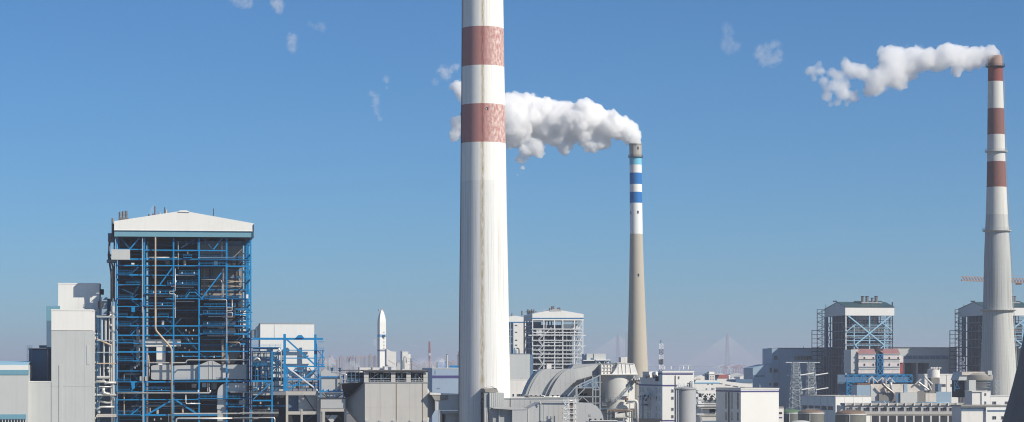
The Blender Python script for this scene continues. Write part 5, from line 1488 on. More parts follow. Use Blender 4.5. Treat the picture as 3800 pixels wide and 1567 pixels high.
r = metres(99, 900, 'H')
SIL = mat('silo_grey', (0.36, 0.37, 0.38), 0.5, grime=.06, streak=.10, scale=.1)
def sh(t, name, prof, m, y, k=48, x=0.0):
    v, f = lathe_geo(prof, k)
    o_ = t.mesh(name, (v, f), m, loc=(x, y, 0))
    for p in o_.data.polygons: p.use_smooth = len(p.vertices) == 4
    o_.data.set_sharp_from_angle(angle=RAD(30))
    return o_
zt = T.Z(752, r)
sh(T, 'shell', [(r, 0), (r, zt)], SIL, r); sh(T, 'rim', [(r + .35, zt), (r + .35, zt + .5), (r * .3, zt + 1.1), (.1, zt + 1.2)], SIL, r)
for x, y0 in ((285, 705), (300, 698), (320, 710), (345, 700), (362, 712), (378, 705), (405, 680), (418, 672)): T.pp('rim_pipe', [(x, 752), (x, y0), (x + 16, y0 - 4), (x + 18, 745)], 3.2, WSTEEL if x != 405 else DSTEEL, 2.0)
T.pbx('filter_box', 398, 690, 424, 738, 3, 6, GSTEEL); T.pbx('rim_walkway', 268, 736, 425, 744, .6, 1.4, GSTEEL)
T.vb('ladder_stile', 297, 755, None, 4, WSTEEL, .9, .2); T.vb('ladder_stile', 282, 745, None, 5, WSTEEL, 1.2, .3)
for k, y in enumerate((770, 858, 905, 982)): T.pbx('side_platform', 478, y, 545, y + 8, 3, 6, WSTEEL)
for y in (790, 930, 1015): T.pp('side_pipe', [(480, y), (520, y), (520, y + 40)], 4, GSTEEL, 3.5)

# lattice mast with white boxes
T = Thing('lattice_mast', 'slim lattice mast in white and dark grey bays above the control block roof', 'mast', 'H', 137, 1120)
MASTW, MASTR = WSTEEL, mat('mast_dark_grey', (0.12, 0.13, 0.16), .6)
ys = [(322, 372, MASTW), (372, 420, MASTR), (420, 468, MASTW), (468, 516, MASTR), (516, 566, MASTW), (566, 640, MASTR)]
for y0, y1, m in ys:
    g = Geo()
    for ly in (0, 3.2):
        c = [T.P(x, y, ly) for x, y in ((120, y0), (154, y0), (154, y1), (120, y1))]
        for i in range(4): g.add(bar_geo(c[i], c[(i + 1) % 4], .26))
        g.add(bar_geo(c[0], c[2], .24)); g.add(bar_geo(c[1], c[3], .24))
    T.mesh('mast_bay', g, m)
T.pbx('mast_drum', 122, 470, 152, 512, .4, 2.8, mat('mast_drum_grey', (0.2, .22, .25), .6))
T.pp('lightning_rod', [(133, 322), (133, 288)], 3, DSTEEL, 1.6)
T.bx('mast_foot', T.X(120), T.X(154), 0, 3.2, 0, T.Z(639), GSTEEL)

# ------------------------------------------------------------------ low white works between silo and white block
T = Thing('gabled_works', 'low white gabled works hall with a row of small window pairs', 'building', 'H', 720, 1500)
T.pprism('hall', [(448, 760), (448, 690), (470, 660), (690, 668), (1000, 706), (1000, 760)], 0, 40, WHITE2)
T.pbx('blue_line', 455, 684, 690, 696, -.3, .1, LBLUE)
for x, y in ((580, 702), (617, 702)):
    a, b = T.P(x - 8, y + 5), T.P(x + 8, y - 5); T.window(a.x, b.x, a.z, b.z, -.02, FRAMEW, GLASS)
for x, y, n in ((705, 696, 3), (768, 709, 5), (842, 721, 5), (910, 732, 4)):
    for k in range(n):
        xx, yy = x - n * 5 + k * 11, y + k * 1.2
        a, b = T.P(xx - 4, yy + 5), T.P(xx + 4, yy - 5); T.window(a.x, b.x, a.z, b.z, -.02, FRAMEW, GLASS)
T.bx('hall_base', T.X(448), T.X(1000), .3, 39, 0, T.Z(760), WHITE2)
for x in (478, 500): T.pbx('roof_door', x - 8, 650, x + 8, 668, 2, 3, mat('ochre_door', (.35, .24, .12), .7))
T = Thing('white_turret', 'small white two storey turret among far low roofs', 'building', 'H', 612, 1900)
T.pbx('wall', 588, 608, 645, 700, 0, 12, WHITE2, zmin=0); T.pbx('cornice', 584, 604, 648, 610, -.4, 12.4, WHITE); T.pbx('upper', 590, 585, 640, 604, 2, 10, WHITE2); T.pbx('shaded_bay', 568, 600, 588, 700, 2, 10, NAVY, zmin=0)
wins(T, [605, 628], [632, 655], 9, 9)
T = Thing('red_roof_shed', 'low shed with a faded red roof among far white roofs', 'building', 'H', 720, 2100)
T.pprism('roof', [(665, 648), (690, 615), (765, 612), (775, 648)], 0, 25, mat('faded_red_roof', (.35, .10, .09), .7)); T.pbx('wall', 665, 648, 775, 720, .3, 24, WHITE2, zmin=0)
T = Thing('cream_standpipe', 'short cream round standpipe beside the faded red roof', 'tank', 'H', 785, 2000)
sh(T, 'shell', [(metres(13, 2000, 'H'), 0), (metres(13, 2000, 'H'), T.Z(622)), (metres(6, 2000, 'H'), T.Z(617))], WHITE2, 3)
T = Thing('dark_roof_shed', 'long shed with a dark slate roof before the slate blue hall', 'building', 'H', 920, 1750)
T.pprism('roof', [(838, 690), (845, 660), (1000, 656), (1000, 690)], 0, 30, NAVY); T.pbx('wall', 838, 690, 1000, 760, .3, 29, GREYC, zmin=0)
T = Thing('pale_gable_shed', 'small pale gabled shed right of the cream standpipe', 'building', 'H', 820, 2200)
T.pprism('roof', [(790, 655), (805, 638), (845, 655)], 0, 20, WHITE2); T.pbx('wall', 790, 655, 845, 720, .2, 19, GREYC, zmin=0)
T = Thing('truss_bridge', 'white conveyor gallery with diagonal braces above a louvred wall', 'conveyor gallery', 'H', 610, 1180)
T.pbx('gallery', 485, 762, 748, 792, 0, 5, WHITE2); T.pbx('floor_beam', 485, 825, 720, 848, -.2, 5, WHITE2); T.pbx('dark_bay', 485, 792, 748, 825, 3, 4, BODYL)
for i in range(6): T.db('diagonal', 520 + i * 32, 794 if i % 2 else 826, 552 + i * 32, 826 if i % 2 else 794, 10, WHITE, -.1)
for x in (486, 520, 584, 648, 715): T.vb('post', x, 792, 826, 7, WHITE, -.1)
T.pbx('louvre_wall', 485, 850, 720, 890, .5, 4, WHITE2)
for k in range(20): T.pbx('louvre', 552 + k * 8, 855, 555 + k * 8, 880, .2, .5, GREY2)
for x in (553, 610, 668): T.tube('wall_fan', T.P(x, 842, -.6), T.P(x, 842, .2), .95, DSTEEL)
T.pbx('end_wall', 720, 770, 752, 900, .6, 5, SLATE)
T.pbx('base', 485, 893, 752, 1000, 1, 6, WHITE2, zmin=0)
for x, y, r_ in ((570, 750, 14), (635, 748, 26), (670, 746, 10)): T.tube('dome_vent', T.P(x, y + 10, 6), T.P(x, y - 8, 6), metres(r_, 1180, 'H'), DUCT)
T = Thing('canopy_shed', 'low white canopy shed with a violet stripe in front of the conveyor gallery', 'building', 'H', 640, 1080)
T.pbx('roof', 490, 908, 752, 920, -2, 10, CONCD); T.pbx('fascia', 500, 921, 752, 934, -1.6, 9, GREYW); T.pbx('door_panel', 648, 934, 712, 982, .2, 2, WHITE); T.pbx('stripe', 648, 944, 712, 953, .05, .2, PURPLE); T.pbx('dark_bay', 592, 938, 646, 972, 1, 2, HOLE)
T.pbx('wall', 500, 935, 752, 1040, 1, 9, WHITE2, zmin=0)
T = Thing('concrete_roof_shed', 'stained concrete roofed shed at the bottom edge between silo and white block', 'building', 'H', 640, 1010)
T.pprism('roof', [(500, 1000), (560, 985), (752, 990), (752, 1006), (500, 1008)], 0, 12, CONCD); T.pbx('wall', 510, 1008, 752, 1090, .3, 11, GREYW, zmin=0); T.pbx('stripe', 530, 1048, 752, 1058, .1, .3, NAVY)
T = Thing('white_block', 'plain white block with a violet cornice stripe and flank windows', 'building', 'H', 1060, 930, rot=0.34)
xa, xb = T.X(889), T.X(1248)
T.bx('wall', xa, xb, 0, 24, 0, T.Z(752), WHITE)
T.bx('parapet', xa - .15, xb + .15, -.15, 24.1, T.Z(752), T.Z(741), WHITE); T.bx('coping', xa - .2, xb + .2, -.2, 24.2, T.Z(741), T.Z(738), CONCD)
T.bx('stripe', xa - .18, xb + .18, -.18, 24, T.Z(776), T.Z(764), PURPLE)
# flank windows are set along the depth of the shaded left side
for d in (2.8, 8.5, 14.2):
    for z in [T.Z(y) for y in (822, 900, 1008)]: T.window(d - .8, d + .8, z - 1.7, z + 1.7, xa, FRAMEW, GLASS, side='l')
T.bx('downpipe', xa - .3, xa - .05, 11.0, 11.5, 0, T.Z(780), DSTEEL)
T = Thing('kiosk', 'narrow white kiosk with a blue stripe right of the white block', 'building', 'I', 205, 1000)
T.pbx('wall', 186, 950, 222, 1090, 0, 6, WHITE2, zmin=0); T.pbx('roof', 184, 944, 224, 952, -.3, 6, CONCD); T.pbx('stripe', 186, 1022, 212, 1032, -.1, .1, PURPLE); T.pbx('window', 188, 985, 210, 1000, -.1, .1, GLASS)

# ------------------------------------------------------------------ the twin boiler houses at the right
FR['I2'] = (2800 + 512, 1050, 0.4870)
SLSTEEL = mat('slate_steel_paint', (0.05, 0.078, 0.12), .5, grime=.2, scale=.3)
def far_boiler(fr, name, label, silencers=True):
    T = Thing(name, label, 'boiler house', fr, 880, 1800)
    L = 58.0
    xl, xr = T.X(691), T.X(1065)
    ze, zf, zr = T.Z(182), T.Z(248), T.Z(146, 22)
    zb = T.Z(200, L)
    # roof and walls of the closed top storey
    v = [(xl, 0, ze), (xr, 0, ze), (xr, 22, zr), (xl, 22, zr), (xr, L, zb), (xl, L, zb)]
    v += [(x, y, z - .5) for x, y, z in v]
    f = [(0, 1, 2, 3), (3, 2, 4, 5), (6, 9, 8, 7), (9, 11, 10, 8), (0, 3, 9, 6), (3, 5, 11, 9), (1, 7, 8, 2), (2, 8, 10, 4), (0, 6, 7, 1), (5, 4, 10, 11)]
    T.mesh('roof', (v, f), ROOFG)
    v = [(xl + .2, .2, ze - .5), (xl + .2, 22, zr - .6), (xl + .2, L - .2, zb - .6), (xl + .2, L - .2, zf), (xl + .2, .2, zf)]
    w = [(xr - .2, y, z) for x, y, z in v]
    T.mesh('top_storey', (v + w, [(0, 1, 2, 3, 4), (9, 8, 7, 6, 5), (0, 4, 9, 5), (4, 3, 8, 9), (2, 7, 8, 3)]), GREYC)  # greyer than the white front: gable shade put into colour
    T.bx('front_cladding', xl, xr, -.1, .15, zf, ze - .4, WHITE)
    T.bx('eaves', xl - .2, xr + .2, -.5, .3, ze - .45, ze - .1, DSTEEL)
    T.bx('cladding_rim', xl, xr, -.2, .2, zf - .5, zf, GSTEEL)
    for x in (600, 690 + 190, 790, 940): T.bx('ridge_vent', T.X(x, 22) - 3, T.X(x, 22) + 3, 20, 24, zr - .2, zr + .8, ROOFG) if x > 690 else None
    for x in (697, 1052): T.vb('column', x, 248, None, 8, DSTEEL if x == 1052 else WSTEEL, 0)
    for x in (760, 990): T.vb('column', x, 330, None, 7, LBLUE, 0)
    T.vb('column', 877, 250, None, 9, LBLUE, -.2)
    for x0, y0, x1, y1, wd in [(715, 252, 990, 475, 9), (1036, 252, 765, 475, 9), (700, 372, 768, 316, 7), (975, 308, 1048, 362, 7), (765, 475, 790, 500, 7), (990, 475, 960, 500, 7)]: T.db('brace', x0, y0, x1, y1, wd, LBLUE, -.3)
    for x0, x1, y, th in [(695, 1065, 376, 6), (760, 1000, 344, 6), (695, 1065, 475, 7), (760, 1000, 425, 5), (930, 1060, 322, 5), (700, 1060, 440, 4), (700, 1060, 402, 4)]: T.hb('beam', x0, x1, y, th, LBLUE, 0, .5)
    for y in (350, 376, 425, 475): T.railing((T.X(700), -.6, T.Z(y)), (T.X(1060), -.6, T.Z(y)), GSTEEL, h=1.4, step=3, w=.14)
    T.bx('furnace_casing', T.X(765), T.X(972), 9, 40, 0, zf, BODYL)
    T.bx('lit_casing_front', T.X(800), T.X(960), 8.4, 9, T.Z(338), T.Z(256), GREYW)  # paler panel puts the sunlit upper casing into colour
    for x in (835, 858): T.vb('casing_rib', x, 282, 340, 8, DSTEEL, 8.1, .3)
    for y in (360, 395, 415, 455): T.hb('duct', 770, 970, y, 12, BODY if y % 2 else PIPET, 5, 3)
    T.bx('dark_core', T.X(704), T.X(764), 10, 40, 0, zf, HOLE)
    T.bx('dark_core', T.X(974), T.X(1050), 18, 44, 0, T.Z(300), HOLE)
    for x in (1010, 1030): T.vb('column', x, 255, None, 7, LBLUE if x == 1010 else SLSTEEL, 10)
    for k, y in enumerate((268, 285, 305, 322, 358, 390, 412, 448, 462)):
        T.hb('inner_beam', 700, 1055, y, 4, SLSTEEL if k % 3 else LBLUE, 2.5 + (k % 3) * 1.5, .4)
    for k, x in enumerate((725, 742, 790, 820, 905, 935, 960, 1018, 1035)):
        T.vb('inner_post', x, 252, None, 4, SLSTEEL, 3.0 + (k % 2) * 2)
    for x0, y0, x1, y1 in ((700, 300, 760, 252), (700, 440, 760, 380), (700, 376, 760, 440), (1000, 440, 1050, 380), (1000, 376, 1050, 440), (820, 425, 870, 380), (900, 380, 950, 425)): T.db('inner_brace', x0, y0, x1, y1, 4, SLSTEEL, 2.0)
    # open left flank
    for i in range(8):
        y = 1 + i * 7.8
        T.bx('flank_column', xl - .35, xl + .35, y, y + .8, 0, zf, SLSTEEL)
        if i % 2: T.bx('flank_column', xl + 14, xl + 14.8, y, y + .8, 0, zf, SLSTEEL)
    lv = [T.Z(y) for y in (300, 366, 430, 490, 560, 630, 700)]
    for z in lv:
        T.bx('flank_beam', xl - .3, xl + .3, .5, L, z - .35, z + .35, SLSTEEL)
        T.bx('flank_floor', xl + .5, xl + 9, 4, 34, z - .5, z - .3, SLSTEEL)
    for i, (za, zb2) in enumerate(zip(lv, lv[1:])):
        for k in (0, 3, 5):
            y0, y1 = 1 + k * 7.8, 8.8 + k * 7.8
            T.bar('flank_brace', (xl, y0 if i % 2 else y1, za), (xl, y1 if i % 2 else y0, zb2), .4, SLSTEEL)
    # stair and lift cage at the back left corner
    for x, y0 in ((478, 203), (515, 203), (545, 203), (438, 362)): T.vb('cage_post', x, y0, None, 5, SLSTEEL, L - 2)
    for y in range(203, 860, 32): T.hb('cage_beam', 478 if y < 360 else 438, 545, y, 4, SLSTEEL, L - 2, .4)
    for k, y in enumerate(range(203, 820, 32)): T.db('cage_brace', 478 if k % 2 else 545, y, 545 if k % 2 else 478, y + 32, 3.5, SLSTEEL, L - 2)
    T.pbx('cage_cladding', 545, 262, 560, 560, L - 8, L - 4, NAVY)
    if silencers:
        for x0, x1, y0 in ((812, 836, 103), (845, 869, 103), (887, 906, 115), (914, 940, 103)):
            a, b = T.P((x0 + x1) / 2, 160, 14), T.P((x0 + x1) / 2, y0, 14)
            o_ = T.tube('silencer', a, b, metres((x1 - x0) / 2, 1800, fr), PIPES, kind='cy')
            T.tube('silencer_rim', b - Vector((0, 0, .5)), b + Vector((0, 0, .15)), metres((x1 - x0) / 2, 1800, fr) + .15, DSTEEL, parent=o_)
        T.pbx('silencer_deck', 815, 147, 972, 156, 12, 16, GSTEEL)
        T.pp('vent_stack', [(1050, 178), (1050, 146)], 5, DSTEEL, 3)
    T.pbx('ridge_ventilator', 605, 136, 630, 146, 23, 26, DSTEEL); T.pp('aerial', [(543, 205), (543, 165)], 2, DSTEEL, L - 6)
    return T
A1 = far_boiler('I', 'dark_boiler_house', 'dark steel boiler house with four roof silencers and light blue cross braces')
A2 = far_boiler('I2', 'dark_boiler_house', 'dark steel boiler house partly hidden behind the red and white chimney')
# hall with the ribbon windows
T = Thing('slate_hall', 'tall slate blue hall with a ribbon window left of the dark boiler house', 'building', 'I', 290, 1857)
T.bx('wall', T.X(190), T.X(700), 0, 36, 0, T.Z(497), SLATE); T.bx('parapet', T.X(188), T.X(700), -.3, 36, T.Z(500), T.Z(495), DSTEEL)
T.bx('stair_bay', T.X(133), T.X(189.5), .4, 30, 0, T.Z(499), SLATE)
for y in (572, 670, 775): 
    a, b = T.P(147, y + 15, .4), T.P(178, y - 15, .4); T.window(a.x, b.x, a.z, b.z, .4, FRAMEW, GLASS, mull=2)
for k in range(6):
    a, b = T.P(303 + k * 22.5, 588), T.P(324.5 + k * 22.5, 557); T.window(a.x, b.x, a.z, b.z, 0, FRAMEW, GLASS)
T.pp('rod', [(374, 497), (374, 485)], 2, DSTEEL, 3)
T = Thing('slate_lean_to', 'lower slate blue lean to with a sloping roof left of the slate hall', 'building', 'H', 1090, 1845)
T.pprism('wall', [(1003, 548), (1140, 516), (1190, 517), (1190, 760), (1003, 760)], 0, 30, SLATE)
a, b = T.P(1160, 595), T.P(1182, 545); T.window(a.x, b.x, a.z, b.z, 0, FRAMEW, GLASS)
a, b = T.P(1158, 715), T.P(1174, 688); T.window(a.x, b.x, a.z, b.z, 0, FRAMEW, GLASS)
T.pbx('stripe', 1003, 615, 1118, 635, -.15, .1, NAVY); T.bx('base', T.X(1003), T.X(1190), .3, 29, 0, T.Z(758), SLATE); T.pp('flue', [(1068, 735), (1068, 708)], 5, DUCT, -20)
# link building between the two
T = Thing('bunker_hall', 'long grey bunker hall with dark bays linking the two dark boiler houses', 'building', 'J', 230, 1850)
T.bx('wall', T.X(-90), T.X(470), 0, 30, T.Z(640), T.Z(545), GREYC); T.bx('parapet', T.X(-90), T.X(470), -.4, 30, T.Z(547), T.Z(542), DSTEEL)
T.pbx('window_band', 80, 600, 410, 625, -.15, .1, NAVY)
for x in (120, 160, 200, 240, 280, 320, 360, 395): T.pbx('mullion', x - 2, 600, x + 2, 625, -.25, -.1, GSTEEL)
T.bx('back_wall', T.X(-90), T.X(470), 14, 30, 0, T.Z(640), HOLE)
for x0, x1 in ((-90, 107), (190, 200), (279, 470)): T.bx('pier', T.X(x0), T.X(x1), .2, 14, 0, T.Z(640), GREYC)
T.pbx('lintel', -90, 636, 470, 650, -.2, .3, GREYC)
# reactors in front of the first boiler
T = Thing('pink_reactors', 'twin white and rust pink reactor casings split by a blue lattice', 'reactor', 'I', 930, 1690)
PINKR = mat('rust_pink_roof', (0.30, 0.15, 0.15), .7, grime=.3, streak=.3); PINKW = mat('rust_streaked_white', (0.66, 0.60, 0.58), .6, grime=.25, streak=.35, dirt=(.25, .12, .10), blotch=.15)
for x0, x1 in ((792, 926), (982, 1108)):
    a = [T.P(x0, 537), T.P(x1, 537), T.P(x1 - 15, 503, 5), T.P(x0 - 40 if x0 < 900 else x0 - 50, 503, 5)]
    b = [Vector((p.x, p.y, p.z - .5)) for p in a]
    T.mesh('roof', (a + b, [(0, 1, 2, 3), (7, 6, 5, 4), (0, 4, 5, 1), (1, 5, 6, 2), (2, 6, 7, 3), (3, 7, 4, 0)]), PINKR)
    T.pbx('casing', x0, 540, x1, 700, 0, 16, PINKW)
    for y in (544, 582, 640, 690): T.pbx('stiffener', x0 - 2, y - 3, x1 + 2, y + 3, -.5, .3, GSTEEL if y != 582 else BODYL)
    for y in (590, 648): T.pbx('service_strip', x0 + 3, y, x1 - 3, y + 12, -.25, .1, GREYC)
    for x in (x0 + 42, x0 + 110):
        for y in (565, 615): T.pbx('door', x, y, x + 10, y + 16, -.3, .1, DSTEEL)
T.pbx('flank_cladding', 735, 508, 791, 690, 2, 20, GREYC)  # grey colour carries the shade of this left flank
for x in (936, 980): T.vb('lattice_post', x, 540, 700, 6, BLUE, -1)
for y0 in (545, 597, 649): T.db('lattice_brace', 938, y0, 978, y0 + 50, 5, BLUE, -1); T.db('lattice_brace', 978, y0, 938, y0 + 50, 5, BLUE, -1); T.hb('lattice_rung', 936, 980, y0, 5, BLUE, -1, .4)
T.pbx('dark_core', 927, 505, 981, 700, 3, 14, HOLE); T.pbx('red_bay', 1110, 610, 1132, 692, 2, 6, mat('oxide_red_panel', (.30, .05, .05), .7)); T.pbx('end_panel', 1108, 555, 1134, 608, 1, 8, PINKW)
T.bx('support', T.X(740), T.X(1130), 2, 16, 0, T.Z(700), HOLE)
T = Thing('blue_truss_deck', 'blue truss deck carrying pipes in front of the pink reactors', 'truss', 'I', 950, 1660)
for y in (702, 755): T.hb('chord', 700, 1202, y, 7, BLUE, 0, .6); T.hb('chord', 700, 1202, y, 7, BLUE, 8, .6)
for k, x in enumerate(range(705, 1206, 62)):
    T.vb('post', x, 702, 755, 6, BLUE, 0)
    if x < 1190: T.db('diagonal', x, 702, x + 62, 755, 5, BLUE, .2); T.db('diagonal', x + 62, 702, x, 755, 5, BLUE, .2)
for x in (705, 760, 830): T.vb('leg', x, 755, None, 7, BLUE, 0)
for y in (800, 850): T.hb('leg_beam', 700, 830, y, 6, BLUE, .1, .5)
for x0, y0, x1, y1 in ((705, 800, 760, 757), (760, 800, 705, 757), (705, 848, 760, 802), (760, 848, 705, 802)): T.db('diagonal', x0, y0, x1, y1, 5, BLUE, .2)
T.bx('deck_floor', T.X(660), T.X(1202), 0.7, 8, T.Z(756) - .3, T.Z(756), BLUED); T.bx('rear_screen', T.X(660), T.X(1202), 9, 9.4, 0, T.Z(700), NAVY)
for x0, y0, x1, y1 in [(850, 755, 895, 715), (895, 715, 940, 760), (940, 750, 975, 722), (975, 722, 1010, 760), (1010, 745, 1030, 722), (1030, 722, 1070, 760)]: T.db('pipe_frame', x0, y0, x1, y1, 6, PINKW, -1.5)
for x in (870, 905, 975, 1000, 1045): T.pp('pipe', [(x, 775), (x, 730)], 6, PIPEW, -2)
# rusty ducts
T = Thing('rusty_flue_train', 'train of white flues streaked with rust and bent grey pipes', 'flue', 'I', 1000, 1500)
RUSTW = mat('rust_stained_white_sheet', (0.60, 0.56, 0.50), .6, grime=.2, streak=.3, dirt=(.28, .13, .06), blotch=.4)
T.pbx('end_box', 780, 778, 884, 862, 0, 12, SLATE); T.pbx('flue', 885, 772, 1140, 835, .5, 12, RUSTW); T.pbx('flue', 1166, 772, 1262, 835, .5, 12, RUSTW); T.pbx('flue_joint', 1140, 770, 1166, 862, 0, 12, SLATE)  # slate blue of the end box is shade put into colour
T.pprism('funnel', [(885, 780), (945, 835), (945, 900), (885, 900)], -.2, 10, GREYC); T.pbx('rust_edge', 785, 764, 880, 778, 0, 12, RUST)
T.pbx('casing', 948, 845, 1075, 900, -2, 8, BODYL); T.pbx('casing', 1112, 836, 1240, 922, -1, 8, GREYC); T.pbx('shade_box', 1076, 840, 1111, 922, 0, 8, NAVY)
T.pp('bent_pipe', [(968, 758), (1000, 795), (1068, 845), (1062, 890), (1035, 918)], 11, PIPES, -3.5); T.pp('bent_pipe', [(1035, 758), (1042, 800), (1066, 850)], 11, DUCT, -3.2); T.pp('bent_pipe', [(1035, 800), (1000, 835)], 7, PIPET, -3)
for x0, x1 in ((985, 1010), (1035, 1010)): T.db('stand', x0, 900, x1, 925, 5, LBLUE, -2.5)
T.bx('plinth', T.X(780), T.X(1262), 0, 8, 0, T.Z(920), HOLE)
T.fr = 'J'
T.pbx('flue', 70, 855, 190, 935, 3, 12, GREYC); T.pprism('curved_flue', [(190, 935), (190, 860), (205, 845), (300, 842), (325, 862), (325, 935)], 0, 12, BODYL); T.pbx('curved_face', 252, 862, 326, 925, -.3, 0, RUSTW)
T.pbx('flue', 326, 852, 432, 935, 2, 12, SLATE); T.pbx('flue', 125, 800, 200, 850, 5, 14, RUSTW); T.pbx('flue', 340, 795, 362, 850, 6, 12, NAVY)
for pts, m in (([(205, 785), (275, 838)], PIPEW), ([(270, 790), (292, 840)], PIPEW), ([(180, 800), (222, 762)], DUCT), ([(248, 750), (300, 800)], DUCT)): T.pp('strut_pipe', pts, 6, m, -1)
T.pp('blue_pipe', [(190, 926), (400, 926), (470, 952)], 4, LBLUE, -3); 
for x in (200, 248, 325, 405): T.vb('blue_post', x, 926, 950, 4, LBLUE, -3)
T.bx('plinth', T.X(60), T.X(480), 3, 10, 0, T.Z(935), HOLE)
T = Thing('cream_annex', 'cream block with small barred windows below the bunker hall', 'building', 'J', 360, 1620)
T.pbx('wall', 246, 730, 480, 860, 0, 14, WHITE2, zmin=0); T.pbx('parapet', 244, 727, 482, 733, -.3, 14, WHITE)
for x0, x1 in ((362, 393), (425, 437)):
    a, b = T.P(x0, 818), T.P(x1, 797); T.window(a.x, b.x, a.z, b.z, 0, FRAMEW, GLASS, mull=4 if x1 - x0 > 20 else 1)
for x in (330, 400): T.vb('downpipe', x, 733, None, 3, GREYW, -.2, .3)
T = Thing('roof_cooler', 'round pale rooftop cooler with small knobs on the cream annex', 'cooler', 'J', 325, 1600)
zc_ = T.Z(722); rc = metres(43, 1600, 'J')
sh(T, 'drum', [(rc, zc_ - 3), (rc, zc_ + 2.6), (rc * .9, zc_ + 3)], WHITE2, 5); sh(T, 'lid', [(rc * .6, zc_ + 3.05), (rc * .6, zc_ + 4)], PIPET, 5)
for k in range(7): T.pbx('knob', 290 + k * 11, 680, 296 + k * 11, 690, .2, 1.2, WHITE2)
T.bx('cooler_base', -rc * .7, rc * .7, 1, 9, 0, zc_ - 3.1, BODYL)
# scrubber by the ringed chimney
T = Thing('ring_deck_scrubber', 'round grey scrubber with ring decks at the foot of the red and white chimney', 'scrubber tower', 'J', 640, 1200)
rr = metres(88, 1200, 'J')
sh(T, 'head', [(rr * 1.2, T.Z(772, rr)), (rr * 1.25, T.Z(760, rr)), (rr * 1.25, T.Z(735, rr)), (rr * 1.05, T.Z(722, rr)), (rr * .2, T.Z(716, rr))], CONCD, rr)
sh(T, 'shell', [(rr * .8, 0), (rr * .8, T.Z(772, rr))], GREYW, rr)
for y in (785, 802, 822):
    sh(T, 'ring_deck', [(rr * 1.05, T.Z(y + 4, rr)), (rr * 1.08, T.Z(y, rr))], GSTEEL if y != 802 else CONC, rr)
T.pbx('neck_duct', 555, 770, 602, 895, -3, 5, GREYC); T.pbx('dark_recess', 480, 770, 554, 890, 4, 14, HOLE)
T.pprism('inlet_hood', [(480, 772), (500, 715), (660, 712), (672, 735), (600, 772)], 2, 14, GREYC); T.pbx('hood_top', 505, 712, 665, 735, 1.2, 12, mat('weathered_cream', (.55, .50, .44), .8, grime=.25, blotch=.3))
for x0, y0, x1, y1 in ((452, 775, 452, 850), (475, 775, 452, 850), (452, 775, 490, 830), (452, 830, 490, 830)): T.db('trestle', x0, y0, x1, y1, 5, BLUED, 0)
T.pbx('disc', 686, 705, 714, 735, -1, 0, GREYC)
for k, x in enumerate((740, 762)): T.vb('stair_post', x, 765, None, 4, GSTEEL, 2)
for k in range(6): T.db('stair_brace', 740 if k % 2 else 762, 770 + k * 18, 762 if k % 2 else 740, 788 + k * 18, 4, GSTEEL, 2)
# white stepped buildings there
T = Thing('stepped_white_office', 'white stepped office with square windows below the ring deck scrubber', 'office building', 'J', 700, 1130)
T.pbx('tower_wall', 576, 850, 642, 960, 0, 10, WHITE2, zmin=0); T.pbx('front_wall', 643, 850, 705, 960, -.5, 10, WHITE, zmin=0); T.pbx('low_wall', 706, 882, 845, 960, -.4, 10, WHITE, zmin=0); T.pbx('parapet', 704, 878, 848, 884, -.6, 10, WHITE2); T.pbx('parapet', 574, 845, 706, 851, -.7, 10, WHITE2)
wins(T, [668], [870, 928], 14, 20, -.5); wins(T, [730, 818], [928], 28, 20, -.4, mull=2)
T = Thing('striped_white_office', 'low white office with a navy stripe at the bottom right', 'office building', 'J', 660, 1060)
T.pbx('side_wall', 502, 950, 672, 1100, 1, 14, WHITE2, zmin=0); T.pbx('front_wall', 673, 952, 822, 1100, 0, 14, WHITE, zmin=0); T.pbx('coping', 500, 944, 824, 953, -.4, 14, CONCD)
T.pbx('stripe', 502, 968, 671, 984, .8, 1.1, NAVY); T.pbx('stripe', 684, 978, 818, 989, -.15, .1, NAVY)
wins(T, [730, 792], [1032], 28, 24, 0, mull=1)
# colonnade building
T = Thing('colonnade_shed', 'long low concrete shed on white posts with a band of dark windows', 'building', 'I', 1000, 1180, rot=0.02)
y0 = 0
XA, XB = T.X(692), T.X(1735)
zA = T.Z(918)
T.bx('roof_beam', XA, XB, -.5, 16, zA - 1.0, zA, CONC); T.bx('wall', XA, XB, .2, 15, T.Z(1012), zA - 1.0, GREYW)
n = 16
for i in range(n):
    a, b = XA + (XB - XA) * i / n, XA + (XB - XA) * (i + 1) / n
    T.bx('rafter_end', a - .25, a + .25, -1.2, .2, zA - 1.3, zA + .3, WHITE)
    T.window(a + .6, b - .6, T.Z(978), T.Z(951), .2, FRAMEW, GLASS, mull=2)
    T.bx('post', a - .35, a + .35, -.3, .4, 0, T.Z(1013), WHITE2)
T.bx('sill_beam', XA, XB, -.3, .2, T.Z(1012), T.Z(998), CONCD)
T.bx('stair_end', XA - 2.5, XA, 1, 12, 0, T.Z(935), GREYC)
T = Thing('panelled_store', 'pale panelled store with a row of windows under its eaves', 'building', 'I', 640, 1220, rot=0.30)
xa, xb = T.X(617), T.X(890)
T.bx('wall', xa, xb, .2, 44, 0, T.Z(868), WHITE)
for i in range(4): T.bx('wall_panel', xa + (xb - xa) * i / 4 + .05, xa + (xb - xa) * (i + 1) / 4 - .05, 0, .2, T.Z(1100), T.Z(868), WHITE)
T.bx('parapet', xa - .2, xb + .2, -.2, 44, T.Z(868), T.Z(862), CONC)
for k in range(5):
    d0, d1 = 3 + k * 8.2, 9.5 + k * 8.2
    T.window(d0, d1, T.Z(972), T.Z(940), xa, FRAMEW, GLASS, side='l', mull=1)
    T.bx('flank_seam', xa - .12, xa + .02, d1 + .8, d1 + 1.0, 0, T.Z(868), GREYC)
for x in (500, 760, 850): pass
for i in range(6): T.pp('roof_vent', [(640 + i * 40, 866), (640 + i * 40, 853)], 3, WSTEEL, 4)
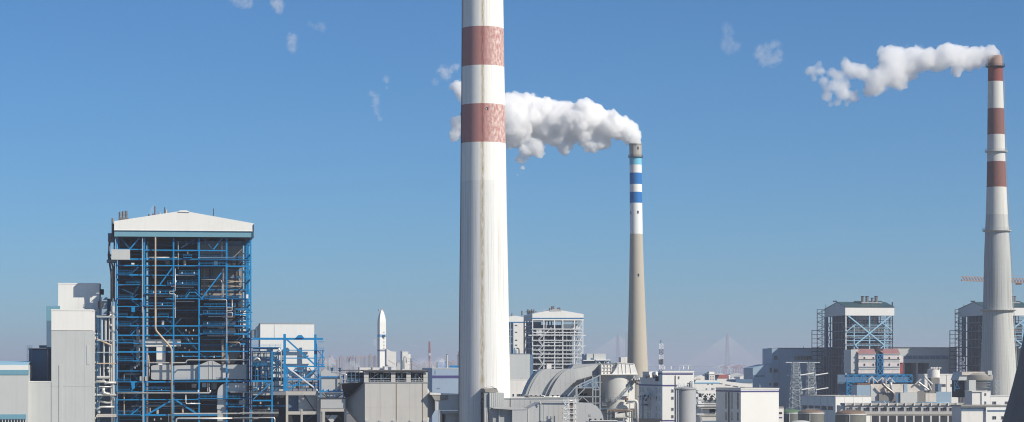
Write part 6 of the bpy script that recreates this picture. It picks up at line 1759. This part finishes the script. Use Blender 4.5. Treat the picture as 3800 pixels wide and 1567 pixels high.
# storage tanks
def tank(fr, x, w, yt, ydome, D, label, wallm, domem, group='domed storage tanks at the bottom edge'):
    T = Thing('storage_tank', label, 'tank', fr, x, D, group=group)
    r_ = metres(w / 2, D, fr)
    zt_, zd = T.Z(yt, r_), T.Z(ydome, r_)
    sh(T, 'shell', [(r_, 0), (r_, zt_)], wallm, r_)
    sh(T, 'rim', [(r_ + .15, zt_ - .3), (r_ + .15, zt_ + .05)], WSTEEL, r_)
    sh(T, 'dome', [(r_ * math.cos(a * math.pi / 20), zt_ + .06 + (zd - zt_) * math.sin(a * math.pi / 20)) for a in range(0, 10)], domem, r_)
    T.vb('ladder', x - w * .18, yt + 3, None, 3, WSTEEL, -.3 + r_ * .08, .15)
    T.railing((-r_ * .5, r_ * .5, zd - .4), (r_ * .5, r_ * .5, zd - .4), GSTEEL, h=1.0)
    return T
TW = mat('tank_olive_grey', (0.15, 0.155, 0.14), .6, grime=.2, streak=.3, blotch=.2); TG = mat('tank_green_dome', (0.10, 0.17, 0.10), .6, grime=.2); TB = mat('tank_brown_dome', (0.20, 0.14, 0.10), .7, grime=.25)
tank('I', 300, 180, 990, 962, 1060, 'dark storage tank with a faded green dome', TW, TG)
tank('I', 458, 200, 990, 966, 1030, 'dark storage tank with a brown dome beside the green domed tank', TW, TB)
tank('I', 768, 236, 998, 969, 1030, 'dark storage tank with a brown dome before the colonnade shed', TW, TB)
for x, y, w in ((370, 1046, 150),):
    T = Thing('dome_hatch', 'pale low dome roof tip at the bottom edge between tanks', 'tank', 'I', x, 900)
    r_ = metres(w / 2, 900, 'I'); z_ = T.Z(1066, r_)
    sh(T, 'dome', [(r_, 0), (r_, z_)] + [(r_ * math.cos(a * math.pi / 20), z_ + r_ * .25 * math.sin(a * math.pi / 20)) for a in range(1, 10)], GREYC, r_)
# lattice pylons
def pylon(fr, xt, wt, xb, wb, yt, yb, D, label):
    T = Thing('lattice_pylon', label, 'pylon', fr, xb, D, group='lattice pylons before the slate hall')
    ht, hb_ = metres(wt / 2, D, fr), metres(wb / 2, D, fr)
    zt_, zb_ = T.Z(yt), T.Z(yb)
    xo = metres(xt - xb, D, fr)
    n = 9
    def c(i, s1, s2):
        t = i / n
        h = hb_ + (ht - hb_) * t
        return Vector((xo * t + s1 * h, s2 * h, zb_ + (zt_ - zb_) * t))
    for s1, s2 in ((-1, -1), (1, -1), (1, 1), (-1, 1)):
        base = c(0, s1, s2)
        T.bar('leg', Vector((base.x + s1 * .6, base.y + s2 * .6, 0)), c(n, s1, s2), .42, GSTEEL)
    for i in range(n):
        g = Geo()
        q = [(-1, -1), (1, -1), (1, 1), (-1, 1)]
        for k in range(4):
            a, b = q[k], q[(k + 1) % 4]
            g.add(bar_geo(c(i, *a), c(i + 1, *b), .26)); g.add(bar_geo(c(i, *b), c(i + 1, *a), .26)); g.add(bar_geo(c(i + 1, *a), c(i + 1, *b), .26))
        T.mesh('lattice_bay', g, GSTEEL)
    for t, w in ((1.0, 2.4), (.72, 2.0), (.4, 1.4)):
        z = zb_ + (zt_ - zb_) * t
        T.bar('cross_arm', (xo * t - w * ht - 1.5, 0, z), (xo * t + w * ht + 1.5, 0, z), .35, WSTEEL)
    for t in (.72, .4):
        z = zb_ + (zt_ - zb_) * t
        T.tube('insulator', (xo * t + ht + 1, -.5, z), (xo * t + ht + 9, -.5, z + 1.2), .35, WHITE)
pylon('I', 311, 46, 318, 104, 606, 955, 1330, 'taller looking lattice pylon beside the white block')
pylon('I', 428, 44, 432, 84, 606, 955, 1400, 'lattice pylon right behind the tank pair, nearer the dark boiler house')
# cooling tower shell at the right edge
T = Thing('cooling_tower', 'dark shaded flank of a concrete cooling tower at the right edge', 'cooling tower', 's', 1900 + 182.6 / 700 * F, 700, rot=0)
prof = [(24 * math.sqrt(1 + ((z - 75) / 52.0) ** 2), z) for z in range(6, 88, 5)]
v, f = lathe_geo(prof, 72, caps=False)
o_ = T.mesh('shell', (v, f), mat('weathered_tower_concrete', (0.17, 0.165, 0.155), .9, grime=.25, streak=.4, bump=.2), smooth=True)
g = Geo()
for k in range(36):
    a0, a1 = 2 * math.pi * k / 36, 2 * math.pi * (k + .5) / 36
    for q in (-1, 1):
        g.add(bar_geo((44 * math.cos(a0), 44 * math.sin(a0), 0), (prof[0][0] * math.cos(a0 + q * .087), prof[0][0] * math.sin(a0 + q * .087), 6), .8))
T.mesh('ring_columns', g, CONCD)
# tower crane
T = Thing('tower_crane', 'pale orange tower crane jib crossing behind the red and white chimney', 'crane', 's', 3890, 2300, rot=0.0)
ORG = mat('faded_orange_steel', (0.46, 0.27, 0.19), .7, grime=.3)
zj0, zj1 = T.P(3570, 1034).z, T.P(3800, 1043).z
xj0, xj1 = T.X(3568), T.X(3990)
def jz(x): return zj0 + (zj1 - zj0) * (x - xj0) / (T.X(3800) - xj0)
h = metres(7.5, 2300)
for dy, dz, nm_ in ((-1.2, -h, 'lower_chord'), (1.2, -h, 'lower_chord'), (0, h, 'upper_chord')):
    T.bar(nm_, (xj0, dy, jz(xj0) + dz), (xj1, dy, jz(xj1) + dz), .7, ORG)
g = Geo(); x = xj0
while x < xj1 - 3:
    for dy in (-1.2, 1.2):
        g.add(bar_geo((x, dy, jz(x) - h), (x + 1.5, 0, jz(x) + h), .4)); g.add(bar_geo((x + 1.5, 0, jz(x) + h), (x + 3, dy, jz(x) - h), .4))
    x += 3
T.mesh('jib_lacing', g, ORG)
T.bx('mast', -1.5, 1.5, -1.5, 1.5, 0, jz(0) + 8, ORG); T.bar('pendant', (0, 0, jz(0) + 8), (xj0 + 40, 0, jz(xj0) + h), .2, ORG); T.bx('trolley', T.X(3770), T.X(3790), -1.5, 1.5, jz(T.X(3780)) - h - 2, jz(T.X(3780)) - h, RUST)
# trees behind the posts of the colonnade
LEAF = [mat('leaf_dark', (0.045, 0.062, 0.028), .8, grime=.3, streak=0), mat('leaf_olive', (0.085, 0.078, 0.035), .8, grime=.3, streak=0), mat('leaf_rust', (0.12, 0.07, 0.035), .8, grime=.3, streak=0)]
BARK = mat('bark', (0.08, 0.06, 0.045), .9)
tree_labels = ['first', 'second', 'third', 'fourth', 'fifth', 'sixth', 'seventh', 'eighth']
for i in range(8):
    xx = 905 + i * 92
    T = Thing('tree', 'olive leafed tree, %s from the left behind the colonnade posts' % tree_labels[i], 'tree', 'I', xx, 1235, group='trees behind the colonnade shed')
    rg = random.Random(50 + i)
    H = rg.uniform(12, 15.5)
    T.pipe('trunk', [(0, 0, 0), (.3, .1, H * .35), (.1, 0, H * .7)], [.45, .32, .12], BARK)
    for k in range(4):
        a = rg.uniform(0, 6.3); T.pipe('limb', [(.2, 0, H * .35), (math.cos(a) * 1.6, math.sin(a) * 1.6, H * .55), (math.cos(a) * 3, math.sin(a) * 3, H * .75)], [.2, .13, .05], BARK, k=6)
    v, f = [], []
    for _ in range(620):
        d = Vector((rg.gauss(0, 1), rg.gauss(0, 1), rg.gauss(0, 1))).normalized() * rg.uniform(.35, 1) ** .6
        lump = .75 + .35 * mnoise.noise(d * 2.2 + Vector((i * 7, 0, 0)))
        c = Vector((d.x * 4.6 * lump, d.y * 4.6 * lump, H * .68 + d.z * H * .36 * lump))
        a = Vector((rg.gauss(0, 1), rg.gauss(0, 1), rg.gauss(0, 1))).normalized() * rg.uniform(.3, .55); b = a.orthogonal().normalized() * a.length
        n0 = len(v); v += [c - a, c + b * .6, c + a, c - b * .6]; f.append((n0, n0 + 1, n0 + 2, n0 + 3))
    T.mesh('crown', (v, f), LEAF[i % 3])

# ------------------------------------------------------------------ far things
# pointed white tower
T = Thing('pointed_tower', 'slender white tower with a pointed top and pale blue bands, far off', 'tower', 'E', 492, 2500, rot=0.42)
h0 = metres(37.5, 2500, 'E')
def ogive(z0, z1, zt): pass
ys = [620, 345, 322, 215, 190, 165, 145, 128, 116, 108]
ws = [37.5, 37.5, 37.5, 37, 34, 28, 21.5, 14, 8, 4]
def tsec(name, pr, m):
    v, f = lathe_geo([(metres(w, 2500, 'E') * 1.06, z) for z, w in pr], 4, True, math.pi / 4)
    return T.mesh(name, (v, f), m)
zs = [T.Z(y) for y in ys]
tsec('shaft', [(0, 37.5), (zs[1], 37.5)], WHITE)
tsec('blue_band', [(zs[1], 38), (zs[2], 38)], mat('pale_blue_band', (.16, .34, .58), .6))
tsec('spire', list(zip(zs[2:], ws[2:])), WHITE)
tsec('grey_collar', [(T.Z(465), 38), (T.Z(449), 38)], mat('tower_collar_grey', (.18, .2, .26), .6))
T.pbx('tip_vent', 470, 108, 482, 126, -1, 1, SLATE); T.pbx('tip_vent', 489, 108, 505, 138, -1, 1, PIPET)
for y in (304, 358, 385, 412, 438): T.pbx('port', 509, y - 4, 515, y + 4, -h0 * .82, -h0 * .5, GLASS)
T.pbx('bracket', 505, 325, 520, 345, -h0 * 1.05, -h0 * .5, DSTEEL)
def far_block(name, label, cat, fr, x0, y0, x1, y1, D, m, dp=20.0, group=None, roof=None):
    t = Thing(name, label, cat, fr, (x0 + x1) / 2, D, group=group)
    t.pbx('wall', x0, y0, x1, y1, 0, dp, m, zmin=0)
    t.pbx('parapet', x0 - 1, y0 - 2, x1 + 1, y0 + 2, -.3, dp, roof or m)
    return t
T = Thing('white_cement_block', 'white block with a sloping top right of the pointed tower', 'building', 'E', 575, 2450)
T.pprism('wall', [(533, 600), (533, 445), (575, 465), (614, 467), (614, 600)], 0, 20, WHITE2); T.bx('base', T.X(533), T.X(614), .3, 19, 0, T.Z(598), WHITE2); T.db('conveyor', 550, 540, 605, 575, 9, GREYC, -4)
T = far_block('white_mill_tower', 'white stepped mill tower with bent flues, far off', 'building', 'E', 666, 466, 716, 615, 2400, WHITE2)
T.pbx('step', 717, 488, 736, 615, 1, 15, WHITE2, zmin=0); T.pp('bent_flue', [(680, 612), (680, 512), (700, 506), (700, 560)], 6, DUCT, -5); T.pp('bent_flue', [(672, 612), (672, 540)], 5, GSTEEL, -5)
T = Thing('far_pylon', 'small lattice pylon with sagging wires before the white mill tower', 'pylon', 'E', 737, 2100)
for s in (-1, 1): T.db('leg', 737 + s * 10, 640, 737 + s * 4, 526, 2.2, DSTEEL, 0)
for k in range(7): T.db('brace', 728 + k * .8, 615 - k * 13, 745 - k * .7, 602 - k * 13, 1.8, DSTEEL, 0); T.db('brace', 745 - k * .8, 615 - k * 13, 728 + k * .8, 602 - k * 13, 1.8, DSTEEL, 0)
for y in (528, 552, 578): T.hb('cross_arm', 715, 760, y, 2.2, DSTEEL, 0, .4)
for y in (528, 578): T.pp('wire', [(755, y), (785, y + 14), (812, y + 22)], .9, DSTEEL, 0, k=4)
T.bx('foot', -2, 2, -1, 1, 0, T.Z(639), DSTEEL)
far_block('far_white_shed', 'low white shed left of the pointed tower base', 'building', 'E', 305, 600, 400, 640, 2300, WHITE2)
far_block('far_white_shed', 'low white shed directly at the foot of the pointed tower', 'building', 'E', 415, 601, 514, 640, 2280, WHITE2)
T = far_block('far_white_shed', 'low white shed with dark doors right of the pointed tower base', 'building', 'E', 516, 593, 618, 640, 2260, WHITE2)
T.pbx('door', 548, 598, 574, 618, -.3, .1, NAVY)
far_block('far_white_shed', 'low pale shed between the white blocks and the mill tower', 'building', 'E', 622, 560, 665, 640, 2500, GREYC)
T = Thing('far_red_chimney', 'distant dark red chimney with a pale middle, left of tall chimney', 'chimney', 'E', 895, 4300, rot=0)
RD = mat('far_red', (.28, .09, .09), .7); r_ = metres(9, 4300, 'E')
for nm_, a, b, m in (('red_band', 700, 500, RD), ('pale_band', 500, 478, PINKW), ('red_band', 478, 380, RD)): sh(T, nm_, [(r_, 0 if a == 700 else T.Z(a)), (r_ * .85, T.Z(b))], m, 3, 16)
T.pp('hoist_mast', [(907, 520), (907, 440)], 2.5, GSTEEL, -2)
T = Thing('far_steel_stack', 'thin silver stack far off, nearest to the tall chimney of its pair', 'chimney', 'E', 1139, 2600, rot=0)
T.pp('flue', [(1139, 620), (1139, 465)], 4, BODYL, 0); T.bx('stack_base', -2, 2, -2, 2, 0, T.Z(615), BODYL); T.hb('platform', 1131, 1147, 500, 5, DSTEEL, -1, 2)
for s in (1133, 1145): T.pp('frame_leg', [(s, 620), (s, 490)], 1.2, DSTEEL, 0)
T = Thing('far_plain_stack', 'plain grey far stack left of the thin silver stack', 'chimney', 'E', 1043, 2600, rot=0)
r_ = metres(7, 2600, 'E'); sh(T, 'flue', [(r_ * 1.05, 0), (r_ * .9, T.Z(490))], GREYC, 2, 16); sh(T, 'rim', [(r_ * 1.1, T.Z(494)), (r_ * 1.1, T.Z(490))], DSTEEL, 2, 16)
T = far_block('far_blue_box', 'blue box shaped plant hall in steam, far left of the tall chimney', 'building', 'E', 966, 552, 1034, 640, 2700, mat('strong_blue_cladding', (.08, .22, .48), .6))
T.pbx('cap', 975, 545, 1020, 553, 1, 10, WHITE2)
# skyline of hazy apartment blocks
rg = random.Random(21)
APT = [mat('apartment_a', (.33, .26, .26), .8), mat('apartment_b', (.27, .22, .24), .8), mat('apartment_c', (.38, .31, .30), .8)]
blocks = []
for x0, x1, ytop, n, D in ((1185, 1252, 1331, 4, 5200), (1245, 1312, 1328, 5, 5600), (1305, 1377, 1319, 5, 5400), (1370, 1402, 1318, 2, 5800), (1440, 1545, 1343, 6, 6200), (1545, 1640, 1347, 5, 6500), (1640, 1690, 1346, 3, 6000)):
    for i in range(n):
        a = x0 + (x1 - x0) * i / n + rg.uniform(-2, 2)
        blocks.append((a, a + (x1 - x0) / n * rg.uniform(.75, 1.05), ytop + rg.uniform(-4, 8), D + rg.uniform(-350, 350)))
blocks.sort()
ORD = ['leftmost', 'second', 'third', 'fourth', 'fifth', 'sixth', 'seventh', 'eighth', 'ninth', 'tenth', 'eleventh', 'twelfth', 'thirteenth', 'fourteenth', 'fifteenth', 'sixteenth', 'seventeenth', 'eighteenth', 'nineteenth', 'twentieth'] + ['twenty-' + q for q in ('first', 'second', 'third', 'fourth', 'fifth', 'sixth', 'seventh', 'eighth', 'ninth')] + ['thirtieth']
for k, (a, b, yt, D) in enumerate(blocks):
    lab = 'hazy apartment block, %s in the skyline by the tall chimney' % (ORD[k] if k == 0 else ORD[k] + ' from the left')
    t = Thing('apartment_block', lab, 'building', 's', (a + b) / 2, D, rot=rg.uniform(-.1, .3), group='hazy apartment blocks on the skyline')
    hw = metres((b - a) / 2, D); zt_ = t.Z(yt)
    m = rg.choice(APT)
    t.bx('wall', -hw, hw, 0, 16, 0, zt_, m); t.bx('stair_head', -hw * .3, hw * .3, 4, 10, zt_, zt_ + 4, m)
    for q in range(2): t.bx('window_strip', -hw * .7 + q * hw * .9, -hw * .3 + q * hw * .9, -.3, .1, 6, zt_ - 4, SLATE)
# houses and sheds in the middle distance right of the office
for i, (x0, y0, x1, D, m) in enumerate([(2575, 1392, 2625, 2600, WHITE2), (2480, 1388, 2520, 3200, GREYC), (2655, 1386, 2700, 3600, WHITE2), (2710, 1384, 2760, 4200, GREYC), (2745, 1390, 2790, 2900, WHITE2), (2530, 1390, 2570, 4000, GREYW), (1960, 1388, 2010, 3000, GREYC), (2620, 1384, 2650, 4600, GREYC)]):
    nmz = ['broad white', 'small grey', 'second white', 'pale grey', 'third white, nearest the slate hall,', 'warm grey', 'grey', 'tiny grey'][i]
    t = Thing('far_works', '%s low works building on the hazy plain%s' % (nmz, '' if i != 6 else ' right of tall chimney'), 'building', 's', (x0 + x1) / 2, D, group='low works on the hazy plain')
    hw = metres((x1 - x0) / 2, D); zt_ = t.Z(y0)
    t.prism('hall', [(-hw, 0), (hw, 0), (hw, zt_ - 3), (0, zt_), (-hw, zt_ - 3)], 0, 30, m); t.bx('door', -hw * .2, hw * .2, -.2, .1, 0, zt_ * .5, NAVY)
# cable stayed bridge
T = Thing('cable_stayed_bridge', 'faint cable stayed bridge with two tall pylons across the river', 'bridge', 's', 2500, 17000, rot=0.0)
BW = mat('bridge_concrete', (.30, .31, .33), .8); BC = mat('bridge_cable', (.62, .64, .66), .5, grime=0, streak=0)
zd = T.Z(1359)
T.bx('deck', T.X(1950), T.X(3050), -18, 18, zd - 4, zd, BW)
for xs in range(1960, 3050, 60):
    if abs(xs - 2295) > 90 and abs(xs - 2701) > 90: T.bx('pier', T.X(xs) - 4, T.X(xs) + 4, -10, 10, 0, zd - 4, BW)
for xt in (2295, 2701):
    x = T.X(xt); zt_ = T.Z(1239)
    for s in (-1, 1):
        T.bar('pylon_leg', (x + s * 20, 0, 0), (x + s * 12, 0, zd), 13, BW); T.bar('pylon_leg', (x + s * 12, 0, zd), (x + s * 3, 0, zd + 160), 12, BW)
    T.bar('pylon_head', (x, 0, zd + 150), (x, 0, zt_), 13, BW); T.bx('cross_beam', x - 14, x + 14, -4, 4, zd - 12, zd - 4.2, BW)
    for s, span in ((-1, 330), (1, 270)):
        g = Geo()
        for k in range(30):
            t = (k + 2) / 31
            g.add(bar_geo((x, 0, zt_ - 8 - (1 - t) * 95), (x + s * span * t, 0, zd), 1.7))
        T.mesh('stay_cables', g, BC)
# harbour cranes on the far bank
CR = mat('harbour_crane_red', (.40, .12, .11), .7)
for i, x in enumerate((2692, 2706, 2728, 2735, 2668, 2752)):
    T = Thing('harbour_crane', ('tiny red harbour crane standing right under the bridge pylon', 'tiny white harbour crane just right of the bridge pylon', 'tiny red harbour crane, middle one right of the bridge pylon', 'tiny red harbour crane, third right of the bridge pylon', 'tiny white harbour crane left of the bridge pylon', 'tiny red harbour crane, rightmost below the bridge')[i], 'crane', 's', x, 12500, rot=0, group='harbour cranes below the bridge')
    m = (CR, WSTEEL, CR, CR, WSTEEL, CR)[i]
    for s in (-8, 8): T.bx('leg', s - 2, s + 2, 0, 4, 0, 52, m)
    T.bx('portal_beam', -10, 10, 0, 4, 46, 52, m); T.bar('boom', (-28, 2, 52), (24, 2, 66), 4, m); T.bx('machine_house', -6, 4, -1, 5, 52, 60, m)
# lattice tower behind the banded chimney
T = Thing('transmission_tower', 'hazy lattice transmission tower just left of the blue banded chimney', 'pylon', 'G', 1240, 3000, rot=0)
for s in (-1, 1): T.db('leg', 1240 + s * 11, 560, 1240 + s * 7, 308, 3, GSTEEL, 0)
for k in range(14): T.db('brace', 1230, 555 - k * 18, 1249, 537 - k * 18, 2.2, GSTEEL, 0); T.db('brace', 1249, 555 - k * 18, 1230, 537 - k * 18, 2.2, GSTEEL, 0)
T.bx('foot', -5, 5, -2, 2, 0, T.Z(558), GSTEEL)

# ------------------------------------------------------------------ drifting wisps and small steam
def wisp(balls, fr, D, label, dens=.05, cat='steam wisp', seed=1, group=None):
    rg = random.Random(seed)
    pts = []
    for x, y, r in balls:
        c = world_at(fr, x, y, D); rr = metres(r, D, fr)
        c.y += rg.uniform(-.4, .4) * rr
        pts.append((c, rr * 2.1))
    size = max(r for _, r in pts)
    org = sum((p for p, _ in pts), Vector()) / len(pts)
    me = billow_mesh('steam_wisp', pts, org, 0, max(.35, size * .14), ())
    me.materials.append(field_mat('thin_steam', pts, dens * 1.7, 2.6 / size))
    o = link(bpy.data.objects.new('steam_wisp', me)); o.location = org
    return tag(o, label, cat, group)
GR = 'drifting scraps of steam'
wisp([(1790, 560, 40), (1820, 600, 32), (1880, 530, 30), (1905, 520, 18), (1850, 570, 20)], 'Q', 1500, 'forked scrap of steam close left of the tall chimney above its second red band', .09, seed=11, group=GR)
wisp([(1730, 640, 26), (1732, 655, 20)], 'Q', 1500, 'faint round scrap of steam left of the forked one', .035, seed=12, group=GR)
wisp([(1342, 620, 22), (1345, 640, 18), (1350, 690, 14)], 'Q', 1500, 'small bright scrap of steam above the long drooping one', .07, seed=13, group=GR)
wisp([(1230, 740, 22), (1265, 770, 28), (1260, 820, 30), (1270, 880, 24), (1290, 930, 20), (1305, 945, 12)], 'Q', 1500, 'long drooping scrap of steam left of the tall chimney', .06, seed=14, group=GR)
wisp([(600, 290, 34), (605, 330, 38), (595, 370, 30), (610, 400, 24)], 'Q', 1560, 'upright scrap of steam in the upper left sky', .05, seed=15, group=GR)
wisp([(835, 200, 30), (845, 230, 24), (790, 215, 26), (740, 190, 22)], 'Q', 1560, 'faint scrap of steam right of the upright one', .03, seed=16, group=GR)
wisp([(480, 10, 42), (485, 40, 38), (500, 80, 26), (510, 55, 24)], 'Q', 1650, 'bright scrap of steam at the top edge, right of its neighbour', .06, seed=17, group=GR)
wisp([(260, 15, 36), (255, 40, 28), (210, 30, 34), (150, 5, 40)], 'Q', 1650, 'pale scrap of steam at the top edge, leftmost of all', .045, seed=18, group=GR)
wisp([(470, 290, 42), (500, 330, 52), (560, 355, 50), (620, 330, 38), (640, 290, 24), (600, 230, 40), (540, 250, 34), (490, 250, 28)], 'M', 1420, 'ring shaped scrap of steam left of the long ragged plume', .04, seed=19, group=GR)
wisp([(200, 240, 40), (240, 250, 48), (290, 240, 34), (215, 190, 40), (225, 130, 40), (205, 80, 36)], 'M', 1420, 'faint upright scrap of steam farthest left of the long ragged plume', .022, seed=20, group=GR)
wisp([(30, 560, 28), (60, 555, 30), (85, 565, 26), (65, 530, 22)], 'E', 2600, 'low steam cloud before the skyline right of the fan house', 0.080, 'steam cloud', seed=21)
wisp([(200, 600, 26), (230, 590, 32), (265, 590, 34), (290, 605, 24), (240, 570, 22)], 'E', 2700, 'low broad steam cloud left of the pointed tower', 0.056, 'steam cloud', seed=22)
wisp([(430, 370, 16), (436, 395, 18), (440, 415, 12)], 'E', 2560, 'little puff of steam beside the pointed tower shaft', 0.064, 'steam cloud', seed=23)
wisp([(960, 560, 22), (985, 540, 26), (1005, 560, 22), (1000, 585, 26), (965, 585, 24)], 'E', 2650, 'white steam cloud around the blue box shaped hall', .10, 'steam cloud', seed=24)
wisp([(800, 580, 50), (870, 575, 55), (840, 610, 50), (930, 600, 45), (770, 610, 40)], 'E', 3000, 'broad low steam bank between the mill tower and tall chimney', 0.019, 'steam cloud', seed=25)
wisp([(455, 140, 16), (460, 115, 18), (468, 88, 18), (475, 68, 12)], 'B', 832, 'thin puff of steam from the big boiler house roof', .10, 'steam puff', seed=26)
wisp([(1050, 142, 7), (1046, 130, 8), (1043, 122, 5)], 'I', 1803, 'tiny puff of steam from the dark boiler house roof', .12, 'steam puff', seed=27)
wisp([(520, 132, 12), (545, 124, 14), (565, 118, 10)], 'G', 1490, 'tiny puff of steam over the pale boiler house roof', .10, 'steam puff', seed=28)
